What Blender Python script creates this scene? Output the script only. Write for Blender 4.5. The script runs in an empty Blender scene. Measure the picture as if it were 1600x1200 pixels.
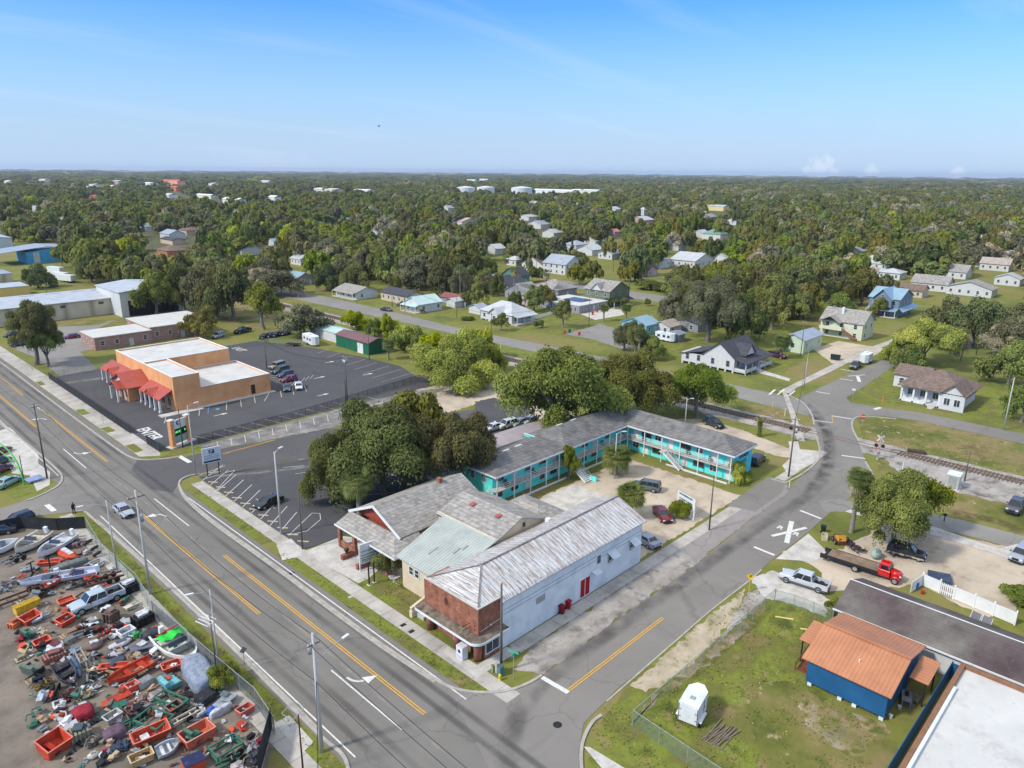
import bpy,bmesh,math,random
import numpy as np
from mathutils import Vector,Matrix,noise
from math import sin,cos,pi,radians
scene=bpy.context.scene
FPX,CH=1140.0,50.0
_n=Vector((.00875,1,332/FPX));ZA=_n.normalized()
def _hz(v):v=Vector(v);return(v-ZA*v.dot(ZA)).normalized()
_x2=_hz((1150,323,-FPX));_y1=_hz((-1218,343,-FPX))
XA=(_x2+_y1 .cross(ZA)).normalized();YA=ZA.cross(XA)
ROT=Matrix((XA,YA,ZA))
cam_d=bpy.data.cameras.new('camera');cam=bpy.data.objects.new('camera',cam_d)
scene.collection.objects.link(cam);scene.camera=cam
cam.matrix_world=Matrix.Translation((0,0,CH))@ROT.to_4x4()
cam_d.sensor_width=36;cam_d.lens=FPX/1600*36;cam_d.clip_start=.5;cam_d.clip_end=40000
def G(u,v,z=0.0):
 """where the sight line through photo pixel (u, v) meets height z: used as survey of the site"""
 w=ROT@Vector((u-800,600-v,-FPX));t=(z-CH)/w.z
 return(w.x*t,w.y*t)
def pix(x,y,z):
 c=ROT.transposed()@Vector((x,y,z-CH));return 800-FPX*c.x/c.z,600+FPX*c.y/c.z
SUN_AZ,SUN_EL=radians(160),radians(42)
scene.view_settings.view_transform='Standard';scene.view_settings.look='None'
scene.view_settings.exposure=0.43;scene.view_settings.gamma=1
sd=bpy.data.lights.new('sun','SUN');sd.energy=2.6;sd.angle=radians(6);sd.color=(1,.95,.87)
so=bpy.data.objects.new('sun',sd);scene.collection.objects.link(so)
sv=Vector((cos(SUN_EL)*cos(SUN_AZ),cos(SUN_EL)*sin(SUN_AZ),sin(SUN_EL)))
so.rotation_euler=sv.to_track_quat('Z','Y').to_euler()
world=bpy.data.worlds.new('World');scene.world=world;world.use_nodes=True
def build_world():
 nt=world.node_tree;N=nt.nodes;L=nt.links;bg=N['Background'];bg.inputs[1].default_value=.15
 sky=N.new('ShaderNodeTexSky');sky.sky_type='NISHITA';sky.sun_disc=False
 sky.sun_elevation=SUN_EL;sky.sun_rotation=pi/2-SUN_AZ;sky.altitude=50
 sky.air_density=1.25;sky.dust_density=.25;sky.ozone_density=3.0
 tc=N.new('ShaderNodeTexCoord');sp=N.new('ShaderNodeSeparateXYZ');L.new(tc.outputs['Generated'],sp.inputs[0])
 def mth(op,a,b=None,clamp=False):
  m=N.new('ShaderNodeMath');m.operation=op;m.use_clamp=clamp
  for i,s in enumerate((a,b)):
   if s is None:continue
   if isinstance(s,(int,float)):m.inputs[i].default_value=s
   else:L.new(s,m.inputs[i])
  return m.outputs[0]
 zc=mth('MAXIMUM',sp.outputs[2],.02);zz=mth('ADD',zc,.12)
 cb=N.new('ShaderNodeCombineXYZ');L.new(mth('DIVIDE',sp.outputs[0],zz),cb.inputs[0]);L.new(mth('DIVIDE',sp.outputs[1],zz),cb.inputs[1])
 mp=N.new('ShaderNodeMapping');mp.inputs['Rotation'].default_value=(0,0,radians(-38));mp.inputs['Scale'].default_value=(.32,1.15,1);L.new(cb.outputs[0],mp.inputs[0])
 n1=N.new('ShaderNodeTexNoise');n1 .inputs['Scale'].default_value=1.3;n1 .inputs['Detail'].default_value=9;n1 .inputs['Roughness'].default_value=.58;n1 .inputs['Distortion'].default_value=.5;L.new(mp.outputs[0],n1 .inputs[0])
 wisp=mth('MULTIPLY',mth('SUBTRACT',n1 .outputs[0],.53,True),2.4,True)
 lowz=N.new('ShaderNodeMapRange');lowz.inputs[1].default_value=0;lowz.inputs[2].default_value=.19;lowz.inputs[3].default_value=.95;lowz.inputs[4].default_value=.05;L.new(sp.outputs[2],lowz.inputs[0])
 n2=N.new('ShaderNodeTexNoise');n2 .inputs['Scale'].default_value=90;n2 .inputs['Detail'].default_value=6;L.new(tc.outputs['Generated'],n2 .inputs[0])
 cum=None
 for(u,v,r)in((1283,264,.016),(1362,267,.008),(1497,272,.009),(1262,269,.008),(1300,269,.008)):
  d=(ROT@Vector((u-800,600-v,-FPX))).normalized()
  vm=N.new('ShaderNodeVectorMath');vm.operation='DISTANCE';L.new(tc.outputs['Generated'],vm.inputs[0]);vm.inputs[1].default_value=d
  e=mth('SUBTRACT',1.0,mth('DIVIDE',vm.outputs['Value'],r))
  e=mth('MULTIPLY',mth('ADD',e,mth('MULTIPLY',mth('SUBTRACT',n2 .outputs[0],.5),2.6)),2.0,True)
  cum=e if cum is None else mth('MAXIMUM',cum,e)
 veil=N.new('ShaderNodeMapRange');veil.inputs[1].default_value=.30;veil.inputs[2].default_value=.6;veil.inputs[3].default_value=0;veil.inputs[4].default_value=.75;L.new(sp.outputs[2],veil.inputs[0])
 tot=mth('MAXIMUM',mth('MULTIPLY',wisp,.5),mth('MULTIPLY',cum,.85))
 hs=N.new('ShaderNodeHueSaturation');hs.inputs['Saturation'].default_value=1.18;L.new(sky.outputs[0],hs.inputs['Color']);mx=N.new('ShaderNodeMixRGB');L.new(tot,mx.inputs[0]);rp=N.new('ShaderNodeValToRGB');e=rp.color_ramp.elements;e[0].position=0;e[0].color=(.40,.58,.95,1);e[1].position=.30;e[1].color=(.26,.56,1.08,1);e2=rp.color_ramp.elements.new(.1);e2 .color=(.33,.60,1.0,1);e3=rp.color_ramp.elements.new(.42);e3 .color=(1,1,1,1);L.new(sp.outputs[2],rp.inputs[0])
 ml=N.new('ShaderNodeMixRGB');ml.blend_type='MULTIPLY';ml.inputs[0].default_value=1;L.new(hs.outputs[0],ml.inputs[1]);L.new(rp.outputs[0],ml.inputs[2]);lw=N.new('ShaderNodeMixRGB');L.new(lowz.outputs[0],lw.inputs[0]);L.new(ml.outputs[0],lw.inputs[1]);lw.inputs[2].default_value=(2.6,3.45,4.75,1)
 vl=N.new('ShaderNodeMixRGB');L.new(veil.outputs[0],vl.inputs[0]);L.new(lw.outputs[0],vl.inputs[1]);vl.inputs[2].default_value=(5.2,5.4,5.7,1);L.new(vl.outputs[0],mx.inputs[1]);mx.inputs[2].default_value=(3.6,4.2,5.1,1)
 L.new(mx.outputs[0],bg.inputs[0])
build_world()
scene.render.engine='CYCLES'
COL=scene.collection
rnd=random.Random(7)
class MB:
 """collects faces; builds ONE mesh object"""
 def __init__(s):s.v=[];s.f=[];s.m=[];s.cm=0
 def add(s,vs,fs):
  o=len(s.v);s.v+=[tuple(p)for p in vs];s.f+=[tuple(i+o for i in f)for f in fs];s.m+=[s.cm]*len(fs);return s
 def box(s,x0,x1,y0,y1,z0,z1):
  return s.add([(x0,y0,z0),(x1,y0,z0),(x1,y1,z0),(x0,y1,z0),(x0,y0,z1),(x1,y0,z1),(x1,y1,z1),(x0,y1,z1)],[(3,2,1,0),(4,5,6,7),(0,1,5,4),(1,2,6,5),(2,3,7,6),(3,0,4,7)])
 def cbox(s,c,d,rz=0,rx=0,ry=0):
  M=Matrix.Translation(c)@Matrix.Rotation(rz,4,'Z')@Matrix.Rotation(ry,4,'Y')@Matrix.Rotation(rx,4,'X')
  a,b,h=d[0]/2,d[1]/2,d[2]/2
  vs=[M@Vector(p)for p in((-a,-b,-h),(a,-b,-h),(a,b,-h),(-a,b,-h),(-a,-b,h),(a,-b,h),(a,b,h),(-a,b,h))]
  return s.add(vs,[(3,2,1,0),(4,5,6,7),(0,1,5,4),(1,2,6,5),(2,3,7,6),(3,0,4,7)])
 def bar(s,p,q,w,h=None):
  p=Vector(p);q=Vector(q);d=q-p;L=d.length
  if L<1e-6:return s
  h=h or w;R=d.to_track_quat('X','Z').to_matrix().to_4x4();M=Matrix.Translation((p+q)/2)@R
  a,b,c=L/2,w/2,h/2
  vs=[M@Vector(t)for t in((-a,-b,-c),(a,-b,-c),(a,b,-c),(-a,b,-c),(-a,-b,c),(a,-b,c),(a,b,c),(-a,b,c))]
  return s.add(vs,[(3,2,1,0),(4,5,6,7),(0,1,5,4),(1,2,6,5),(2,3,7,6),(3,0,4,7)])
 def cyl(s,p,q,r0,r1=None,n=8,cap=True):
  p=Vector(p);q=Vector(q);r1=r0 if r1 is None else r1
  R=(q-p).to_track_quat('Z','Y').to_matrix();vs=[]
  for c,r in((p,r0),(q,r1)):
   for i in range(n):a=2*pi*i/n;vs.append(c+R@Vector((r*cos(a),r*sin(a),0)))
  fs=[(i,(i+1)%n,n+(i+1)%n,n+i)for i in range(n)]
  if cap:fs+=[tuple(range(n-1,-1,-1)),tuple(range(n,2*n))]
  return s.add(vs,fs)
 def tube(s,pts,r,n=6):
  for a,b in zip(pts,pts[1:]):s.cyl(a,b,r,r,n,False)
  return s
 def poly(s,pts,z=None):
  vs=[(p[0],p[1],p[2]if z is None else z)for p in pts];return s.add(vs,[tuple(range(len(vs)))])
 def prism(s,pts,z0,z1):
  n=len(pts);vs=[(p[0],p[1],z0)for p in pts]+[(p[0],p[1],z1)for p in pts]
  return s.add(vs,[tuple(range(n-1,-1,-1)),tuple(range(n,2*n))]+[(i,(i+1)%n,n+(i+1)%n,n+i)for i in range(n)])
 def slab(s,quad,t):
  """thick roof plane: quad corners on top, thickness t straight down"""
  n=len(quad);vs=[tuple(p)for p in quad]+[(p[0],p[1],p[2]-t)for p in quad]
  return s.add(vs,[tuple(range(n)),tuple(range(2*n-1,n-1,-1))]+[(i,n+i,n+(i+1)%n,(i+1)%n)for i in range(n)])
 def ball(s,c,r,n=8,m=5,sc=(1,1,1)):
  vs=[];fs=[]
  for j in range(m+1):
   t=pi*j/m
   for i in range(n):a=2*pi*i/n;vs.append((c[0]+r*sc[0]*sin(t)*cos(a),c[1]+r*sc[1]*sin(t)*sin(a),c[2]+r*sc[2]*cos(t)))
  for j in range(m):
   for i in range(n):fs.append((j*n+i,(j+1)*n+i,(j+1)*n+(i+1)%n,j*n+(i+1)%n))
  return s.add(vs,fs)
 def build(s,name,mat,parent=None,smooth=False):
  me=bpy.data.meshes.new(name);me.from_pydata(s.v,[],s.f)
  mats=mat if isinstance(mat,(list,tuple))else[mat]
  for m in mats:me.materials.append(m)
  if len(mats)>1:me.polygons.foreach_set('material_index',s.m)
  bm=bmesh.new();bm.from_mesh(me);bmesh.ops.recalc_face_normals(bm,faces=bm.faces);bm.to_mesh(me);bm.free()
  if smooth:me.polygons.foreach_set('use_smooth',[True]*len(me.polygons))
  me.update();o=bpy.data.objects.new(name,me);COL.objects.link(o)
  if parent is not None:o.parent=parent
  return o
def tag(o,label=None,cat=None,group=None,kind=None):
 if label:o['label']=label
 if cat:o['category']=cat
 if group:o['group']=group
 if kind:o['kind']=kind
 return o
def thing(name,label,cat,loc=(0,0,0),rz=0,group=None):
 o=bpy.data.objects.new(name,None);o.empty_display_size=.5;COL.objects.link(o)
 o.location=loc if len(loc)==3 else(loc[0],loc[1],0);o.rotation_euler=(0,0,rz)
 return tag(o,label,cat,group)
def copy_tree(o,parent=None):
 c=o.copy();COL.objects.link(c)
 if parent is not None:c.parent=parent
 for ch in[k for k in CH_OF(o)]:copy_tree(ch,c)
 return c
def CH_OF(o):return[k for k in o.children]
MATS={}
def lin(c):
 return tuple(((x/255)/12.92 if x/255<=.04045 else((x/255+.055)/1.055)**2.4)for x in c[:3])+(1,)
def mat(name,cols,scale=1.0,rough=.85,metal=0,bump=0,bscale=None,space='obj',stretch=(1,1,1),lines=None,extra=(),spec=.3,brick=None,lo=.32,hi=.68,rand=0,detail=5,trans=0,emit=0):
 """cols: base colours (linear) spread over a noise; extra: (colour, scale, lo, hi, stretch) stains laid over it;
    lines: (axis vector, freq per metre, colour factor, bump)"""
 if name in MATS:return MATS[name]
 m=bpy.data.materials.new(name);m.use_nodes=True;nt=m.node_tree;N=nt.nodes;L=nt.links;B=N['Principled BSDF']
 B.inputs['Roughness'].default_value=rough;B.inputs['Metallic'].default_value=metal;B.inputs['Specular IOR Level'].default_value=spec
 if not isinstance(cols,list):cols=[cols]
 cols=[tuple(c)+(1,)if len(c)==3 else c for c in cols]
 if space=='world':vec=N.new('ShaderNodeNewGeometry').outputs['Position']
 else:vec=N.new('ShaderNodeTexCoord').outputs['Object']
 def mapped(st):
  if tuple(st)==(1,1,1):return vec
  mp=N.new('ShaderNodeMapping');mp.inputs['Scale'].default_value=st;L.new(vec,mp.inputs[0]);return mp.outputs[0]
 def nz(sc,st=(1,1,1),det=5,ro=.6):
  n=N.new('ShaderNodeTexNoise');n.inputs['Scale'].default_value=sc;n.inputs['Detail'].default_value=det;n.inputs['Roughness'].default_value=ro
  L.new(mapped(st),n.inputs[0]);return n.outputs[0]
 def mix(f,a,b,mode='MIX'):
  x=N.new('ShaderNodeMixRGB');x.blend_type=mode
  for i,s in enumerate((f,a,b)):
   if isinstance(s,(int,float)):x.inputs[i].default_value=s
   elif isinstance(s,tuple):x.inputs[i].default_value=s
   else:L.new(s,x.inputs[i])
  return x.outputs[0]
 def mth(op,a,b=None,clamp=False):
  q=N.new('ShaderNodeMath');q.operation=op;q.use_clamp=clamp
  for i,s in enumerate((a,b)):
   if s is None:continue
   if isinstance(s,(int,float)):q.inputs[i].default_value=s
   else:L.new(s,q.inputs[i])
  return q.outputs[0]
 if len(cols)==1 and not extra and not lines and not brick and not rand and not bump:
  c=N.new('ShaderNodeRGB');
  n0=nz(scale*3,stretch);col=mix(n0,tuple(x*.9 for x in cols[0][:3])+(1,),tuple(min(1,x*1.1)for x in cols[0][:3])+(1,));N.remove(c)
 else:
  if len(cols)==1:cols=[tuple(x*.92 for x in cols[0][:3])+(1,),tuple(min(1,x*1.08)for x in cols[0][:3])+(1,)]
  n0=nz(scale,stretch,detail);r=N.new('ShaderNodeValToRGB');cr=r.color_ramp
  cr.elements[0].position=lo;cr.elements[0].color=cols[0];cr.elements[1].position=hi;cr.elements[1].color=cols[-1]
  for i in range(1,len(cols)-1):e=cr.elements.new(lo+(hi-lo)*i/(len(cols)-1));e.color=cols[i]
  L.new(n0,r.inputs[0]);col=r.outputs[0]
 if brick:
  bw,bh,mortar,mcol=brick;sx=N.new('ShaderNodeSeparateXYZ');L.new(vec,sx.inputs[0]);cb=N.new('ShaderNodeCombineXYZ')
  L.new(mth('ADD',sx.outputs[0],sx.outputs[1]),cb.inputs[0]);L.new(sx.outputs[2],cb.inputs[1])
  bt=N.new('ShaderNodeTexBrick');L.new(cb.outputs[0],bt.inputs[0]);bt.inputs['Scale'].default_value=1;bt.inputs['Brick Width'].default_value=bw;bt.inputs['Row Height'].default_value=bh
  bt.inputs['Mortar Size'].default_value=mortar;bt.inputs['Color1'].default_value=(.8,.8,.8,1);bt.inputs['Color2'].default_value=(1.15,1.15,1.15,1);bt.inputs['Mortar'].default_value=mcol+(1,)
  col=mix(1.0,col,bt.outputs[0],'MULTIPLY')
 bumps=[]
 if lines:
  ax,fr,dark,lb=lines[:4]
  dt=N.new('ShaderNodeVectorMath');dt.operation='DOT_PRODUCT';L.new(vec,dt.inputs[0]);dt.inputs[1].default_value=ax
  w=mth('PINGPONG',mth('MULTIPLY',dt.outputs['Value'],fr),.5);w2=mth('MULTIPLY',w,2.0)
  e=mth('MULTIPLY',w2,lines[4]if len(lines)>4 else 3.0,True)
  col=mix(e,mix(1.0,col,(dark,dark,dark,1),'MULTIPLY'),col)
  if lb:bumps.append((e,lb))
 for ex in extra:
  c,sc,l0,h0=ex[:4];st=ex[4]if len(ex)>4 else(1,1,1);a=ex[5]if len(ex)>5 else 1.0
  mr=N.new('ShaderNodeMapRange');mr.inputs[1].default_value=l0;mr.inputs[2].default_value=h0;L.new(nz(sc,st,6,.65),mr.inputs[0]);mr.inputs[4].default_value=a
  col=mix(mr.outputs[0],col,tuple(c[:3])+(1,))
 if rand:
  oi=N.new('ShaderNodeObjectInfo');hs=N.new('ShaderNodeHueSaturation')
  L.new(mth('ADD',mth('MULTIPLY',oi.outputs['Random'],rand*.16),.5-rand*.08),hs.inputs['Hue'])
  q=mth('FRACT',mth('MULTIPLY',oi.outputs['Random'],7.31));L.new(mth('ADD',mth('MULTIPLY',q,rand),1-rand*.5),hs.inputs['Value'])
  q2=mth('FRACT',mth('MULTIPLY',oi.outputs['Random'],13.7));L.new(mth('ADD',mth('MULTIPLY',q2,.3),.85),hs.inputs['Saturation'])
  L.new(col,hs.inputs['Color']);col=hs.outputs[0]
 L.new(col,B.inputs['Base Color'])
 if bump:bumps.append((nz(bscale or scale*6,stretch,6,.7),bump))
 prev=None
 for h,st in bumps:
  b=N.new('ShaderNodeBump');b.inputs['Strength'].default_value=min(1,st);b.inputs['Distance'].default_value=.05*max(1,st);L.new(h,b.inputs['Height'])
  if prev is not None:L.new(prev,b.inputs['Normal'])
  prev=b.outputs[0]
 if prev is not None:L.new(prev,B.inputs['Normal'])
 if emit:L.new(col,B.inputs['Emission Color']);B.inputs['Emission Strength'].default_value=emit
 MATS[name]=m;return m
def paint(name,c,rough=.35,**k):return mat(name,c,rough=rough,spec=.5,**k)
_pc={}
def flat(c,rough=.7,metal=0):
 """plain weathered paint of a colour, cached"""
 key=(tuple(round(x,3)for x in c[:3]),rough,metal)
 if key not in _pc:
  c3=c[:3];_pc[key]=mat('paint_%d'%len(_pc),[tuple(x*.82 for x in c3),c3,tuple(min(.95,x*1.12)for x in c3)],scale=1.7,rough=rough,metal=metal,spec=.3,extra=[(tuple(x*.55 for x in c3),4,.6,.8,(1,1,.3),.6)])
 return _pc[key]
def S(r,g,b):return lin((r,g,b))[:3]
M_glass=mat('window_glass',[(.015,.02,.025),(.05,.06,.07)],scale=.7,rough=.12,spec=.8)
M_white=mat('white_paint',[(.62,.64,.64),(.74,.75,.74)],scale=1.2,rough=.6,extra=[((.45,.45,.42),3,.62,.8,(1,1,.3),.6)])
M_tyre=mat('rubber',(.02,.02,.02),rough=.9)
M_rim=mat('wheel_metal',(.45,.46,.48),rough=.35,metal=.7)
M_black=mat('black_metal',(.02,.02,.022),rough=.6)
M_galv=mat('galvanised_metal',[(.35,.36,.36),(.5,.51,.51)],scale=3,rough=.5,metal=.4)
M_conc=mat('concrete',[(.40,.37,.33),(.52,.49,.44),(.60,.57,.52)],scale=.6,rough=.9,space='world',bump=.15,bscale=8,extra=[((.22,.2,.18),1.1,.58,.75,(1,1,1),.8),((.27,.25,.22),9,.6,.75,(1,1,1),.5)])
M_wood=mat('weathered_wood',[(.13,.10,.075),(.24,.2,.15)],scale=3,rough=.9,stretch=(1,1,.2))
M_pole=mat('pole_wood',[(.09,.075,.06),(.17,.145,.12)],scale=3,rough=.95,stretch=(2,2,.15))
M_polec=mat('pole_concrete',[(.42,.41,.38),(.54,.53,.5)],scale=2,rough=.9,stretch=(1,1,.3))
# ================================================================ GROUND
def ragged(pts,step,amp,seed=0):
 out=[];n=len(pts);k=0
 for i in range(n):
  a=Vector(pts[i][:2]);b=Vector(pts[(i+1)%n][:2]);L=(b-a).length
  m=max(1,int(L/step));d=(b-a)/max(L,1e-6);nn=Vector((-d.y,d.x))
  for j in range(m):
   p=a.lerp(b,j/m);o=noise.noise(Vector((p.x/(step*2.2),p.y/(step*2.2),seed)))*amp*1.6+noise.noise(Vector((p.x/(step*.7),p.y/(step*.7),seed+9)))*amp
   out.append((p.x+nn.x*o,p.y+nn.y*o))
 return out
PADN=[0]
def pad(name,pts,m,z,rag=0,step=None,px=True):
 PADN[0]+=1;z+=PADN[0]*.00022
 if px:pts=[G(*p)for p in pts]
 if rag:pts=ragged(pts,step or rag*1.6,rag,z*1000)
 bm=bmesh.new();vs=[bm.verts.new((p[0],p[1],z))for p in pts];f=bm.faces.new(vs);f.normal_update()
 if f.normal.z<0:f.normal_flip()
 bmesh.ops.triangulate(bm,faces=bm.faces[:],ngon_method='EAR_CLIP')
 me=bpy.data.meshes.new(name);bm.to_mesh(me);bm.free();me.materials.append(m)
 o=bpy.data.objects.new(name,me);COL.objects.link(o);return tag(o,kind='structure')
def catmull(pts,n=6):
 P=[Vector(p)for p in pts];out=[]
 for i in range(len(P)-1):
  a=P[max(0,i-1)];b=P[i];c=P[i+1];d=P[min(len(P)-1,i+2)]
  for j in range(n):
   t=j/n;out.append(.5*((2*b)+(c-a)*t+(2*a-5*b+4*c-d)*t*t+(3*b-a-3*c+d)*t*t*t))
 out.append(P[-1]);return out
def ribbon(name,pts,w,z0,z1,m,px=True,smooth=True):
 """kerb or strip of real height along a line"""
 if px:pts=[G(*p)for p in pts]
 pts=[Vector((p[0],p[1]))for p in pts]
 if smooth and len(pts)>2:pts=[Vector((p.x,p.y))for p in catmull([(p.x,p.y,0)for p in pts])]
 ls=[];rs=[]
 for i,p in enumerate(pts):
  d=(pts[min(i+1,len(pts)-1)]-pts[max(i-1,0)]).normalized();n=Vector((-d.y,d.x));ls.append(p+n*w/2);rs.append(p-n*w/2)
 b=MB();k=len(pts);vs=[(p.x,p.y,z0)for p in ls]+[(p.x,p.y,z0)for p in rs]+[(p.x,p.y,z1)for p in ls]+[(p.x,p.y,z1)for p in rs];fs=[]
 for i in range(k-1):fs+=[(2*k+i,3*k+i,3*k+i+1,2*k+i+1),(i,i+1,2*k+i+1,2*k+i),(k+i,3*k+i,3*k+i+1,k+i+1)]
 fs+=[(0,k,3*k,2*k),(k-1,3*k-1,4*k-1,2*k-1)]if False else[(0,2*k,3*k,k),(k-1,2*k-1,4*k-1,3*k-1)]
 b.add(vs,fs);return tag(b.build(name,m),kind='structure')
GR=S(132,134,62);GR2=S(104,114,50);BR=S(156,138,92);BR2=S(136,118,78);LG=S(146,156,62)
M_ground=mat('ground_grass',[tuple(.7*x for x in GR2),tuple(.8*x for x in GR),tuple(.72*x for x in BR)],scale=.045,space='world',rough=1,bump=.5,bscale=3,detail=8,extra=[(tuple(.6*x for x in GR2),.5,.5,.75,(1,1,1),.6),(tuple(.75*x for x in BR),.16,.58,.72,(1,1,1),.7)])
M_lawn=mat('lawn',[tuple(.62*x for x in BR),tuple(.62*x for x in GR),tuple(.66*x for x in LG),tuple(.55*x for x in GR2)],scale=.22,space='world',rough=1,bump=.6,bscale=9,detail=9,extra=[(tuple(.62*x for x in BR2),.9,.55,.72,(1,1,1),.75),(tuple(.45*x for x in GR2),2.5,.5,.75,(1,1,1),.6),(tuple(.85*x for x in LG),6,.6,.76,(1,1,1),.6),(tuple(.85*x for x in BR),.45,.57,.68,(1,1,1),.75),(tuple(.38*x for x in GR2),14,.56,.74,(1,1,1),.6),(S(176,160,124),.3,.67,.73,(1,1,1),.6)])
M_field=mat('dry_lawn',[tuple(.62*x for x in BR2),tuple(.75*x for x in BR),tuple(.62*x for x in GR),tuple(.6*x for x in GR2)],scale=.10,space='world',rough=1,bump=.5,bscale=6,detail=9,extra=[(tuple(.55*x for x in GR2),.5,.52,.7,(1,1,1),.8),(S(190,172,140),.45,.6,.7,(1,1,1),.8),(tuple(.38*x for x in GR2),12,.56,.74,(1,1,1),.6)])
SA=S(208,192,170);SA2=S(184,167,147)
M_sand=mat('sand',[tuple(.72*x for x in SA2),tuple(.8*x for x in SA),tuple(.9*x for x in SA)],scale=.16,space='world',rough=1,bump=.35,bscale=5,detail=9,extra=[(S(128,108,84),.35,.56,.72,(1,1,1),.7),(S(112,100,80),1.6,.6,.78,(1,1,1),.6)])
M_sandv=mat('mottled_sand',[S(150,138,110),S(176,162,138),S(194,180,158)],scale=.3,space='world',rough=1,bump=.4,bscale=8,detail=10,extra=[(S(110,108,62),.5,.52,.66,(1,1,1),.85),(S(104,92,72),2.0,.58,.72,(1,1,1),.7)])
M_patchy=mat('patchy_sand',[tuple(.7*x for x in GR),tuple(.72*x for x in GR2),tuple(.8*x for x in BR),tuple(.78*x for x in SA2),tuple(.82*x for x in SA)],scale=.5,space='world',rough=1,bump=.5,bscale=8,detail=10,extra=[(tuple(.6*x for x in GR2),.25,.52,.66,(1,1,1),.8)])
M_strip=mat('dusty_strip',[S(98,95,94),S(122,118,115),S(150,145,140)],scale=.35,space='world',rough=1,bump=.3,bscale=14,detail=10,extra=[(S(176,170,162),.5,.56,.68,(.4,1,1),.8)])
M_gravel=mat('pale_gravel',[S(132,126,118),S(160,153,145),S(178,171,162)],scale=.3,space='world',rough=1,bump=.6,bscale=14,detail=10,extra=[(S(96,92,86),.45,.52,.66,(1,1,1),.85),(S(118,112,100),3,.55,.75,(1,1,1),.6)])
M_yard=mat('yard_ground',[S(98,90,82),S(122,112,101),S(142,131,117)],scale=.25,space='world',rough=1,bump=.4,bscale=6,detail=9,extra=[(S(84,78,72),.5,.54,.7,(1,1,1),.7),(S(90,92,50),.35,.62,.72,(1,1,1),.7),(S(176,162,140),.3,.6,.75,(1,1,1),.7)])
def asphalt(name,c,along=None,k=1.0,cracks=True):
 c=tuple(k*x for x in c);st=(1,1,1)
 m=mat(name,[tuple(.86*x for x in c),c,tuple(1.14*x for x in c)],scale=.12,space='world',rough=.9,bump=.12,bscale=20,detail=10,spec=.25,extra=[(tuple(.62*x for x in c),.22,.56,.76,along or st,.55),(tuple(1.45*x for x in c),.35,.6,.8,along or st,.45),(tuple(.5*x for x in c),2.2,.64,.76,st,.6),(tuple(1.5*x for x in c),9,.62,.8,st,.45),(tuple(.7*x for x in c),.06,.5,.58,st,.35)])
 if cracks:
  nt=m.node_tree;N=nt.nodes;L=nt.links;B=N['Principled BSDF'];src=B.inputs['Base Color'].links[0].from_socket
  g=N.new('ShaderNodeNewGeometry');nn=N.new('ShaderNodeTexNoise');nn.inputs['Scale'].default_value=.5;L.new(g.outputs['Position'],nn.inputs[0])
  va=N.new('ShaderNodeVectorMath');va.operation='MULTIPLY_ADD';L.new(nn.outputs['Color'],va.inputs[0]);va.inputs[1].default_value=(2.4,2.4,0);L.new(g.outputs['Position'],va.inputs[2])
  vo=N.new('ShaderNodeTexVoronoi');vo.feature='DISTANCE_TO_EDGE';vo.inputs['Scale'].default_value=.11;L.new(va.outputs[0],vo.inputs[0])
  lt=N.new('ShaderNodeMapRange');lt.inputs[1].default_value=.0;lt.inputs[2].default_value=.012;lt.inputs[3].default_value=.42;lt.inputs[4].default_value=0;L.new(vo.outputs['Distance'],lt.inputs[0])
  mx=N.new('ShaderNodeMixRGB');L.new(lt.outputs[0],mx.inputs[0]);L.new(src,mx.inputs[1]);mx.inputs[2].default_value=tuple(.45*x for x in c)+(1,);L.new(mx.outputs[0],B.inputs['Base Color'])
 return m
M_road=asphalt('road_asphalt',S(126,122,115),(1,.06,1),.95)
M_side=asphalt('side_asphalt',S(136,131,124),(.07,1,1),.92)
M_cross=asphalt('cross_asphalt',S(104,101,101),(.1,1,1),.8)
M_lot=asphalt('lot_asphalt',S(86,85,87),None,.95,True)
M_drive=asphalt('drive_asphalt',S(146,142,135),None,.9)
M_kerb=mat('kerb_concrete',[(.32,.29,.25),(.46,.43,.38)],scale=1.2,space='world',rough=.9,extra=[((.25,.23,.2),2,.6,.75,(1,1,1),.6)])
def walk_mat(name,ax):
 return mat(name,[(.33,.3,.265),(.44,.405,.355),(.52,.48,.43)],scale=.35,rough=.95,space='world',bump=.12,bscale=9,detail=9,lines=(ax,.32,.5,.2,22),extra=[((.2,.18,.16),.8,.55,.75,(1,1,1),.65)])
M_walk=walk_mat('sidewalk_concrete',(0,1,0));M_walkx=walk_mat('sidewalk_concrete_cross',(1,0,0))
M_mark=mat('road_marking_white',[(.55,.54,.5),(.75,.74,.7)],scale=3,space='world',rough=.8,extra=[((.3,.29,.28),5,.62,.75,(1,1,1),.6)])
M_mark2=mat('faded_marking',[(.5,.48,.4),(.66,.63,.55)],scale=3,space='world',rough=.8,extra=[((.2,.2,.2),4,.55,.7,(1,1,1),.7)])
M_yel=mat('road_marking_yellow',[(.62,.32,.03),(.75,.42,.06)],scale=3,space='world',rough=.8,extra=[((.3,.22,.12),5,.64,.76,(1,1,1),.6)])
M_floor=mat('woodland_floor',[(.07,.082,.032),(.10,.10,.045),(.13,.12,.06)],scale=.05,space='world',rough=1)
Z=.004
g=MB();g.box(-3000,16000,-9000,18000,-.5,0);tag(g.build('ground',M_ground),kind='structure')
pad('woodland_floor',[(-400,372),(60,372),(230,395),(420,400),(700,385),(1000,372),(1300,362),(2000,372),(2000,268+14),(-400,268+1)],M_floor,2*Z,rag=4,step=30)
pad('lawn',[(450,868),(560,905),(640,870),(700,960),(740,1082),(700,1076),(600,1008),(480,905)],M_lawn,Z,rag=.1)
R_=lambda x0,x1,y0,y1:[(x0,y0),(x1,y0),(x1,y1),(x0,y1)]
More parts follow.
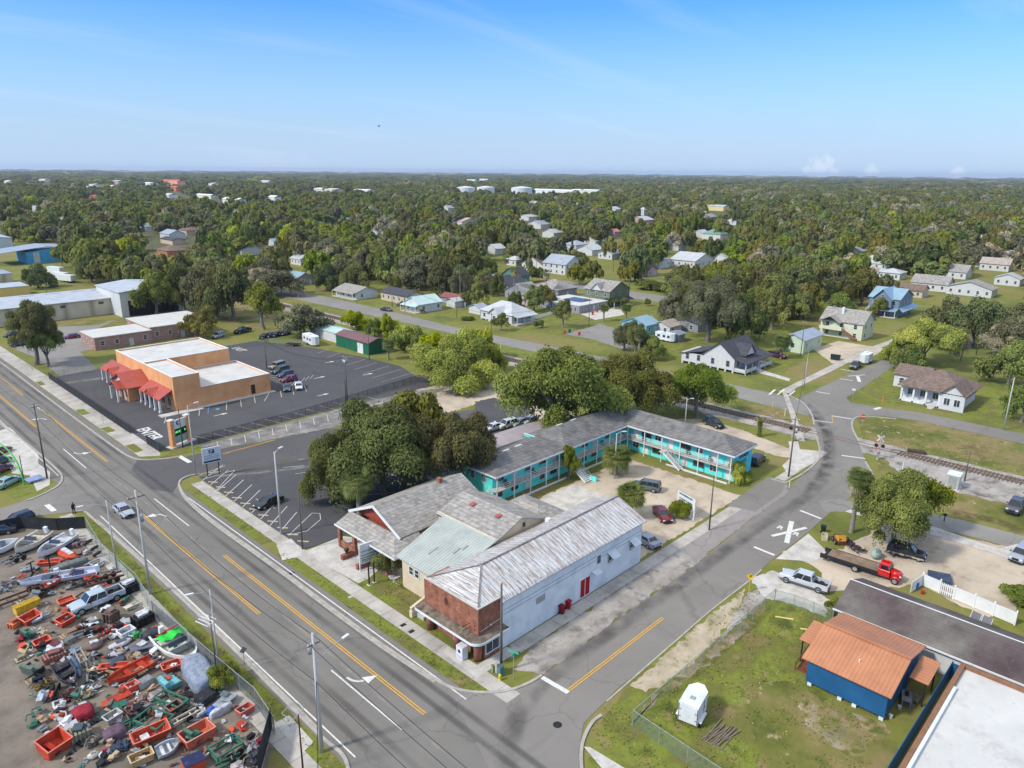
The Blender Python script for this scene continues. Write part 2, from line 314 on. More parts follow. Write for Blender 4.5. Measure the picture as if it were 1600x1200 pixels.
pad('verge',R_(41.2,42.8,44,84),M_lawn,3*Z,px=False)
pad('verge',R_(41.2,43.2,88,112.5),M_lawn,3*Z,px=False)
pad('verge',R_(25.6,27.2,46,116),M_lawn,3*Z,px=False)
pad('lawn',[(55,822),(118,806),(130,826),(40,830)],M_lawn,3*Z,rag=.15)
pad('field',[(480,465),(620,478),(740,505),(850,520),(960,545),(1090,570),(1210,592),(1260,560),(1320,545),(1240,500),(1000,480),(900,470),(800,480),(700,460),(600,455),(500,455)],M_lawn,Z,rag=1,step=4)
pad('field',[(480,478),(620,498),(740,525),(900,555),(1060,590),(1205,618),(1200,640),(1130,635),(960,595),(800,560),(640,520),(500,488)],M_lawn,2*Z,rag=.5,step=3)
pad('field',[(1330,605),(1390,575),(1600,590),(1700,690),(1600,678),(1440,635),(1370,630)],M_lawn,2*Z,rag=.3)
pad('field',[(1340,652),(1420,652),(1700,712),(1800,790),(1600,740),(1390,700),(1352,700)],M_field,2*Z,rag=.3)
pad('field',[(960,590),(1110,618),(1215,640),(1240,660),(1130,634),(960,600)],M_field,3*Z,rag=.3)
pad('field',[(60,500),(190,500),(320,470),(450,470),(470,500),(400,515),(300,495),(230,490),(160,510),(100,512)],M_field,2*Z,rag=.6,step=3)
pad('field',[(940,1130),(1000,1040),(1180,915),(1230,940),(1290,950),(1340,940),(1240,1250),(900,1250)],M_lawn,2*Z,rag=.25)
pad('field',[(1160,1060),(1240,1065),(1400,1160),(1420,1250),(1200,1250)],M_field,3*Z,rag=.4)
pad('field',[(1370,700),(1600,770),(1700,830),(1600,830),(1440,790),(1375,770)],M_field,3*Z,rag=.3)
pad('sand_yard',R_(71,103.6,48.6,71),M_sand,3*Z,rag=.25,px=False)
pad('sand_lot',[(640,612),(690,600),(760,590),(800,580),(850,600),(900,650),(830,660),(795,622),(760,628),(700,645),(640,640)],M_sand,2*Z,rag=.4)
pad('dirt_track',[(960,640),(1040,655),(1100,655),(1160,672),(1230,700),(1285,705),(1285,724),(1210,712),(1150,690),(1050,670),(950,660)],M_sand,4*Z,rag=.2)
pad('sand_verge',[(985,1072),(1020,1040),(1110,962),(1165,920),(1150,965),(1110,1005),(1080,1045),(1010,1082)],M_sandv,4*Z,rag=.3)
pad('sand_path',[(985,1135),(1010,1110),(1090,1050),(1170,985),(1205,945),(1190,945),(1080,1040),(1020,1085)],M_patchy,4*Z,rag=.25)
pad('sand_patch',[(1260,1085),(1310,1110),(1350,1150),(1330,1180),(1270,1150),(1240,1100)],M_patchy,4*Z,rag=.8)
pad('sand_patch',[(1330,1115),(1385,1130),(1400,1150),(1350,1145)],M_patchy,4*Z,rag=.5)
pad('sand_lot',[(1220,862),(1290,868),(1330,848),(1420,800),(1455,828),(1610,862),(1640,905),(1580,955),(1540,965),(1440,915),(1300,925),(1280,890)],M_sand,4*Z,rag=.5)
pad('gravel_shoulder',[(800,1048),(850,1055),(900,1020),(960,972),(1080,888),(1110,862),(1060,852),(1010,890),(960,925),(830,1010)],M_gravel,3*Z,rag=.4)
pad('junkyard_ground',[(-80,850),(35,826),(135,826),(160,872),(240,965),(330,1045),(400,1105),(430,1150),(405,1260),(-80,1260)],M_yard,3*Z,rag=.12)
pad('gravel_drive',[(1120,1005),(1170,925),(1240,905),(1290,945),(1310,955),(1200,935)],M_gravel,5*Z,rag=.2)
def rx(y):return 142.6-max(0,y-20)*.022
RB=[(rx(y)-4.6,y)for y in range(-70,331,20)];RB2=[(rx(y)+3.2,y)for y in range(330,-71,-20)]
pad('railway_ballast',RB+RB2,M_gravel,5*Z,rag=.35,px=False)
pad('railway_gravel',[(1370,706),(1440,718),(1600,760),(1600,795),(1500,770),(1440,762),(1400,735)],M_gravel,6*Z,rag=.5)
pad('main_road',R_(27.3,41.1,-60,700),M_road,6*Z,px=False)
pad('side_street',[(700,1075),(780,1084),(830,1066),(850,1054),(900,1018),(960,972),(1080,888),(1150,832),(1210,782),(1262,735),(1280,712),(1280,680),(1262,645),(1245,625),(1205,618),(1100,594),(1050,583),(965,563),(840,538),(730,518),(620,490),(520,466),(440,452),(400,458),(520,478),(640,505),(740,528),(830,548),(900,560),(1000,582),(1100,606),(1200,632),(1245,652)],M_side,7*Z,px=True)if False else None
pad('side_street',[(700,1078),(780,1084),(830,1066),(850,1054),(900,1018),(960,972),(1080,888),(1150,832),(1210,782),(1262,735),(1281,712),(1281,690),(1268,655),(1248,622),(1285,604),(1325,585),(1383,561),(1420,540),(1440,545),(1394,574),(1360,597),(1322,622),(1330,630),(1370,636),(1440,645),(1600,678),(1760,712),(1760,732),(1600,694),(1440,658),(1380,650),(1350,649),(1336,655),(1333,672),(1345,700),(1353,722),(1364,742),(1358,756),(1340,770),(1313,787),(1262,832),(1205,876),(1170,907),(1112,952),(1060,996),(1005,1045),(965,1076),(946,1096),(936,1106),(912,1130),(905,1170),(905,1230),(780,1230)],M_side,7*Z)
pad('residential_road',[(1275,632),(1205,614),(1100,592),(1050,583),(965,563),(840,537),(730,516),(620,489),(520,466),(440,450),(400,455),(520,480),(640,506),(740,529),(830,549),(900,562),(1000,584),(1100,609),(1200,634),(1262,650)],M_drive,8*Z,rag=.12,step=1.2)
pad('cross_street',[(282,752),(300,744),(345,738),(470,718),(560,700),(640,680),(640,660),(560,668),(500,672),(420,690),(340,702),(280,716),(215,718),(205,735),(240,765),(270,770)],M_cross,7*Z)
pad('left_street',[(97,747),(85,760),(62,775),(0,795),(-80,812),(-80,850),(0,822),(60,806),(118,800),(140,800),(160,770),(120,740)],M_side,7*Z)
pad('back_lane',[(1278,783),(1310,780),(1360,790),(1430,798),(1500,812),(1600,838),(1720,868),(1720,895),(1600,860),(1450,822),(1340,800),(1290,800)],M_drive,8*Z,rag=.1)
pad('far_road',[(880,438),(960,452),(1050,464),(1100,474),(1100,482),(1040,474),(960,462),(880,446)],M_drive,6*Z)
pad('driveway_apron',[(935,505),(985,520),(1000,545),(970,545),(925,530),(880,522),(920,512)],M_drive,6*Z,rag=.2)
pad('driveway_concrete',[(910,478),(970,484),(976,492),(930,500),(905,490)],M_conc,6*Z)
pad('house_driveway',[(1270,545),(1310,533),(1385,545),(1350,565),(1300,568)],M_sand,6*Z,rag=.2)
pad('front_asphalt',[(20,545),(60,525),(130,520),(150,545),(125,550),(160,585),(95,590),(60,560)],M_drive,4*Z,rag=.2)
pad('warehouse_street',[(60,512),(150,508),(180,500),(140,520),(60,530)],M_drive,4*Z,rag=.2)
pad('car_park',[(80,590),(160,576),(340,543),(400,533),(480,542),(560,556),(625,572),(650,588),(700,596),(640,612),(470,652),(310,694),(250,707)],M_lot,5*Z)
pad('paved_lot',[(310,745),(345,739),(470,719),(560,702),(650,682),(740,700),(720,780),(600,790),(535,838),(475,859)],M_lot,8*Z)
pad('paved_lot',[(742,628),(770,622),(810,626),(835,645),(830,665),(760,690),(740,660)],M_lot,5*Z,rag=.3)
pad('parking_strip',[(560,655),(640,640),(700,645),(740,640),(760,690),(650,690),(560,700)],M_cross,6*Z,rag=.3)
pad('gravel_strip',[(290,702),(470,655),(640,612),(700,606),(640,632),(520,668),(420,688),(330,704)],M_strip,8*Z,rag=.25)
M_patch=asphalt('old_asphalt',S(152,144,140),None,.95)
pad('asphalt_patch',[(1060,850),(1110,815),(1200,748),(1228,752),(1232,768),(1165,818),(1085,880)],M_patch,8*Z,rag=.2)
pad('asphalt_patch',[(1135,790),(1200,745),(1228,752),(1222,770),(1180,800)],M_side,9*Z,rag=.1)
M_dark=asphalt('tyre_worn_asphalt',S(96,90,90),None,.9,False)
def soft(m0,name,col,sc=.4,amt=.8):
 """worn or stained film with ragged see-through edges; 'edge' runs 0 at the rim to 1 inside"""
 m=bpy.data.materials.new(name);m.use_nodes=True;nt=m.node_tree;N=nt.nodes;L=nt.links;B=N['Principled BSDF']
 B.inputs['Base Color'].default_value=tuple(col)+(1,);B.inputs['Roughness'].default_value=.9;B.inputs['Specular IOR Level'].default_value=.2
 a=N.new('ShaderNodeAttribute');a.attribute_name='edge';g=N.new('ShaderNodeNewGeometry');n=N.new('ShaderNodeTexNoise');n.inputs['Scale'].default_value=sc;n.inputs['Detail'].default_value=8;L.new(g.outputs['Position'],n.inputs[0])
 s=N.new('ShaderNodeMath');s.operation='MULTIPLY_ADD';L.new(n.outputs[0],s.inputs[0]);s.inputs[1].default_value=1.4;s.inputs[2].default_value=-.45;s.use_clamp=True
 s2=N.new('ShaderNodeMath');s2 .operation='MULTIPLY';L.new(s.outputs[0],s2 .inputs[0]);L.new(a.outputs['Fac'],s2 .inputs[1])
 s3=N.new('ShaderNodeMath');s3 .operation='MULTIPLY';L.new(s2 .outputs[0],s3 .inputs[0]);s3 .inputs[1].default_value=amt*1.6;s3 .use_clamp=True
 L.new(s3 .outputs[0],B.inputs['Alpha']);return m
def film(name,pts,w,m,z,px=True):
 if px:pts=[G(*p)for p in pts]
 P=[Vector((p.x,p.y))for p in catmull([(p[0],p[1],0)for p in pts],8)];vs=[];fs=[];ed=[]
 offs=(-.5,-.25,0,.25,.5);K=len(offs);n=len(P)
 for i,p in enumerate(P):
  d=(P[min(i+1,n-1)]-P[max(i-1,0)]).normalized();q=Vector((-d.y,d.x));t=i/(n-1);e=min(1,8*min(t,1-t))
  for o in offs:c=p+q*w*o;vs.append((c.x,c.y,z));ed.append((1-(2*abs(o))**2)*e)
 for i in range(n-1):
  for k in range(K-1):fs.append((i*K+k,(i+1)*K+k,(i+1)*K+k+1,i*K+k+1))
 me=bpy.data.meshes.new(name);me.from_pydata(vs,[],fs);at=me.attributes.new('edge','FLOAT','POINT');at.data.foreach_set('value',ed);me.materials.append(m)
 o=bpy.data.objects.new(name,me);COL.objects.link(o);return tag(o,kind='structure')
F_dark=soft(None,'tyre_rubber_film',(.075,.07,.068),.35,.6);F_lane=soft(None,'lane_wear_film',(.10,.092,.09),.09,.6);F_light=soft(None,'dust_film',S(178,170,160),.5,.7);F_leaf=soft(None,'leaf_litter',S(96,84,58),1.2,.9)
film('tyre_marks',[(1230,612),(1262,632),(1288,665),(1296,700),(1290,740),(1262,775),(1200,815),(1120,870),(1000,955),(900,1025),(840,1075),(805,1130),(790,1190),(800,1260)],2.6,F_dark,.052)
film('tyre_marks',[(1255,640),(1283,665),(1292,700),(1284,735),(1255,772)],1.6,F_dark,.055)
film('dust',[(830,1060),(900,1005),(1000,930),(1100,862),(1200,792)],1.2,F_light,.056)
for xx,ww in((29.7,.9),(31.6,.9),(37.6,.9),(39.2,.9)):film('tyre_marks',[(xx,y)for y in range(-30,330,20)],ww,F_lane,.048,px=False)
film('dust',[(20,640),(200,765),(400,925),(640,1130),(720,1200)],.5,F_light,.05)
film('dust',[(300,697),(420,668),(540,640),(640,614)],1.0,F_light,.054);film('dust',[(330,745),(440,735),(520,722)],1.4,F_light,.054)
film('dust',[(90,600),(200,592),(260,640)],3,F_light,.045);film('dust',[(400,690),(500,650),(600,622)],2.5,F_light,.045)
film('leaf_litter',[(560,800),(620,785),(700,770)],4,F_leaf,.053);film('leaf_litter',[(1480,800),(1560,815),(1600,835)],3,F_leaf,.053)
pad('sidewalk',R_(42.8,44.7,41.8,115),M_walk,8*Z,px=False)
pad('sidewalk',R_(24.0,25.7,44,117),M_walk,8*Z,px=False)
pad('sidewalk',[(41.3,133.5),(44.9,130.8),(45.0,204),(44.6,252),(41.3,252)],M_walk,5*Z,px=False)
pad('sidewalk',R_(49.4,133,46.2,48.0),M_walkx,8*Z,px=False)
pad('sidewalk',[(1272,724),(1232,742),(1222,728),(1236,715),(1232,690),(1247,690),(1250,703),(1270,704)],M_conc,10*Z)
pad('sidewalk',[(1246,690),(1258,690),(1240,640),(1230,615),(1222,612),(1232,640)],M_walk,9*Z)
pad('sidewalk',[(1216,612),(1240,600),(1290,575),(1345,548),(1395,530),(1400,534),(1350,554),(1300,580),(1245,606),(1235,614)],M_walk,8*Z)
pad('sidewalk',[(1170,572),(1235,592),(1233,596),(1165,577)],M_conc,8*Z)
pad('sidewalk',[(1455,822),(1560,858),(1590,850),(1640,868),(1600,885),(1555,866),(1430,828),(1320,800),(1330,796)],M_conc,10*Z)
pad('forecourt',[(475,862),(535,838),(640,850),(575,905),(560,912),(478,865)],M_conc,9*Z)
pad('forecourt',[(700,1010),(745,1040),(790,1012),(820,1012),(745,1060),(690,1018)],M_conc,9*Z)
pad('concrete_slab',R_(73,88,63.2,70.6),M_conc,5*Z,px=False)
pad('driveway_concrete',[(432,852),(455,842),(480,868),(441,876)],M_conc,10*Z)
pad('driveway_concrete',[(1212,874),(1263,834),(1292,862),(1275,878)],M_conc,9*Z)
pad('driveway_concrete',[(1172,905),(1205,892),(1250,905),(1300,940),(1290,965),(1240,945),(1195,935)],M_conc,9*Z,rag=.15)
pad('junkyard_apron',[(430,1130),(452,1118),(490,1160),(470,1180)],M_conc,10*Z)
pad('side_path',[(912,1167),(922,1168),(975,1200),(1000,1215),(960,1225)],M_conc,8*Z)
for(a,b)in((201,197),(170.5,166),(154.6,150.8),(141,136.2)):pad('grass_island',R_(41.4,43.0 if a<180 else 42.6,b,a),M_lawn,8*Z,rag=.12,px=False)
pad('lawn',[(250,705),(310,697),(320,702),(250,716)],M_lawn,9*Z,rag=.1)
pad('lawn',[(0,705),(40,690),(90,745),(75,760),(60,770),(20,778),(0,755)],M_lawn,3*Z,rag=.2)
pad('driveway_concrete',[(-20,680),(15,668),(60,710),(60,745),(20,740),(0,705)],M_conc,8*Z,rag=.1);pad('sidewalk',[(60,725),(78,738),(78,758),(58,768),(45,740)],M_conc,9*Z)
KZ=.14
for nm,pts in(('kerb',[(-40,562-18),(0,566),(60,611),(120,656),(180,700),(205,715),(225,719),(262,717),(280,714)]),('kerb',[(345,738),(305,742),(286,748),(280,758),(290,776),(330,812),(435,888),(520,952),(600,1010),(680,1062),(715,1078),(760,1083),(800,1078),(830,1066),(846,1056)]),('kerb',[(-40,632),(0,662),(50,700),(88,733),(97,747),(90,760),(62,775),(40,783)]),('kerb',[(118,800),(132,800),(150,815),(240,895),(330,980),(430,1080),(500,1150),(535,1180),(545,1210),(545,1240)]),('kerb',[(940,1118),(925,1130),(912,1155),(908,1180),(910,1230)]),('kerb',[(1228,755),(1258,738),(1279,718),(1280,700),(1275,682)]),('kerb',[(1272,664),(1268,648),(1255,630),(1232,618)]),('kerb',[(1352,722),(1364,742)]),('kerb',[(1342,690),(1332,670),(1333,657),(1348,651),(1400,655)]),('kerb',[(1228,755),(1205,749)])):
 ribbon(nm,pts,.32,.02,KZ,M_kerb)
ribbon('gutter',[(280,758),(290,778),(330,815),(435,891),(520,955),(600,1013),(680,1065)],.5,.02,13*Z,M_kerb)
ribbon('gutter',[(150,813),(240,892),(330,976),(430,1075),(500,1145)],.5,.02,13*Z,M_kerb)
ribbon('road_edge',[(948,1096),(1005,1046),(1060,998),(1112,953),(1170,908),(1190,890)],.18,.02,13*Z,M_kerb)
mk=MB();my=MB();mf=MB()
ZM=.062
def line(b,p,q,w,z=ZM,px=True):
 if px:p=G(*p);q=G(*q)
 p=Vector(p[:2]);q=Vector(q[:2]);d=(q-p).normalized();n=Vector((-d.y,d.x))*w/2
 b.poly([(*(p+n),),(*(p-n),),(*(q-n),),(*(q+n),)],z)
for x,y0,y1 in((28.45,134,700),(28.45,46.5,113),(40.35,45,112),(36.4,100.5,113.5),(32.8,134.3,147.2),(33.4,46.2,58.2),(36.3,168,180)):
 line(mk,(x,y0),(x,y1),.16 if y1<700 else.14,px=False)
for x,y0,y1 in((33.0,72.8,109),(36.2,46.3,88.8),(32.6,164.2,700),(36.4,134.9,176.5),(36.4,190,700)):
 for s in(-.14,.14):line(my,(x+s,y0),(x+s,y1),.12,px=False)
for s in(-.14,.14):line(my,(48.5,38.7+s),(65.8,38.85+s),.12,px=False)
for s in(-.12,.12):line(my,(62-9.5,124.3+s),(62.8,124.3+s),.11,z=ZM,px=False)
line(mk,(847,1059),(888,1083),.55);line(mk,(280,713),(297,723),.8);line(mk,(73,789),(85,799),.75)
line(mk,(1178,855),(1210,868),.45);line(mk,(1250,798),(1283,811),.45);line(mk,(1315,712),(1352,717),.45);line(mk,(1270,657),(1302,661),.3);line(mk,(1299,650),(1331,655),.45)
line(mk,(1275,612),(1297,616),.4);line(mk,(1312,592),(1332,595),.4);line(mk,(1313,577),(1335,581),.4);line(mk,(1366,640),(1376,637),.8)
line(mk,(1202,617),(1211,609),.5);line(mk,(1215,617),(1226,608),.4);line(mk,(1232,619),(1242,611),.4);line(mk,(1222,612),(1236,615),.3)
line(my,(1300,650),(1301,661),.15);line(mk,(1340,588),(1343,597),.8);line(mk,(1325,588),(1352,586),.35)
line(mk,(1206,838),(1260,825),.55);line(mk,(1237,815),(1229,849),.7,ZM+.004)
def arrow(x,y,s):
 pts=[(0,-1.6,.0),(.15,-.8,0),(.55,-.2,0),(1.1,.1,0)]
 c=catmull([(x+s*p[0],y-s*p[1],0)for p in pts],4)
 for a,b in zip(c,c[1:]):line(mk,(a.x,a.y),(b.x+(b.x-a.x)*.15,b.y+(b.y-a.y)*.15),.28,px=False)
 e=c[-1];mk.poly([(e.x-.1*s,e.y+.65),(e.x-.1*s,e.y-.65),(e.x+1.3*s,e.y-.25*s)],ZM+.001)
arrow(33.9,54.5,1);arrow(35.3,107.5,-1);arrow(33.6,142.2,1);arrow(35.3,169.5,-1)
for i in range(10):line(mk,(44.6+.2,115.2-i*2.85),(44.8+5.0,119.2-i*2.85)if i else(50.2,119.3),.11,px=False)
for a,b in(((335,770),(367,735)),((322,748),(367,735)),((352,728),(312,743)),((451,837),(488,802)),((488,802),(500,803)),((500,803),(501,812)),((501,812),(480,830)),((480,830),(451,837)),((443,731),(475,728)),((461,741),(480,738)),((540,777),(614,770)),((430,795),(400,780)),((466,719),(476,717))):line(mk,a,b,.1)
for i in range(13):
 u=306+i*21.5;v=682-i*5.3
 line(mf,(u,v),(u+27,v+6.5),.1);line(mf,(u+27+6,v+8.5),(u+27+8,v+19.5),.12)
for a,b in(((312,636),(311,650)),((354,629),(354,641)),((376,624),(377,636)),((397,620),(399,630)),((421,614),(413,627)),((438,611),(440,621)),((457,606),(459,617)),((475,602),(479,612)),((260,647),(257,662))):line(mf,a,b,.12)
for i in range(7):line(mf,(420+i*.2,588+i*3.4-12),(455,598+i*3.4-18),.1)
for i in range(8):line(mf,(497+i*14,552+i*6.5),(513+i*19,546+i*5.2),.1)
for a in((345,648),(505,617),(500,590),(515,566),(575,585),(435,566)):p=G(*a);mk.poly([(p[0]-1.6,p[1]-.1),(p[0]+.3,p[1]-.15),(p[0]+.3,p[1]-.5),(p[0]+1.6,p[1]),(p[0]+.3,p[1]+.5),(p[0]+.3,p[1]+.15),(p[0]-1.6,p[1]+.1)],ZM-.004)
for i in range(6):line(mf,(449+i*7,605-i*2.5),(455+i*7,597-i*2.2),.1)
tag(mk.build('road_markings',M_mark),kind='structure');tag(my.build('yellow_road_markings',M_yel),kind='structure');tag(mf.build('faded_parking_lines',M_mark2),kind='structure')
mb_=MB()
for s in range(1):line(mb_,(326,635),(325,647),.14);line(mb_,(314,640),(325,638),.08);line(mb_,(337,640),(343,639),1.0)
tag(mb_.build('blue_parking_marks',flat(S(90,150,200))),kind='structure')
def text_obj(s,size,m,name,parent=None,loc=(0,0,0),rot=(0,0,0),ext=.002,bold=0,sx=1):
 cu=bpy.data.curves.new(name,'FONT');cu.body=s;cu.size=size;cu.align_x='CENTER';cu.align_y='CENTER';cu.extrude=ext;cu.offset=bold;cu.resolution_u=2
 t=bpy.data.objects.new(name,cu);COL.objects.link(t);bpy.context.view_layer.update()
 me=bpy.data.meshes.new_from_object(t.evaluated_get(bpy.context.evaluated_depsgraph_get()));bpy.data.objects.remove(t)
 me.materials.clear();me.materials.append(m);o=bpy.data.objects.new(name,me);COL.objects.link(o);o.parent=parent;o.location=loc;o.rotation_euler=rot;o.scale=(sx,1,1);return o
def ground_text(s,u,v,size,ang,sx=1,bold=.02):
 p=G(u,v);return tag(text_obj(s,size,M_mark,'road_lettering',None,(p[0],p[1],ZM),(0,0,ang),.001,bold,sx),kind='structure')
ground_text('ENTER',233,678,3.3,-pi/2,.85,.09);ground_text('EXIT',373,546,3.2,-pi/2,.9,.05)
ground_text('R',1219,825,1.5,-pi/2,1,.05);ground_text('R',1244,835,1.5,-pi/2,1,.05)
b=MB();p=G(871,1133);b.cyl((p[0],p[1],.02),(p[0],p[1],.066),.42,.42,20);tag(b.build('manhole_cover',M_black),'round dark manhole cover in the street in front of the corner kerb','manhole cover')
# ================================================================ TREES
LEAFM={}
def leaf_mat(name,cols,rand=.45):
 m=mat(name,cols,scale=.55,rough=.7,rand=rand,spec=.2,lo=.3,hi=.7,detail=3,space='obj')
 nt=m.node_tree;N=nt.nodes;L=nt.links;B=N['Principled BSDF']
 src=B.inputs['Base Color'].links[0].from_socket
 a=N.new('ShaderNodeAttribute');a.attribute_name='twig';mr=N.new('ShaderNodeMapRange');mr.inputs[3].default_value=.6;mr.inputs[4].default_value=1.75;L.new(a.outputs['Fac'],mr.inputs[0])
 vm=N.new('ShaderNodeVectorMath');vm.operation='SCALE';L.new(src,vm.inputs[0]);L.new(mr.outputs[0],vm.inputs['Scale']);L.new(vm.outputs[0],B.inputs['Base Color'])
 tl=N.new('ShaderNodeBsdfTranslucent');L.new(vm.outputs[0],tl.inputs[0]);mx=N.new('ShaderNodeMixShader');mx.inputs[0].default_value=.32
 L.new(B.outputs[0],mx.inputs[1]);L.new(tl.outputs[0],mx.inputs[2]);L.new(mx.outputs[0],N['Material Output'].inputs[0]);return m
L_oak=leaf_mat('oak_leaves',[(.098,.110,.028),(.15,.162,.044),(.22,.222,.066)])
L_moss=leaf_mat('mossy_oak_leaves',[(.120,.122,.058),(.175,.172,.086),(.245,.235,.125)],.25)
L_lime=leaf_mat('bright_green_leaves',[(.20,.24,.02),(.32,.36,.028),(.46,.46,.04)],.08)
L_gold=leaf_mat('yellow_flowering_leaves',[(.18,.24,.02),(.34,.36,.03),(.58,.52,.04)],.05)
L_mid=leaf_mat('mid_green_leaves',[(.125,.152,.028),(.195,.225,.042),(.30,.31,.06)],.25)
L_olive=leaf_mat('olive_leaves',[(.13,.13,.03),(.20,.185,.04),(.29,.25,.05)],.2)
L_bare=leaf_mat('thin_grey_twigs',[(.27,.23,.14),(.36,.31,.2),(.45,.39,.27)],.15)
L_rust=leaf_mat('rusty_leaves',[(.18,.07,.03),(.28,.12,.045),(.38,.2,.07)],.25)
L_palm=leaf_mat('palm_fronds',[(.07,.10,.02),(.13,.165,.04),(.25,.26,.09)],.1)
L_dead=leaf_mat('dead_palm_fronds',[(.25,.2,.1),(.4,.33,.18),(.5,.43,.27)],.1)
L_pine=leaf_mat('conifer_needles',[(.04,.07,.03),(.06,.095,.036),(.09,.125,.045)],.25)
M_bark=mat('bark',[(.11,.095,.08),(.2,.18,.155),(.28,.26,.23)],scale=2.5,rough=.95,stretch=(2,2,.25))
def leaf_mesh(name,C,Nn,size,rng,m,tw,aspect=1.4):
 """C: leaf centres, Nn: facing, one rhombic leaf clump each"""
 n=len(C);a=rng.normal(size=(n,3));Nn=Nn/np.linalg.norm(Nn,axis=1)[:,None]
 T=np.cross(Nn,a);T/=np.linalg.norm(T,axis=1)[:,None]+1e-9;Bt=np.cross(Nn,T)
 s=size*(.6+.8*rng.random((n,1)));V=np.empty((n,4,3));b=Nn*s*.25
 V[:,0]=C+T*s*aspect*.5;V[:,1]=C+Bt*s*.42+b;V[:,2]=C-T*s*aspect*.5;V[:,3]=C-Bt*s*.42+b
 me=bpy.data.meshes.new(name);me.vertices.add(4*n);me.vertices.foreach_set('co',V.reshape(-1));me.loops.add(4*n);me.loops.foreach_set('vertex_index',np.arange(4*n,dtype=np.int32))
 me.polygons.add(n);me.polygons.foreach_set('loop_start',np.arange(0,4*n,4,dtype=np.int32));me.polygons.foreach_set('loop_total',np.full(n,4,dtype=np.int32))
 me.update(calc_edges=True);at=me.attributes.new('twig','FLOAT','FACE');at.data.foreach_set('value',tw.astype(np.float32));me.materials.append(m);return me
def crown_mesh(name,seed,m,R=1.0,H=.8,nb=26,nl=3000,leaf=.12,base=.0,droop=0,shape='dome',thin=0,aspect=1.4,inner=.55):
 """crown of unit-ish size: lobes round a dome, each a shell of leaf clumps; z 0 = lowest leaves"""
 rng=np.random.default_rng(seed);cs=[];rs=[]
 maj=[]
 NMJ=14 if m in(L_oak,L_moss)else 9
 for i in range(NMJ):a=2*pi*(i*.618+rng.random()*.15);e=-.05+1.35*rng.random()if i else 1.5;q=R*(.52+.26*rng.random());maj.append((q*cos(e)*cos(a),q*cos(e)*sin(a),H*(.30+.48*sin(e)*(.8+.3*rng.random()))))
 for i in range(nb):
  a=2*pi*(i*.618+rng.random()*.2);t=rng.random()
  if shape=='dome':
   mj=maj[i%NMJ];d_=rng.normal(size=3);d_/=np.linalg.norm(d_);q=R*.36*rng.random()**.45;c=(mj[0]+d_[0]*q,mj[1]+d_[1]*q,max(.08*H,mj[2]+d_[2]*q*.62));r=R*(.12+.14*rng.random())
  elif shape=='cone':
   z=t;c=(R*.75*(1-z)*cos(a)*rng.random()**.4,R*.75*(1-z)*sin(a)*rng.random()**.4,H*(.08+.85*z));r=R*(.42-.27*z)
  else:
   c=(R*.8*cos(a)*rng.random()**.5,R*.8*sin(a)*rng.random()**.5,H*(.3+.45*rng.random()));r=R*(.25+.15*rng.random())
  cs.append(c);rs.append(r)
 cs=np.array(cs);rs=np.array(rs);w=rs**2;w/=w.sum();idx=rng.choice(nb,nl,p=w)
 d=rng.normal(size=(nl,3));d/=np.linalg.norm(d,axis=1)[:,None];d[:,2]=np.where(d[:,2]<-.35,-d[:,2]*.6,d[:,2]);d/=np.linalg.norm(d,axis=1)[:,None]
 rad=rs[idx][:,None]*(1-.32*rng.random((nl,1))**2+.14*rng.normal(size=(nl,1))*.6);sc=np.array([1,1,.78 if shape!='cone' else 1.1])
 C=cs[idx]+d*rad*sc
 k=int(nl*.08);C[:k]+=d[:k]*rs[idx[:k]][:,None]*.25*rng.random((k,1));C[:,2]=np.maximum(C[:,2],-.05)
 if droop:q=rng.random(nl)<droop;C[q,2]-=rng.random(q.sum())*.25*H
 if thin:keep=rng.random(nl)>thin*(.5+.5*np.sin(C[:,0]*7+seed)*np.cos(C[:,1]*6+C[:,2]*5));C=C[keep];d=d[keep];idx=idx[keep]
 far_=leaf>.1 or aspect<2 and nl<3000;Nn=d*1.0+rng.normal(size=C.shape)*(.28 if far_ else.45)+np.array([0,0,.35]);tw=rng.random(nb)[idx]*.55+rng.random(len(C))*.45
 if far_:tw=.34+.3*tw
 return leaf_mesh(name,C,Nn,leaf,rng,m,tw,aspect)
def trunk_mesh(name,seed,H=1.0,R=.05,limbs=7,spread=.55,top=.55,m=None,fork=.32):
 """H: total tree height (1), trunk forks into bent limbs that reach into the crown"""
 r=random.Random(seed);b=MB();lean=Vector((r.uniform(-.04,.04),r.uniform(-.04,.04),0));p0=Vector((0,0,-.02));p1=Vector((lean.x,lean.y,fork*H));mid=(p0+p1)/2+Vector((r.uniform(-.01,.01),r.uniform(-.01,.01),0))
 b.cyl(p0,(0,0,.03),R*1.7,R*1.2,8,False);b.cyl((0,0,.03),mid,R*1.2,R,8,False);b.cyl(mid,p1,R,R*.85,8,False)
 for i in range(limbs):
  a=2*pi*i/limbs+r.uniform(-.3,.3);s=spread*r.uniform(.5,1);q1=p1+Vector((cos(a)*s*.4,sin(a)*s*.4,(top-fork)*.5*H));q2=q1+Vector((cos(a+.3)*s*.5,sin(a+.3)*s*.5,(top-fork)*.55*H*r.uniform(.6,1.3)))
  b.cyl(p1-Vector((0,0,.02)),q1,R*.55,R*.38,6,False);b.cyl(q1,q2,R*.38,R*.15,5,False)
  for k in(-1,1):q3=q1 .lerp(q2,.4)+Vector((cos(a+k*.9)*s*.4,sin(a+k*.9)*s*.4,.13*H));b.cyl(q1 .lerp(q2,.3),q3,R*.22,R*.08,4,False)
 me=b;o=me.build(name,m or M_bark,None,True);me=o.data;bpy.data.objects.remove(o);return me
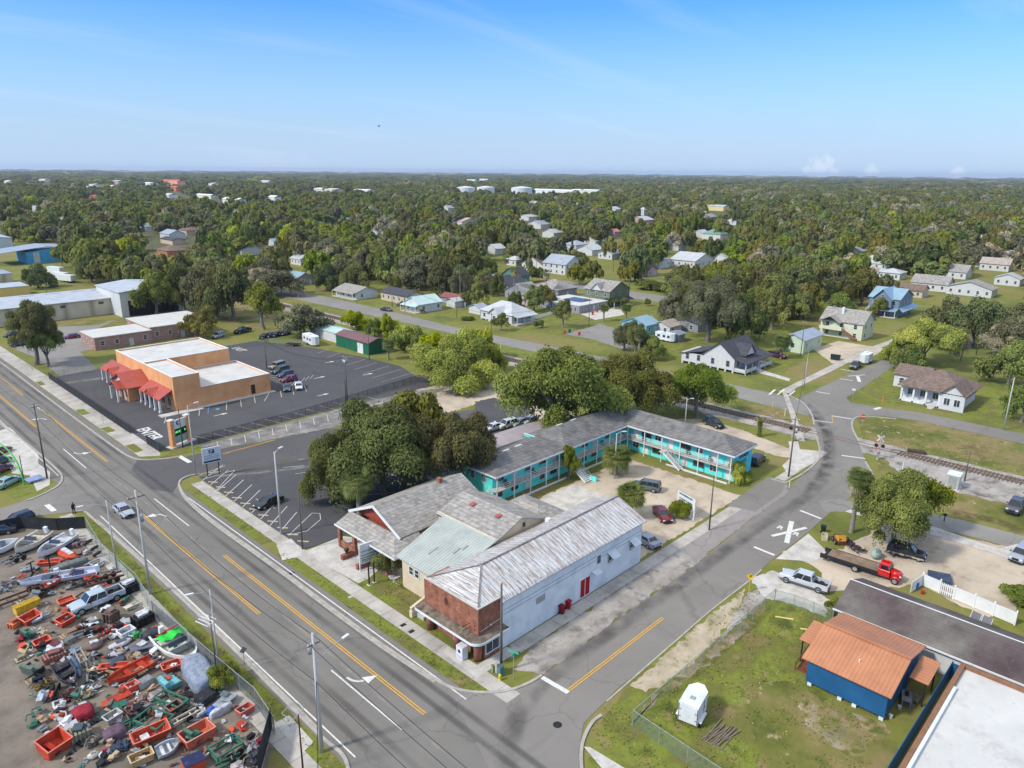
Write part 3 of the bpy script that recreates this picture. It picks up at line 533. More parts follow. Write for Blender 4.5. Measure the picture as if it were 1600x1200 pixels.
def pm(mesh,name,parent,scale,loc=(0,0,0),rz=0):
 o=bpy.data.objects.new(name,mesh);COL.objects.link(o);o.parent=parent;o.location=loc;o.scale=scale;o.rotation_euler=(0,0,rz);return o
CR={}
def crown_kind(kind,lod,var):
 key=(kind,lod,var)
 if key in CR:return CR[key]
 nl,leaf={0:(52000,.028),1:(11000,.058),2:(2000,.165)}[lod]
 mm,shape,H,thin,droop,nb,inner={'oak':(L_oak,'dome',.85,.2,.12,46,.45),'moss':(L_moss,'dome',1.0,.35,.3,44,.45),'lime':(L_lime,'dome',.85,.05,.1,30,.5),'gold':(L_gold,'dome',.7,.05,0,24,.5),'mid':(L_mid,'dome',.98,.2,.1,44,.45),'olive':(L_olive,'dome',.72,.3,.05,34,.5),'bare':(L_bare,'dome',1.0,.75,.1,30,.4),'rust':(L_rust,'dome',.95,.3,0,22,.5),'conifer':(L_pine,'cone',2.2,.05,0,30,.5),'bush':(L_mid,'low',.9,0,0,20,.5),'dark':(L_oak,'low',1.0,0,0,24,.5)}[kind]
 if kind=='bare':leaf*=.5
 elif lod==2:thin*=.2;nb=30
 CR[key]=crown_mesh('crown_'+kind,hash((kind[0],lod,var))%9999 if False else(ord(kind[0])*31+ord(kind[1])*7+lod*5+var*13),mm,1,H,nb,nl,leaf,shape=shape,thin=thin,droop=droop,inner=inner,aspect=2.6 if kind=='bare' else 1.4);return CR[key]
TR={}
def trunk_kind(var,slim=False):
 k=(var,slim)
 if k not in TR:TR[k]=trunk_mesh('trunk',40+var,R=.022 if slim else.034,limbs=5+var%3,spread=.38,top=.72,fork=.28 if not slim else.4)
 return TR[k]
def tree(x,y,h,r,kind='oak',lod=1,var=None,label=None,group=None,low=.22,name=None,cat='tree',z=0):
 """h: height in metres, r: crown radius; low: where the leaves start as a part of h"""
 var=rnd.randrange(3)if var is None else var
 H0={'oak':.8,'moss':.95,'lime':.85,'gold':.7,'mid':.95,'olive':.72,'bare':1.0,'rust':.95,'conifer':2.2,'bush':.9,'dark':1.0}[kind]
 t=thing(name or{'conifer':'conifer','bush':'shrub','dark':'shrub'}.get(kind,'broadleaf_tree'),label,cat,(x,y,z),rnd.uniform(0,6.28),group)
 pm(crown_kind(kind,lod,var),'crown' if kind not in('bush','dark')else 'foliage',t,(r,r*rnd.uniform(.88,1.1),(1-low)*h/(H0*1.02)),(0,0,low*h))
 if kind not in('bush','dark'):pm(trunk_kind(var,kind in('conifer','bare')),'trunk',t,(h,h,h))
 return t
def frond_fan(seed,n,R,m,droop=.5,up=.9,dead=False):
 rng=np.random.default_rng(seed);C=[];Nn=[];V=[]
 vs=[];fs=[];tw=[]
 for i in range(n):
  a=2*pi*rng.random();el=(rng.random()**.8)*(up+.9)-.9 if not dead else-.4-rng.random()*1.0
  d=Vector((cos(a)*cos(el),sin(a)*cos(el),sin(el)));L=R*(.75+.3*rng.random());st=Vector((0,0,0))+d*R*.45
  side=d.cross(Vector((0,0,1))).normalized();up_=side.cross(d);t=rng.random()
  for k in range(11):
   th=(k-5)/5*1.25;dd=(d*cos(th)+side*sin(th)).normalized();tip=st+dd*(L-R*.4)*(1-.25*abs(th))+Vector((0,0,-droop*R*.28*(1+.4*abs(th))));midp=st+dd*(L-R*.4)*.55+Vector((0,0,-.02*R))
   w=up_*0+side*cos(th)*R*.026-d*sin(th)*R*.026;o=len(vs);vs+=[tuple(st),tuple(midp+w),tuple(tip),tuple(midp-w)];fs.append((o,o+1,o+2,o+3));tw.append(t*.6+rng.random()*.4)
  o=len(vs);w=side*R*.012;vs+=[tuple(w),tuple(-w),tuple(st-w),tuple(st+w)];fs.append((o,o+1,o+2,o+3));tw.append(.3)
 me=bpy.data.meshes.new('fronds');me.from_pydata(vs,[],fs);at=me.attributes.new('twig','FLOAT','FACE');at.data.foreach_set('value',tw);me.materials.append(m);return me
PF=[frond_fan(i,130,1,L_palm)for i in range(2)];PFs=frond_fan(5,34,1,L_palm);PD=frond_fan(9,46,1,L_dead,.9,dead=True)
M_palmtrunk=mat('palm_trunk',[(.2,.18,.15),(.33,.3,.25)],scale=3,rough=.95,lines=((0,0,1),3,.7,.3))
def palm(x,y,h,r,label,dead=True,group=None,small=False,name='cabbage_palm'):
 t=thing(name,label,'palm',(x,y,0),rnd.uniform(0,6),group);b=MB();k=r*.13 if not small else.16
 pts=[Vector((rnd.uniform(-.1,.1)*i*.3,rnd.uniform(-.1,.1)*i*.3,h*i/4))for i in range(5)]
 for i in range(4):b.cyl(pts[i],pts[i+1],k*(1.25 if i==0 else 1),k,9,i==3)
 b.build('trunk',M_palmtrunk,t,True);c=pts[-1]
 pm(PFs if small else rnd.choice(PF),'fronds',t,(r,r,r),tuple(c))
 if dead:pm(PD,'dead_fronds',t,(r*.9,r*.9,r),(c.x,c.y,c.z-.1*r))
 return t
def tp(u,v,h,r,kind,label,lod=0,low=.22,var=None,**k):x,y=G(u,v);return tree(x,y,h,r,kind,lod,var,label,low=low,**k)
tp(600,772,13.2,11.0,'oak','large dense dark green live oak shading the paved lot beside the shingled bungalow',low=.12,var=0)
tp(710,764,12.2,8.6,'oak','broad dark live oak touching the near left end of the turquoise motel',low=.1,var=1)
tp(518,784,9.6,5.6,'oak','smaller drooping oak lobe at the left edge of the big live oak over the lot',low=.08,var=2)
tp(655,742,13,8.4,'oak','rear dark green oak between the two big live oaks by the lot',lod=1,low=.15)
tp(876,690,18.2,12.6,'mid','tallest wide grey green oak behind the bend of the turquoise motel',low=.12,var=0)
tp(975,655,12.8,9.4,'oak','dark round oak between the tallest mossy oak and the railway',low=.08,var=1)
tp(1088,652,11.5,7.4,'mid','yellow green spreading tree beside the dark sport utility vehicle by the railway',low=.15,var=0)
tp(868,705,8.5,4.6,'mid','low dark bushy tree against the back roof of the turquoise motel',low=.02,lod=1)
tp(716,600,12.5,11.5,'lime','very broad bright green tree at the edge of the sand lot',low=.02,var=0)
tp(680,575,9,5,'gold','yellow flowering bush tree behind the left side of the broad bright tree',low=.05,lod=1)
tp(750,560,8,6.4,'gold','yellow flowered mass behind the right side of the broad bright tree',low=.02,lod=1)
tp(768,580,6.5,4.5,'lime','light green shrub mass right of the broad bright tree',low=.0,lod=1,name='shrub',cat='shrub')
tp(640,549,7.5,6,'lime','bright green tree behind the right end of the green shed',low=.0,lod=1)
tp(610,530,6.5,4.4,'gold','yellow flowering shrub just above the maroon roof of the green shed',low=.0,lod=1,name='shrub',cat='shrub')
tp(556,517,6.5,5.2,'lime','green hedge like tree behind the left end of the green shed',low=.0,lod=1)
tp(585,526,5.5,3.5,'mid','mid green shrub between the hedge like tree and the yellow shrub',low=.0,lod=1,name='shrub',cat='shrub')
tp(655,560,6,4,'mid','dark green shrub at the foot of the bright trees behind the shed',low=.0,lod=1,name='shrub',cat='shrub')
tp(475,526,9.5,8.6,'moss','wide grey green oak at the back corner of the car park',low=.04,lod=1)
tp(412,515,15,7.5,'mid','tall green oak standing left of the wide grey oak',low=.25,lod=1)
tp(365,500,17.5,8.8,'oak','tall oak with hanging moss behind the parked dark cars',low=.18,lod=1)
tp(322,492,17.5,8.5,'moss','tall mossy oak just right of the beige warehouse',low=.15,lod=1)
tp(290,488,15.5,6.4,'oak','dark oak partly behind the tall block of the beige warehouse',low=.15,lod=1)
tp(246,497,15.5,7.6,'mid','green oak whose trunk stands on the lawn right of the beige warehouse',low=.22,lod=1)
tp(316,527,8,6.2,'olive','low olive green tree beyond the white roof of the orange building',low=.1,lod=1)
tp(340,497,16,6.5,'oak','dark oak between the two tall mossy oaks',low=.15,lod=1)
tp(58,570,15.5,7.2,'oak','tall leaning tree on the lawn strip at the far left road edge',low=.42,lod=0,var=2)
tp(76,572,9.5,4.5,'oak','shorter dark tree beside the tall leaning tree by the road',low=.35,lod=0,var=1)
tp(60,450,9,7.5,'oak','dark round oak behind the yellow flat building',low=.05,lod=1)
tp(1392,857,10.6,6.2,'mid','wide light green tree beside the flatbed truck and the tall palm',low=.22,var=1)
tp(1430,830,9.2,4.6,'mid','right hand part of the light green tree group near the back lane',low=.12,var=2,lod=1)
tp(1105,535,19,10.5,'moss','tall pale trunked mossy oak behind the white bungalow',low=.3,lod=0,var=1)
tp(1160,530,13,7,'oak','dark oak behind the roof of the white bungalow',low=.1,lod=1)
tp(1205,515,14,6.5,'mid','green tree beside the pale green garage',low=.1,lod=1)
tp(1140,500,16,8,'oak','dark oak behind the tall pale trunked oak',low=.1,lod=1)
tp(1075,505,12,5.5,'oak','oak standing behind the small blue house',low=.1,lod=1)
tp(992,555,8.5,4.6,'oak','dark oak left of the rust topped palm near the railway road',low=.1,lod=0)
tp(1018,562,6,4.4,'mid','round green bush tree right of the rust topped palm',low=.0,lod=1)
tp(975,548,8,3.6,'moss','thin grey green tree beside the camper van by the driveway',low=.1,lod=1)
tp(880,512,9,4.2,'mid','neat green tree on the lawn beside the red bins',low=.25,lod=1)
tp(745,480,9,5,'mid','round green tree behind the white roofed bungalow',low=.05,lod=1)
tp(783,517,5.5,3,'mid','small magnolia like tree on the lawn before the white roofed bungalow',low=.2,lod=1)
tp(1442,572,12,10.5,'gold','wide golden olive tree at the right side of the crossing road',low=.18,var=0)
tp(1420,582,7.5,4.5,'mid','green bush under the wide golden olive tree',low=.0,lod=1)
tp(1395,565,6,3.5,'lime','bright green bush at the left foot of the golden olive tree',low=.0,lod=1)
tp(1520,540,13,9,'oak','dark spreading oak at the right behind the golden olive tree',low=.2,lod=1)
tp(1575,600,10,7,'mid','green tree behind the right end of the white bungalow with the long porch',low=.02,lod=1)
tp(1595,660,8,4.5,'mid','green tree at the right edge beside the leaning pole',low=.05,lod=1)
tp(1580,560,12,7,'moss','grey green oak at the right edge above the long porch bungalow',low=.1,lod=1)
tp(1152,752,3.6,2.7,'lime','round clipped shrub at the lettered end of the turquoise motel',low=.0,lod=1,name='shrub',cat='shrub')
tp(888,748,5.6,1.9,'mid','small upright tree beside the motel staircase',low=.2,lod=1)
tp(605,893,3.4,2.3,'bush','leafy shrub in front of the tan house beside the wooden screen',low=.0,lod=1,name='shrub',cat='shrub')
tp(1064,807,2.4,2.0,'bush','bright shrub behind the white motel sign',low=.0,lod=1,name='shrub',cat='shrub')
tp(1303,958,1.8,1.3,'bush','green bush at the corner of the long grey roofed house',low=.0,lod=1,name='shrub',cat='shrub')
tp(1594,940,1.8,2.4,'mid','dark green overgrown mound at the right edge of the sandy yard',low=.0,lod=1,name='shrub',cat='shrub')
tp(1470,985,1.2,1.6,'bush','low yellowish shrub along the white yard fence',low=.0,lod=2,name='shrub',cat='shrub')
tp(350,1070,2.2,1.5,'bush','weedy green shrub around the sign pole beside the salvage yard fence',low=.0,lod=1,name='shrub',cat='shrub')
for u,v,l in((837,513,'left of two small round shrubs on the lawn'),(845,512,'right of two small round shrubs on the lawn')):tp(u,v,2.6,1.0,'dark',l,low=.0,lod=2,name='shrub',cat='shrub')
tp(866,432,8,2.2,'conifer','left of two dark pointed conifers behind the white gabled house',low=.0,lod=2)if False else None
def cyp(u,v,h,r,l):x,y=G(u,v);return tree(x,y,h,r,'conifer',1,None,l,low=.02)
cyp(880,420,17,3.6,'left of two tall pointed cedars behind the white gabled house');cyp(893,418,15,3.2,'right of two tall pointed cedars behind the white gabled house');cyp(1188,470,17,4.2,'dark pointed conifer standing right of the tall mossy oak')
def pp(u,v,h,r,l,**k):x,y=G(u,v);return palm(x,y,h,r,l,**k)
pp(1330,832,8.6,2.3,'tall cabbage palm with a skirt of dead fronds beside the crossing road')
pp(562,812,6.2,3.0,'cabbage palm in front of the large live oak by the paved lot',dead=False)
pp(962,742,3.4,3.2,'full low palm in the motel courtyard beside the lamp pole',dead=False)
pp(985,808,3.8,2.7,'bushy palm behind the far end of the rusty metal roof',dead=False)
pp(607,562,4.5,2.2,'young palm beside the green shed',dead=False);pp(719,463,12,2.4,'tall palm behind the white shed with a fence',small=True);pp(853,466,10.5,2.4,'tall palm in front of the grey cottages',small=True)
pp(803,468,12,2.4,'tall palm left of the grey cottages',small=True);pp(790,440,11,2.4,'tall palm near the pale green cottage',small=True);pp(943,502,4.8,2.1,'stout palm on the driveway verge beside the green house',dead=False)
pp(978,500,4.5,2.2,'palm at the left of the bright lawn by the green house',dead=False);pp(998,560,7.5,2.3,'palm with orange brown flower stalks beside the railway road');pp(1219,560,5,2.8,'low palm at the left end of the pale green garage',dead=False)
pp(1293,400,19,3.0,'very tall thin palm rising over the wood',small=True);pp(1306,398,15,2.8,'second tall palm just right of the tallest one',small=True);pp(400,570,4.2,1.8,'small palm in the car park beside the white flat roof',dead=False)if False else None
pp(118,425,6,3,'palm behind the pale parked trailers on the left',small=True);pp(1395,470,4,2,'small palm before the blue two storey house',small=True)if False else None
t=thing('vine_covered_stub','vine covered dead stub leaning beside the railway behind the motel','tree',(*G(1186,682),0));b=MB();b.tube([(0,0,0),(-.1,0,2.2),(-.7,.3,4.4)],.14);b.tube([(-.1,0,2.2),(.2,0,4.2)],.09);b.tube([(0,0,1.5),(.5,-.3,3)],.07);b.build('trunk',M_bark,t)
rng=np.random.default_rng(4);zc=rng.random(900)*4.2;ax=-.1-.6*np.maximum(0,zc-2.2)/2.2;Cc=np.stack([ax+rng.normal(size=900)*.22,rng.normal(size=900)*.22,zc],1);pm(leaf_mesh('vine',Cc,rng.normal(size=(900,3)),.22,rng,L_mid,rng.random(900)),'vine_leaves',t,(1,1,1))
KEEP=[]
# ================================================================ BUILDINGS
def opening(root,p,n,w,h,fm=None,pmat=None,nv=1,nh=2,name='window',d=.06,pane='pane',bars=None,label=None):
 """framed opening on a wall whose outward direction is n ('-x', '+x', '-y', '+y'); p is its centre on the wall"""
 fm=fm or M_white;pmat=pmat or M_glass;ax=0 if n[1]=='x' else 1;s=-1 if n[0]=='-' else 1;b=MB();t=.09
 def bx(B,a0,a1,z0,z1,d0,d1):
  q0,q1=sorted((s*d0,s*d1))
  if ax==0:B.box(p[0]+q0,p[0]+q1,p[1]+a0,p[1]+a1,p[2]+z0,p[2]+z1)
  else:B.box(p[0]+a0,p[0]+a1,p[1]+q0,p[1]+q1,p[2]+z0,p[2]+z1)
 bx(b,-w/2-t,w/2+t,h/2,h/2+t,0,d);bx(b,-w/2-t,w/2+t,-h/2-t,-h/2,0,d+.03);bx(b,-w/2-t,-w/2,-h/2,h/2,0,d);bx(b,w/2,w/2+t,-h/2,h/2,0,d)
 for i in range(1,nv):c=-w/2+w*i/nv;bx(b,c-.03,c+.03,-h/2,h/2,.02,d-.01)
 for i in range(1,nh):c=-h/2+h*i/nh;bx(b,-w/2,w/2,c-.025,c+.025,.02,d-.015)
 o=b.build(name,fm,root)
 if label:o['label']=label
 g=MB();bx(g,-w/2,w/2,-h/2,h/2,.008,.025);g.build(pane,pmat,o);return o
def door(root,p,n,w=.95,h=2.1,m=None,fm=None,label=None):
 """p: foot of the door on the wall"""
 return opening(root,(p[0],p[1],p[2]+h/2),n,w,h,fm or M_white,m or flat((.55,.55,.52)),1,1,'door',.07,'door_panel',label=label)
def roof_gable(b,x0,x1,y0,y1,ze,zr,axis,ov=.4,t=.16,r=None):
 """ridge along axis; r = ridge position across (default the middle)"""
 if axis=='x':
  m=(y0+y1)/2 if r is None else r;k0=(zr-ze)/max(.1,m-y0);k1=(zr-ze)/max(.1,y1-m)
  b.slab([(x0-ov,y0-ov,ze-ov*k0+t),(x1+ov,y0-ov,ze-ov*k0+t),(x1+ov,m,zr+t),(x0-ov,m,zr+t)],t);b.slab([(x0-ov,m,zr+t),(x1+ov,m,zr+t),(x1+ov,y1+ov,ze-ov*k1+t),(x0-ov,y1+ov,ze-ov*k1+t)],t)
 else:
  m=(x0+x1)/2 if r is None else r;k0=(zr-ze)/max(.1,m-x0);k1=(zr-ze)/max(.1,x1-m)
  b.slab([(x0-ov,y1+ov,ze-ov*k0+t),(x0-ov,y0-ov,ze-ov*k0+t),(m,y0-ov,zr+t),(m,y1+ov,zr+t)],t);b.slab([(m,y1+ov,zr+t),(m,y0-ov,zr+t),(x1+ov,y0-ov,ze-ov*k1+t),(x1+ov,y1+ov,ze-ov*k1+t)],t)
def roof_hip(b,x0,x1,y0,y1,ze,zr,ov=.4,t=.15,ends=(1,1),ridge=None):
 """hip roof as one closed body, flat underneath"""
 x0-=ov;x1+=ov;y0-=ov;y1+=ov;dx=x1-x0;dy=y1-y0
 if ridge:(ax,ay),(bx_,by)=ridge
 elif dx>=dy:m=(y0+y1)/2;ax,ay,bx_,by=x0+dy/2*ends[0],m,x1-dy/2*ends[1],m
 else:m=(x0+x1)/2;ax,ay,bx_,by=m,y0+dx/2*ends[0],m,y1-dx/2*ends[1]
 lo=[(x0,y0),(x1,y0),(x1,y1),(x0,y1)];vs=[(x,y,ze-.02)for x,y in lo]+[(x,y,ze+t)for x,y in lo]+[(ax,ay,zr+t),(bx_,by,zr+t)]
 fs=[(3,2,1,0),(0,1,5,4),(1,2,6,5),(2,3,7,6),(3,0,4,7)]
 if dx>=dy or ridge and abs(bx_-ax)>abs(by-ay):fs+=[(4,5,9,8),(5,6,9),(6,7,8,9),(7,4,8)]
 else:fs+=[(4,5,8),(5,6,9,8),(6,7,9),(7,4,8,9)]
 b.add(vs,fs)
def gable_end(b,x,y0,y1,ze,zr,axis,r=None,t=.12):
 """triangle wall; axis 'x': plane at constant x spanning y"""
 m=(y0+y1)/2 if r is None else r;tr=[(y0,ze),(y1,ze),(m,zr)]
 if axis=='x':vs=[(x,a,z)for a,z in tr]+[(x+t,a,z)for a,z in tr]
 else:vs=[(a,x,z)for a,z in tr]+[(a,x+t,z)for a,z in tr]
 b.add(vs,[(0,1,2),(5,4,3),(0,3,4,1),(1,4,5,2),(2,5,3,0)])
def siding(name,c,fr=5):return mat(name,[tuple(.86*x for x in c),c],scale=1.1,rough=.7,lines=((0,0,1),fr,.78,.15),extra=[(tuple(.6*x for x in c),1.5,.62,.8,(1,1,.3),.5)])
def shingle(name,c,sc=1.3):return mat(name,[tuple(.72*x for x in c),c,tuple(1.2*x for x in c)],scale=sc,rough=.95,bump=.25,bscale=9,detail=9,brick=(.5,.22,.02,(.7,.7,.7)),extra=[(tuple(.5*x for x in c),.35,.55,.75,(1,1,1),.55),(tuple(1.5*x for x in c),.5,.62,.8,(1,1,1),.4)])
def tin(name,c,ax=(1,0,0),fr=2.5,rust=0,dark=.72):
 ex=[(tuple(.7*x for x in c),.5,.55,.75,(1,1,1),.5)]
 if rust:st=(.4,6,1)if ax[1]else(6,.4,1);ex+=[((.36,.26,.2),1.0,.50+.05*(1-rust),.58+.07*(1-rust),st,.85*rust),((.14,.09,.075),1.8,.57,.63,st,.9*rust),((.40,.14,.10),.35,.68,.71,(1,1,1),.7*rust)]
 return mat(name,[tuple(.86*x for x in c),c,tuple(min(.9,1.1*x)for x in c)],scale=.4,rough=.42,metal=.25,lines=(ax,fr,dark,.5),extra=ex,detail=8)
SH_GREY=shingle('grey_shingles',S(158,153,146));SH_DARK=shingle('dark_shingles',S(78,78,84));SH_BROWN=shingle('brown_shingles',S(126,108,98));SH_MOTEL=shingle('motel_shingles',S(120,118,116),.6)
M_brick=mat('red_brick',[S(128,82,66),S(152,100,80),S(168,116,95)],scale=1.1,rough=.95,brick=(.42,.16,.012,(.82,.78,.74)),bump=.1,extra=[(S(104,64,52),.9,.56,.72,(1,1,.5),.7),(S(176,128,106),1.7,.62,.76,(1,1,1),.5)])
M_whitewall=mat('white_render',[S(196,204,208),S(216,222,225),S(226,230,232)],scale=.5,rough=.85,extra=[(S(176,182,182),1.3,.58,.76,(1,1,.25),.6),(S(150,146,138),3,.68,.8,(1,1,.2),.6)])
M_rust=tin('rusty_white_tin',S(214,213,210),(1,0,0),1.6,1.0,.55);M_rusty=tin('rusty_white_tin_front',S(212,212,210),(0,1,0),1.6,.7,.62)
M_tint=tin('pale_tin',S(182,188,180),(0,1,0),2.2,.25,.72)
M_stain=mat('stained_concrete_canopy',[S(84,76,66),S(120,110,96),S(150,138,120)],scale=.8,rough=1,extra=[(S(56,50,44),1.5,.5,.7,(1,1,1),.8)])
r=thing('brick_front_hall','long white hall with red brick front and rusty white tin roof','building',(45,48.2,0))
W,D=29.6,8.8;HB,HW=6.45,6.0
b=MB();b.box(3.6,W,0,D,0,HW);b.build('side_wall',M_whitewall,r)
b=MB();b.box(0,3.6,0,D,3.3,HB);b.box(.9,3.6,.0,D,0,3.3);b.build('brick_wall',M_brick,r)
b=MB();RZ=8.0;ym=D/2;x_r=4.6
b.add([(3.0,-.35,HW),(W+.5,-.35,HW),(W+.5,ym,RZ),(x_r,ym,RZ),(.15,.15,HB+.02),(.15,D-.15,HB+.02),(3.0,D+.35,HW),(W+.5,D+.35,HW),(3.4,.05,HB-.1),(3.4,D-.05,HB-.1)],[(4,8,3),(8,0,1,2,3),(4,3,5),(5,3,9),(9,3,2,7,6)])
for s in(0,):
 b.add([(3.0,-.35,HW-.12),(W+.5,-.35,HW-.12),(W+.5,D+.35,HW-.12),(3.0,D+.35,HW-.12)],[(3,2,1,0)]);b.add([(3.0,-.35,HW-.12),(W+.5,-.35,HW-.12),(W+.5,-.35,HW),(3.0,-.35,HW)],[(0,1,2,3)]);b.add([(W+.5,-.35,HW-.12),(W+.5,D+.35,HW-.12),(W+.5,D+.35,HW),(W+.5,ym,RZ),(W+.5,-.35,HW)],[(0,1,2,3,4)])
rf=b.build('roof',M_rust,r)
for pf in rf.data.polygons:pass
b=MB();b.bar((x_r,ym,RZ+.05),(W+.5,ym,RZ+.05),.22,.06);b.bar((x_r,ym,RZ+.05),(.15,.15,HB+.08),.16,.06);b.bar((x_r,ym,RZ+.05),(.15,D-.15,HB+.08),.16,.06);b.build('ridge_cap',mat('rusted_ridge',[(.12,.1,.09),(.3,.26,.23)],scale=2),rf)
b=MB();cop=M_conc;b.box(-.06,.2,-.06,D+.06,HB+.004,HB+.12);b.box(.2,3.6,-.06,.14,HB+.004,HB+.1);b.build('coping',cop,r)
pts=[(.0,D+.3),(-1.15,D+.3),(-1.35,D),(-1.35,.0)]+[(-1.35+1.35*(1-cos(a))-0,-.0-1.2*sin(a))for a in[pi/2*i/8 for i in range(1,9)]]+[(3.5,-1.2),(3.5,0),(0,0)]
b=MB();b.prism(pts,3.05,3.27);cn=b.build('canopy',M_stain,r);b=MB()
out=[(x*1.0-(.04 if x<0 else 0),y-(.04 if y<0 else 0))for x,y in pts[1:-2]]
for p,q in zip(out,out[1:]):b.bar((p[0],p[1],3.16),(q[0],q[1],3.16),.05,.28)
b.build('canopy_edge',M_whitewall,cn)
for i,yy in enumerate((D-.45,D*.42,.5)):b=MB();b.cyl((-.02+.4,yy,0),(.38,yy,3.05),.46,.46,14);b.build('pillar',M_brick,r,True)
for y,w,nv in((D-1.9,1.6,2),(D-3.4,.9,1),(D*.42-1.15,1.0,2),(1.75,1.3,2)):opening(r,(.9,y,1.9),'-x',w,1.5,M_galv,None,nv,1)
door(r,(.9,D-4.35,0),'-x',.9,2.2,M_glass,M_galv);door(r,(.9,D*.42-2.0,0),'-x',.7,2.2,M_glass,M_black)
opening(r,(2.05,0,1.55),'-y',1.9,1.9,M_white,None,2,1)
b=MB();b.ball((-.02,D*.58,5.2),.5,12,6,(.08,.55,1));b.build('oval_vent',mat('dark_oval',S(90,50,40)),r)
for z in(4.3,3.8):b=MB();b.bar((0,1.3,z),(-1.1,1.3,z+.02),.05);b.ball((-.0,.55,z),.08,6,4);b.build('sign_bracket',M_black,r)
opening(r,(9.7,0,3.4),'-y',1.25,.6,M_galv,M_galv,1,6,'louvre',pane='louvre_blades');opening(r,(20.4,0,4.1),'-y',.75,1.1,M_whitewall,mat('screen_dark',[(.12,.13,.14)]),1,1)
for xx in(22.9,27.5):
 w_=opening(r,(xx,0,3.5),'-y',.95,1.2,M_galv,None,1,2);b=MB();b.slab([(xx-.75,-.05,4.35),(xx-.75,-1.05,3.75),(xx+.75,-1.05,3.75),(xx+.75,-.05,4.35)],.05);b.build('awning',M_whitewall,r)
 b=MB();b.box(xx-.3,xx+.3,-.4,-.01,2.75,3.1);b.build('air_conditioner',M_white,w_)
b=MB();b.slab([(19.0,-.05,3.0),(19.0,-.9,2.8),(20.2,-.9,2.8),(20.2,-.05,3.0)],.05);b.build('door_hood',M_whitewall,r)
door(r,(17.8,0,.15),'-y',1.8,2.45,flat(S(170,22,30)),M_whitewall,'red double door');b=MB();b.box(17.76,17.84,-.06,-.03,.2,2.5);b.build('door_post',M_whitewall,r)
for z in(4.7,4.2):b=MB();b.bar((3.7,-.03,z),(W,-.03,z+.0),.03);b.build('conduit',mat('conduit_grey',[(.3,.32,.33)]),r)
b=MB();b.bar((.3,-.04,3.75),(3.6,-.04,4.0),.04);b.ball((1.7,-.12,3.95),.12,6,4);b.build('wall_lamp',M_white,r)
b=MB();b.box(1.0+2.2,3.55,-.25,-.02,5.0,5.6);b.build('meter_box',M_white,r)
b=MB();b.box(4,4.5,D+.5,D+1.0,3.5,6.2);
TAN=mat('tan_wall',[S(200,184,156),S(212,196,168)],scale=.8,rough=.9,extra=[(S(180,150,112),2,.6,.78,(1,1,.3),.5)])
r=thing('tan_house','tan building with a big pale sloping tin roof behind the brick front','building',(48.6,57.6,0))
b=MB();b.box(0,8,0,8.2,0,4.2);b.box(8,17,0,10.6,0,6.2);b.build('wall',TAN,r)
b=MB();b.slab([(-.8,8.4,4.45),(-.8,-.5,4.45),(8.0,-.5,6.7),(8.0,8.4+1.0,6.7)],.14);b.build('tin_roof',M_tint,r)
b=MB()
for x,y,L in((1.6,5.0,1.5),(3.4,2.4,1.1),(4.4,1.9,.9)):z=4.45+(x+.8)*.2557+.03;b.bar((x,y,z),(x+L,y,z+L*.2557),.25,.04)
b.build('roof_patch',flat((.25,.26,.26)),r)
b=MB();b.box(7.75,8.05,-.2,10.7,6.2,6.72);b.build('parapet',mat('cream_trim',[S(190,182,164),S(206,198,180)]),r)
b=MB();roof_gable(b,8.1,17,0,10.6,6.3,7.9,'y',.35);gr=b.build('grey_roof',SH_GREY,r)
b=MB();gable_end(b,.0,8.1,17,6.2,7.8,'y');b.build('gable_wall',TAN,r)
opening(r,(13.2,0,6.75),'-y',.6,.7,TAN,M_glass,1,1);
for y in(2.6,7.4):b=MB();b.cbox((11.6,y,7.72),(1.5,.7,.12),0,0,0);b.build('roof_hatch',flat(S(165,92,80)),gr)
b=MB();b.box(10,20.5,0.6,9,0,4.6);b.build('rear_wing',TAN,r);b=MB();roof_hip(b,16.8,22.2,.6,8.2,4.9,6.2,.5);b.build('rear_roof',SH_GREY,r)
for y,w in((6.4,.7),(5.3,.7)):opening(r,(0,y,2.9),'-x',w,1.0,M_white,None,1,2)
b=MB();b.box(-1.6,-.02,.6,2.0,0,.9);b.box(-2.9,-1.6,.6,2.0,0,.45);b.build('front_steps',M_conc,r);b=MB();b.bar((-3.4,2.2,.9),(-.1,2.2,1.7),.35,.8);b.bar((-3.5,2.2,.4),(-2.7,2.2,.4),.5,.9);b.build('step_wall',TAN,r)
b=MB();b.box(16.6,17.2,-1.2,-.6,4.5,6.6);b.build('chimney',M_white,r)
b=MB();b.bar((-.2,8.6,0),(-1.6,8.0,1.4),.1);b.bar((-.2,9.2,0.2),(-1.6,8.6,1.6),.1);b.build('handrail',M_white,r)
r=thing('shingled_bungalow','brick bungalow with weathered grey shingle roof and front porch beside the lot','house',(51.1,74.8,0))
b=MB();b.box(1.2,15,-5.0,5.0,0,4.6);b.build('wall',M_brick,r)
b=MB();roof_gable(b,.2,15,-5.2,5.2,4.6,7.0,'x',.5,.18);mr_=b.build('main_roof',SH_GREY,r)
b=MB();b.add([(-2.8,-7.8,3.5),(-2.8,5.5,3.5),(-.3,5.5,4.55),(-.3,-4.6,4.75),(2.8,-5.3,4.6),(2.4,-7.8,3.5)],[(0,3,2,1),(0,5,4,3)]);b.add([(-2.8,-7.8,3.32),(-2.8,5.5,3.32),(1.2,5.5,3.32),(1.2,-4.9,3.32),(2.4,-7.8,3.32)],[(0,1,2,3,4)])
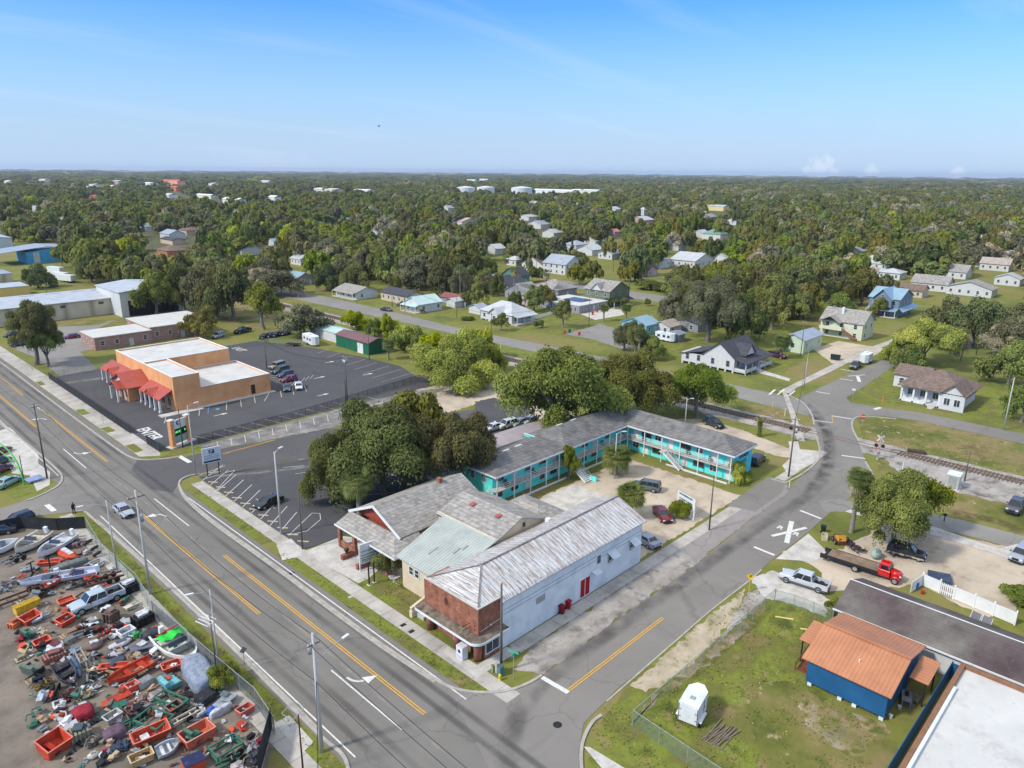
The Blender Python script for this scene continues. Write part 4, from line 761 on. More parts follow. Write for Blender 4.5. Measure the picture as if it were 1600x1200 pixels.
b.bar((-2.8,-7.8,3.4),(-2.8,5.5,3.4),.12,.2);b.bar((-2.8,-7.8,3.4),(2.4,-7.8,3.4),.12,.2);b.add([(-.3,5.5,4.55),(-.3,5.5,3.35),(-2.8,5.5,3.35),(-2.8,5.5,3.5)],[(0,1,2,3)]);b.add([(2.4,-7.8,3.4),(2.8,-5.3,4.6),(2.8,-5.0,3.4)],[(0,1,2)]);b.build('porch_roof',SH_GREY,r)
b=MB();b.bar((-.36,-5.8,4.45),(-.36,0,7.1),.16,.34);b.bar((-.36,5.8,4.45),(-.36,0,7.1),.16,.34);b.bar((-2.9,-7.9,3.38),(-2.9,5.6,3.38),.06,.26);b.bar((-2.9,-7.92,3.38),(2.5,-7.92,3.38),.06,.26);b.build('fascia',M_white,r)
b=MB();gable_end(b,.3,-4.9,4.9,4.6,6.8,'x');b.build('gable',flat(S(150,66,50)),r)
for y in(5.1,1.6,-1.9,-5.6):b=MB();b.box(-2.6,-2.15,y-.25,y+.25,0,3.3);b.build('porch_pillar',M_brick,r)
b=MB();b.box(-2.5,-2.25,1.8,4.9,0,1.1);b.box(-2.5,-2.25,-5.4,-2.2,0,1.1);b.build('porch_wall',M_brick,r);b=MB();b.box(-2.5,1.2,-7.2,5.0,0,.18);b.build('porch_floor',M_conc,r)
for s in(-1,1):b=MB();b.box(-4.4,-2.6,-.2+1.75*s,.3+1.75*s,0,.75);b.build('planter_wall',M_brick,r);
for y in(-3.2,3.2):opening(r,(1.2,y,2.0),'-x',1.6,1.3,M_white,None,2,1)
door(r,(1.2,0,.18),'-x',1.0,2.1,flat(S(170,110,70)))
for x in(4.2,6.4,9):opening(r,(x,-5.0,2.9),'-y',1.3,1.3,M_white,None,2,1)
b=MB();b.box(10.9,11.5,-.4,.3,6.4,7.7);b.build('chimney',M_brick,mr_)
for s in(-1,1):
 x,y=51.1-3.6,74.8+1.8*s;t=thing('flower_urn','black flower urn on the %s brick planter wall before the bungalow'%('nearer' if s<0 else 'farther'),'urn',(x,y,.75));b=MB();b.cyl((0,0,0),(0,0,.15),.2,.12,10);b.cyl((0,0,.15),(0,0,.55),.15,.36,10);b.build('bowl',M_black,t);b=MB();b.ball((0,0,.6),.28,7,4);b.build('planting',L_mid,t)
TUR=mat('turquoise_render',[S(86,214,208),S(100,230,222),S(116,238,228)],scale=.5,rough=.8,extra=[(S(60,170,170),1.8,.6,.8,(1,1,.3),.5)])
TURB=mat('turquoise_blue_render',[S(74,190,208),S(92,206,220)],scale=.5,rough=.8,extra=[(S(60,160,178),1.8,.6,.8,(1,1,.3),.5)])
r=thing('turquoise_motel','two storey turquoise motel with grey hip roofs and white railed walkways','motel',(72.4,73.4,0))
ZE=5.0;ZF=2.55
XA_,XB0,XB1,YB0,YW=17.2,34.0,41.4,-21.4,9.0
b=MB();b.box(.6,34,1.4,8.2,0,ZE);b.build('wing_wall',TUR,r,False);b=MB();b.box(35.5,XB1,YB0+.3,8.3,0,ZE+.02);b.build('wing_wall',TUR,r)
b=MB();b.box(35.5+.0,XB1+.02,YB0+.27,YB0+.3,0,ZE+.02);ew=b.build('end_wall',TURB,r)
b=MB();roof_hip(b,.3,18.2,.3,8.2,ZE,6.5,.5,.12);b.build('roof',SH_MOTEL,r)
b=MB();roof_hip(b,16.6,41.4,.3,9.2,ZE+.05,7.05,.5,.12,(1,1),ridge=((20.6,4.75),(38,4.75)));b.build('roof',SH_MOTEL,r)
b=MB();roof_hip(b,34.4,41.5,YB0+.2,9.1,ZE+.08,7.0,.55,.12,(1,1),ridge=((37.95,YB0+4.2),(37.95,4.75)));b.build('roof',SH_MOTEL,r)
b=MB();b.box(16.0,16.3,4.6,9.2,5.25,5.75);b.build('roof_step_wall',TUR,r)
b=MB();b.bar((-.25,-.22,ZE+.03),(34.2,-.22,ZE+.03),.06,.24);b.bar((-.22,-.2,ZE+.03),(-.22,8.7,ZE+.03),.06,.24);b.bar((33.82,-.2,ZE+.05),(33.82,YB0-.4,ZE+.05),.06,.26);b.bar((33.8,YB0-.38,ZE+.05),(42.0,YB0-.38,ZE+.05),.06,.26);b.bar((15.9,4.6,5.8),(15.9,9.2,5.8),.1,.14);b.build('fascia',M_white,r)
for p in((2.8,4.2),(5.6,4.2),(8.6,4.3),(20.5,5.6),(24.4,5.6)):b=MB();b.bar((p[0],p[1],6.62 if p[0]<15 else 7.0),(p[0]+1.5,p[1],6.62 if p[0]<15 else 7.0),.3,.06);b.build('roof_vent',M_white,r)
b=MB();b.box(.2,34.3,0,1.4,ZF-.16,ZF);b.box(34.1,35.5,YB0+.2,1.4,ZF-.157,ZF+.002);b.build('walkway',M_conc,r)
rail_m=mat('rail_paint',[(.5,.48,.46),(.62,.6,.57)],scale=2,rough=.6)
def railing(pa,pb,n):
 b=MB();
 for z in(.35,.68,1.0):b.bar((pa[0],pa[1],ZF+z),(pb[0],pb[1],ZF+z),.05,.07)
 for i in range(n+1):t_=i/n;b.bar((pa[0]+(pb[0]-pa[0])*t_,pa[1]+(pb[1]-pa[1])*t_,ZF),(pa[0]+(pb[0]-pa[0])*t_,pa[1]+(pb[1]-pa[1])*t_,ZF+1.0),.05)
 b.build('railing',rail_m,r)
railing((.3,.05),(16.8,.05),12);railing((19.0,.05),(34.1,.05),11);railing((34.15,.0),(34.15,-8.8),6);railing((34.15,-10.4),(34.15,YB0+.3),8)
for x in(.3,4.1,7.9,11.7,14.9,18.0,21.6,25.2,28.8,32.2):b=MB();b.box(x-.07,x+.07,-.03,.11,0,ZE);b.build('post',M_white,r)
for y in(-.2,-3.9,-7.6,-11.3,-15.0,-18.6,YB0+.35):b=MB();b.box(34.06,34.2,y-.07,y+.07,0,ZE);b.build('post',M_white,r)
for fl in(0,ZF):
 for i,x in enumerate((2.2,5.6,8.6,12.2,15.0,19.8,23.4,26.2,29.9)):
  k=(i+(fl>0))%3
  if k==2:door(r,(x,1.4,fl),'-y',.9,2.0,flat((.62,.62,.6)))
  else:opening(r,(x,1.4,fl+1.35),'-y',1.5 if k else 1.0,.9 if k else 1.1,flat(S(150,110,110)),None,2,1 if k else 4)
 for i,y in enumerate((-1.2,-3.4,-5.9,-8.6,-11.6,-14.4,-17.2,-20.2)):
  k=(i+1)%3 if fl else i%3
  if k==1 or i==7:door(r,(35.5,y,fl),'-x',.95,2.05,flat((.72,.72,.7)))
  else:opening(r,(35.5,y,fl+1.35),'-x',2.0 if k else 1.2,1.2,flat(S(120,130,130))if k else M_white,None,2,1 if k else 2)
for y in(3.4,5.9):opening(r,(.6,y,3.7),'-x',.8,1.1,M_white,None,1,5)
for y in(3.4,):opening(r,(.6,y,1.2),'-x',.5,.9,TUR,flat((.5,.6,.6)),1,1)
def stair(p0,d,side,n=12,wdt=1.1,name='staircase'):
 """flight from the walkway edge p0 down along direction d"""
 b=MB();d=Vector((d[0],d[1],0)).normalized();s=Vector((-d.y,d.x,0));run=.3
 for i in range(n):c=Vector((p0[0],p0[1],ZF-(i+1)*ZF/(n+1)))+d*(run*(i+.5));b.cbox(tuple(c),(run if abs(d.x)>.5 else wdt,wdt if abs(d.x)>.5 else run,.06))
 top=Vector((p0[0],p0[1],ZF));bot=top+d*run*n;bot.z=.1
 for q in(-wdt/2,wdt/2):b.bar(top+s*q,bot+s*q,.08,.28)
 o=b.build(name,M_white,r);b=MB()
 for q in(-wdt/2,wdt/2):
  for z in(.5,.95):b.bar(top+s*q+Vector((0,0,z)),bot+s*q+Vector((0,0,z)),.05)
  for t_ in(0,.33,.66,1):c=top.lerp(bot,t_)+s*q;b.bar(c,c+Vector((0,0,.95)),.05)
 b.build('handrail',rail_m,o)
stair((17.9,-.05),(0,-1),1,13,1.6);stair((34.0,-9.6),(-.3,-1),1)if False else stair((33.4,-8.6),(0,-1),1,12,1.1);stair((.2,.65),(-1,0),1,8,1.0)if False else None
b=MB();b.box(32.8,34.1,-8.9,-7.9,ZF-.16,ZF+.003);b.build('landing',M_conc,r);b=MB();b.box(18.75,18.95,-4.9,-2.9,0,.8);b.build('stair_foot_wall',TUR,r)
b=MB();
for i in range(6):b.bar((-.6-i*.28,.65,2.3-i*.38),(-.9-i*.28,.65,2.3-i*.38),.06,1.0)
for y in(.15,1.15):b.bar((-.1,y,2.9),(-2.3,y,.9),.05);b.bar((-.1,y,3.3),(-2.3,y,1.3),.05)
b.build('staircase',M_white,r)
tx=text_obj('PREMIER',.95,M_black,'lettering',r,(38.4,YB0+.262,3.95),(pi/2,0,0),.015,.012,.95);tx=text_obj('APTS',.95,M_black,'lettering',r,(38.4,YB0+.262,2.85),(pi/2,0,0),.015,.012,.95)
b=MB()
for x,y in((3.2,.9),(9.6,.9),(35,-3.2),(35,-12.5),(35,-16.8),(28,.8)):b.box(x-.3,x+.3,y-.25,y+.25,ZF,ZF+.45);b.box(x-.3,x+.3,y+.15,y+.25,ZF+.45,ZF+.9)
b.build('walkway_chair',flat((.1,.1,.11)),r)
b=MB();b.box(.4,16.5,-.4,-.15,0,.22);b.box(19.5,33.5,-.4,-.15,0,.22);b.box(33.6,33.85,YB0+.5,-9,0,.22);b.build('planter_kerb',M_white,r)
r=thing('tin_roof_shed','long low building with a pale pinkish tin roof hidden behind the near motel wing','building',(74,84.6,0));b=MB();b.box(-2,23,-1.6,5.0,0,3.6);b.build('wall',M_whitewall,r)
b=MB();roof_gable(b,-2,23,-1.8,5.2,3.6,4.9,'x',.4);b.build('roof',tin('pinkish_tin',S(190,178,180),(1,0,0),2.2,.0,.86),r)
ORG=mat('orange_render',[S(206,146,98),S(220,160,110),S(226,172,124)],scale=.35,rough=.85,extra=[(S(196,128,82),.9,.56,.78,(1,1,.5),.6),(S(180,126,92),3,.66,.8,(1,1,.15),.5)])
WHR=mat('white_roof_membrane',[S(190,189,184),S(206,204,198)],scale=.3,rough=.8,extra=[(S(168,166,162),.35,.55,.68,(1,1,1),.6),(S(140,136,130),1.5,.64,.72,(1,1,1),.7),(S(120,104,90),5,.7,.76,(1,1,1),.7)])
REDT=tin('red_tin',S(186,92,76),(0,1,0),2.5,0,.8)
r=thing('orange_shop','orange flat roofed shop building with red porch roofs along its street front','shop',(56.4,154.6,0))
def flatbox(x0,x1,y0,y1,h,top=.0,wm=None,rm=None):
 b=MB();t=.3;b.box(x0,x1,y0,y1,0,h-.45);b.build('wall',wm or ORG,r)
 b=MB();b.box(x0,x1,y0,y0+t,h-.446,h);b.box(x0,x1,y1-t,y1,h-.446,h);b.box(x0,x0+t,y0+t,y1-t,h-.446,h);b.box(x1-t,x1,y0+t,y1-t,h-.446,h);b.build('parapet',wm or ORG,r)
 b=MB();b.box(x0+t,x1-t,y0+t,y1-t,h-.44,h-.3);b.build('roof',rm or WHR,r)
 b=MB();e=.05
 for q in((x0-e,x1+e,y0-e,y0+t),(x0-e,x1+e,y1-t,y1+e),(x0-e,x0+t,y0+t,y1-t),(x1-t,x1+e,y0+t,y1-t)):b.box(q[0],q[1],q[2],q[3],h+.003,h+.08)
 b.build('coping',M_whitewall,r)
flatbox(0,20.5,17.2,34,7.6);flatbox(0,5.7,0,17.2-.004,7.6+.02);flatbox(5.705,21.9,.1,17.19,4.3)
door(r,(17.6,.1,.3),'-y',1.0,2.2,flat(S(60,40,34)),ORG);b=MB();b.box(5,22.5,-1.3,.1,0,.15);b.box(-3.8,5,-2.2,.0,0,.148);b.build('footpath',M_conc,r)
def redroof(y0,y1,ym=None):
 b=MB();b.slab([(-3.0,y1,3.0),(-3.0,y0,3.0),(-.002,y0+.0,4.7),(-.002,y1,4.7)],.14);b.build('porch_roof',REDT,r);b=MB();c=(y0+y1)/2
 b.slab([(-3.15,c-2.0,3.15),(-3.15,c,4.4),(-.8,c,4.4),(-2.4,c-2.0,3.35)],.1);b.slab([(-3.15,c,4.4),(-3.15,c+2.0,3.15),(-2.4,c+2.0,3.35),(-.8,c,4.4)],.1);b.add([(-3.0,c-1.7,3.1),(-3.0,c+1.7,3.1),(-3.0,c,4.2)],[(0,1,2)]);b.build('dormer',REDT,r)
 for i in range(5):y=y0+.5+(y1-y0-1)*i/4;b=MB();b.box(-2.9,-2.55,y-.17,y+.17,0,2.95);b.box(-2.98,-2.47,y-.25,y+.25,0,.5);b.build('column',M_white,r)
redroof(1.0,12.5);redroof(23.5,37.5)
b=MB();b.box(-4.6,0,14.2,21.4,0,3.4);b.build('entrance_block',ORG,r);b=MB();roof_gable(b,-5.4,-.1,12.6,23.0,3.4,6.0,'x',.0);b.build('entrance_roof',REDT,r)
b=MB();gable_end(b,-4.7,13.6,22.0,3.4,5.7,'x',t=.1);b.build('entrance_gable',M_white,r);b=MB();roof_gable(b,-6.4,-4.6,15.2,20.2,3.0,4.3,'x',.2);b.build('entrance_hood',REDT,r)
for y in(15.6,19.8):b=MB();b.box(-6.5,-6.1,y-.2,y+.2,0,3.0);b.build('column',M_white,r)
door(r,(-4.6,17.7,0),'-x',1.6,2.3,M_glass,M_white);opening(r,(-4.6,15.4,1.6),'-x',1.0,1.6,M_white,None,1,1)
for y in(3,6.5,10,26,30,33):opening(r,(0,y,1.6),'-x',1.8,1.9,M_white,None,2,1)
def house(name,label,x0,y0,x1,y1,ze,zr,wallm,roofm,axis='x',kind='gable',piers=0,porch=None,wins=True,cat='house',wm=None,chim=None,ov=.45,nwin=None,keep=True,storeys=1,rot=0,group=None):
 r=thing(name,label,cat,((x0+x1)/2,(y0+y1)/2,0),rot,group);a,c=(x1-x0)/2,(y1-y0)/2;z0=piers
 b=MB();b.box(-a,a,-c,c,z0,ze);b.build('wall',wallm,r);b=MB()
 if kind=='gable':roof_gable(b,-a,a,-c,c,ze,zr,axis,ov)
 elif kind=='hip':roof_hip(b,-a,a,-c,c,ze,zr,ov)
 else:b.box(-a-ov*.3,a+ov*.3,-c-ov*.3,c+ov*.3,ze+.003,ze+.2)
 rf=b.build('roof',roofm,r)
 if kind=='gable':
  b=MB()
  if axis=='x':gable_end(b,-a,-c,c,ze,zr-.02,'x');b.build('gable_wall',wallm,r);b=MB();gable_end(b,a-.12,-c,c,ze,zr-.02,'x')
  else:gable_end(b,-c,-a,a,ze,zr-.02,'y');b.build('gable_wall',wallm,r);b=MB();gable_end(b,c-.12,-a,a,ze,zr-.02,'y')
  b.build('gable_wall',wallm,r)
 if piers:
  for i in range(max(2,int(2*c/2.2)+1)):b=MB();y=-c+.2+(2*c-.4)*i/max(1,int(2*c/2.2));b.box(-a,-a+.4,y-.2,y+.2,0,piers);b.build('pier',wallm,r)
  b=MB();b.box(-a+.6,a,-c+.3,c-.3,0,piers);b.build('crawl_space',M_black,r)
 if wins:
  h1=(ze-z0)/storeys
  for s in range(storeys):
   zc=z0+h1*s+h1*.52;n1=max(1,int(2*c/3.4));n2=max(1,int(2*a/3.4))
   for i in range(n1):opening(r,(-a,-c+2*c*(i+.5)/n1,zc),'-x',.95,1.25,wm,None,1,2)
   for i in range(n2):
    if s==0 and i==n2//2 and n2>1:door(r,(-a+2*a*(i+.5)/n2,-c,z0),'-y',.9,2.05)
    else:opening(r,(-a+2*a*(i+.5)/n2,-c,zc),'-y',.95,1.25,wm,None,1,2)
 if porch:
  sd,dp,pr=porch;zt=min(ze,2.9+z0)-.1;b=MB();L=c if sd[1]=='x' else a
  if sd=='-x':b.slab([(-a-dp,L,zt-.35),(-a-dp,-L,zt-.35),(-a,-L,zt+.35),(-a,L,zt+.35)],.12)
  else:b.slab([(-L,-c-dp,zt-.35),(L,-c-dp,zt-.35),(L,-c,zt+.35),(-L,-c,zt+.35)],.12)
  b.build('porch_roof',pr,r);b=MB()
  if sd=='-x':b.box(-a-dp,-a,-L,L,0,z0+.15)
  else:b.box(-L,L,-c-dp,-c,0,z0+.15)
  b.build('porch_floor',M_conc,r);n=4
  for i in range(n):
   q=-L+.15+(2*L-.3)*i/(n-1);b=MB()
   if sd=='-x':b.box(-a-dp+.05,-a-dp+.2,q-.08,q+.08,0,zt-.4)
   else:b.box(q-.08,q+.08,-c-dp+.05,-c-dp+.2,0,zt-.4)
   b.build('porch_post',M_white,r)
 if chim:b=MB();b.box(chim[0]-.35,chim[0]+.35,chim[1]-.35,chim[1]+.35,zr-1.4,zr+.8);b.build('chimney',M_brick if len(chim)<3 else chim[2],rf)
 return r
def keep_px(u0,v0,u1,v1,dist):KEEP.append((u0,v0,u1,v1,dist))
W_=siding('white_siding',S(210,211,210));TN=siding('tan_siding',S(206,190,168));GN=siding('olive_siding',S(118,126,104));BL=siding('blue_siding',S(120,138,158));CRM=siding('cream_siding',S(214,216,190));PGR=siding('pale_green_siding',S(200,216,188));GY=siding('grey_siding',S(150,150,156));TEA=siding('teal_siding',S(90,140,128));LB=siding('light_blue_siding',S(130,196,206));PK=siding('pinkish_siding',S(196,172,168));MAU=mat('mauve_brick',[S(158,122,112),S(178,142,130)],scale=.8,brick=(.5,.2,.02,(.85,.85,.85)),rough=.9);BEI=mat('beige_metal_wall',[S(190,180,156),S(204,194,170)],scale=.4,rough=.6,lines=((1,0,0),.12,.6,.1),extra=[(S(150,136,112),1.0,.62,.8,(1,1,.3),.6)])
T_W=tin('white_tin',S(196,198,198),(1,0,0),1.2,0,.86);T_G=tin('pale_green_tin',S(196,218,212),(0,1,0),1.6,0,.85);T_GY=tin('grey_tin',S(168,174,184),(1,0,0),1.6,0,.85);T_BL=tin('blue_grey_tin',S(150,178,192),(0,1,0),1.8,0,.85);T_RU=tin('rusty_tin',S(190,180,172),(1,0,0),1.8,1,.7);T_MA=tin('maroon_tin',S(128,92,88),(1,0,0),2,0,.85);T_OR=tin('orange_tin',S(196,134,98),(1,0,0),2.4,0,.74);T_TE=tin('teal_tin',S(120,160,150),(1,0,0),2,0,.85)
house('white_cottage','white cottage with grey roof at the left end of the road beyond the railway',165,247,175,262,3.0,4.6,W_,SH_GREY,'y',porch=('-x',2.0,SH_GREY))
house('tan_bungalow','tan bungalow with a dark shingle roof left of the pale green tin roofed cottage',172.5,224,181,241,3.3,4.9,TN,SH_DARK,'y')
r=house('tin_roofed_cottage','white cottage with pale green tin roof and front porch facing the road beyond the railway',165.5,207.5,176,216.5,3.2,5.4,W_,T_G,'x',porch=('-x',2.2,T_G))
house('storage_shed','grey shed with a rusty red roof behind the pale green tin roofed cottage',186,208,191,220,2.5,3.8,GY,flat(S(130,80,74)),'y',cat='shed',wins=False)
def atpx(u,v):return G(u,v)
def shed_px(u,v,L,Wd,ze,zr,wallm,roofm,label,axis='x',name='storage_shed',cat='shed',wins=False,kind='gable',**k):
 x,y=G(u,v);return house(name,label,x,y,x+Wd,y+L,ze,zr,wallm,roofm,axis,kind,cat=cat,wins=wins,**k)
shed_px(711,481,5,4,2.4,3.3,W_,T_W,'small white garden shed beside the round green tree');shed_px(750,492,6,4,2.4,3.4,W_,T_GY,'small white shed touching the left side of the white roofed bungalow')
r=house('white_bungalow','white bungalow with a large pale tin pyramid roof and a railed porch',174,169,184.5,184.3,3.3,6.6,W_,T_W,'x','hip',porch=('-y',2.6,T_W),piers=.4)
b=MB();roof_gable(b,-7.6,-2,-4.2,1.6,3.3,5.4,'x',.3);b.build('front_gable_roof',T_W,r);b=MB();gable_end(b,-7.4,-4.2,1.6,3.2,5.3,'x');b.box(-7.4,-5.3,-4.2,1.6,.4,3.2);b.build('front_gable_wall',W_,r);opening(r,(-7.4,-1.3,2.0),'-x',1.2,1.3,None,None,2,1)
r=house('green_two_storey_house','dark green two storey house with grey gabled roof and white window trim',225,166.5,238,178.8,6.3,9.4,GN,SH_GREY,'y',storeys=2,porch=('-y',2.4,SH_DARK));b=MB();roof_gable(b,-7,-1,-2.5,2.5,6.3,8.8,'x',.3);b.build('cross_gable_roof',SH_GREY,r);b=MB();gable_end(b,-6.8,-2.5,2.5,6.3,8.7,'x');b.build('cross_gable_wall',W_,r)
r=house('carport','wide white flat roofed garage with dark solar panels before the green two storey house',207,166.5,224,186,2.8,3.0,GY,WHR,'x','flat',cat='garage',wins=True);b=MB();b.cbox((1,-1,3.15),(7,9,.12));b.build('solar_panels',mat('solar_dark',[(.02,.025,.05),(.04,.045,.08)],rough=.2,spec=.7,lines=((0,1,0),1,.5,0)),r)
for(nm,lb,u,v,L,Wd,ze,zr,wm_,rm_,ax,kd,st)in(('grey_cottage','grey cottage with dark gables, leftmost of the grey cottages by the palms',793,458,12,12,3.4,6.6,GY,SH_DARK,'x','gable',1),('grey_cottage','grey cottage with steep white trimmed gable in the middle of the cottage group',822,470,12,9,3.2,6.2,GY,SH_GREY,'x','gable',1),('grey_cottage','grey cottage with wrapping hip roof right of the cottage group',872,466,14,12,3.2,6.4,GY,SH_GREY,'x','hip',1),('teal_house','teal gabled house behind the grey cottages',806,446,9,9,4.2,7.4,TEA,SH_DARK,'x','gable',1),('pink_shed','pinkish shed with brown roof beside the white picket fence',826,478,7,5,2.6,3.8,PK,SH_BROWN,'x','gable',1),('light_green_cottage','pale green cottage with white lattice roof frame',768,447,9,8,2.8,4.4,PGR,T_W,'x','gable',1),('brown_roof_house','white house with a brown hip roof beside the red leaved bush',848,425,15,12,3.6,7.0,W_,SH_BROWN,'x','gable',1),('gabled_house','white two storey house with light grey gabled roof behind the brown roofed one',883,430,15,14,5.2,9.0,W_,T_GY,'y','gable',2),('blue_hut','small sky blue house with patched rusty tin roofs',1009,524,9.5,7,3.2,5.0,LB,T_BL,'x','gable',1),('tin_lean_to','rusty roofed lean to at the left of the small blue house',1002,517,4,8,2.6,3.6,W_,T_RU,'x','gable',1),('tin_lean_to','rusty red roofed extension at the right of the small blue house',1046,523,7,7,2.5,3.8,W_,T_RU,'x','gable',1),('grey_shed','grey flat shed in front of the rusty red roofed extension',1060,535,4,3.5,2.4,2.9,GY,T_GY,'x','gable',1),('long_shed','dark roofed open shed behind the pale barked oak',1090,520,10,8,2.8,3.8,GY,SH_DARK,'x','gable',1)):
 shed_px(u,v,L,Wd,ze,zr,wm_,rm_,lb,ax,nm,'shed' if 'shed' in nm or 'lean' in nm else 'house',True,kd,storeys=st)
house('blue_roofed_house','grey house with blue roof at the left end of the far road',*[q for q in(G(462,447)[0],G(462,447)[1],G(462,447)[0]+10,G(462,447)[1]+14)],3.0,5.4,GY,T_BL,'y')
r=thing('white_pier_bungalow','white bungalow on piers with steep dark grey gables and a side porch','house',(171.7,86.2,0))
b=MB();b.box(0,14,0,9.0,.7,3.9);b.box(0,9,9.0,15.6,.7,3.2);b.build('wall',W_,r)
b=MB();roof_gable(b,0,14,0,9,3.9,7.4,'x',.5);b.slab([(-.4,9.2,4.4),(9.4,9.2,4.4),(9.4,16,2.9),(-.4,16,2.9)][::-1],.15);b.build('roof',SH_DARK,r)
b=MB();b.slab([(-.3,-3.6,3.05),(15.5,-3.6,3.05),(15.5,.2,4.0),(-.3,.2,4.0)],.14);b.build('porch_roof',SH_DARK,r)
b=MB();gable_end(b,0,0,9,3.9,7.3,'x');b.build('gable_wall',W_,r)
b=MB();roof_gable(b,4,9,-1.0,4.5,4.4,6.9,'y',.3);b.build('dormer_roof',SH_DARK,r);b=MB();gable_end(b,-1.0,4,9,4.3,6.8,'y');b.build('dormer_gable',W_,r)
for y in[i*2.15+.3 for i in range(8)]:b=MB();b.box(.02,.5,y-.22,y+.22,0,.7);b.build('pier',W_,r)
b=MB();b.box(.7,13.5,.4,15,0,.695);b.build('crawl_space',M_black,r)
for y in(1.8,6.2,10.4,13.8):opening(r,(0,y,2.3),'-x',.8,1.4,GY,None,1,2)
b=MB();b.box(0,15.2,-3.3,-.0,.55,.72);b.build('porch_floor',W_,r)
for x in(0.1,3.6,7.2,11,15):b=MB();b.box(x,x+.18,-3.3,-3.12,0,3.1);b.build('porch_post',W_,r)
b=MB();
for x0,x1 in((.1,3.6),(3.8,6.0),(8,11),(11.2,15)):b.box(x0,x1,-3.26,-3.18,.8,1.5)
b.box(.1,.18,-3.2,-.1,.8,1.5);b.build('porch_railing',W_,r);b=MB()
for i in range(4):b.box(6.1,7.9,-4.5+i*.3,-4.2+i*.3,0,.15+i*.17)
b.build('steps',M_conc,r)
for x in(2,5,9,12):opening(r,(x,0,2.2),'-y',.9,1.4,W_,None,1,2)
r=house('pale_green_garage','pale green garage block with grey tin roof beside the dumpster',206,82.6,219,89,4.0,5.3,PGR,T_GY,'x',cat='garage')
r=house('cream_two_storey_house','cream two storey house with grey roofs and an outside brown stair',236,77,246,90,5.4,8.6,CRM,SH_GREY,'y',storeys=2,chim=(-2,1,M_white));b=MB()
for i in range(10):b.cbox((-6.5+.0,-1.0-i*.5,2.8-i*.27),(1.2,.5,.08))
b.bar((-7.1,-.8,3.4),(-7.1,-6,.6),.1,.5);b.build('outside_stair',flat(S(140,84,60)),r);b=MB();b.box(-7.4,-5,-1,6,2.7,2.85);b.box(-7.4,-7.3,-1,6,2.85,3.7);b.build('balcony',CRM,r);b=MB();roof_gable(b,-7,0,0,6,5.2,6.8,'x',.4);b.build('side_roof',SH_GREY,r)
r=house('blue_two_storey_house','blue grey two storey house with pale blue tin gables and porch',286,82,301,92.5,6.6,9.6,BL,T_BL,'y',storeys=2,porch=('-x',3,T_BL));b=MB();roof_gable(b,-9.5,2,-3,3.4,6.6,10,'x',.4);b.build('cross_gable_roof',T_BL,r);b=MB();gable_end(b,-9.2,-3,3.4,6.6,9.8,'x');b.box(-9.2,-7.4,-3,3.4,3.4,6.6);b.build('cross_gable_wall',BL,r);opening(r,(-9.2,.2,5.0),'-x',1.6,1.7,None,None,2,1);opening(r,(-9.2,.2,7.6),'-x',.6,.9,None,None,1,1)
b=MB();b.slab([(-10.5,-7.6,2.6),(9,-7.6,2.6),(9,-5.2,3.5),(-7,-5.2,3.5)],.12);b.build('side_porch_roof',T_BL,r)
r=thing('long_porch_bungalow','white bungalow with faded brown hip roof and long open front porch','house',(178.3,36,0))
b=MB();b.box(2.4,13,-.4,12,0,3.6);b.box(0,4,-.5,3.0,0,3.7);b.build('wall',W_,r)
b=MB();roof_hip(b,-.1,13,-1,12.2,3.6,7.2,.5);b.build('roof',SH_BROWN,r);b=MB();roof_gable(b,-.8,7,-1.2,3.6,3.7,5.9,'x',.4);b.build('front_gable_roof',SH_BROWN,r);b=MB();gable_end(b,-.6,-1.2,3.6,3.65,5.8,'x');b.box(-.6,0,-1.2,3.6,0,3.65);b.build('front_gable_wall',W_,r)
for y in(.2,2.2):opening(r,(-.6,y,1.9),'-x',1.1,1.5,None,None,2,1)
for y in(3.9,6.6,9.2,11.7):b=MB();b.box(.0,.4,y-.2,y+.2,0,3.5);b.build('porch_pillar',M_white,r)
b=MB();b.box(.05,.3,6.8,11.6,0,.9);b.box(0,2.4,3.0,12,0,.3);b.build('porch_wall',M_white,r)
for y in(5.2,7.8,10.4):opening(r,(2.4,y,1.9),'-x',1.2,1.4,None,None,2,1)
b=MB();b.box(-1.4,.0,4.3,5.7,0,.3);b.box(-2.6,-1.4,4.5,5.5,0,.06);b.build('steps',M_conc,r)
house('rear_wing','brown roofed wing behind the left end of the long porch bungalow',190,46,199,53,3.2,4.8,W_,SH_BROWN,'y',cat='house')
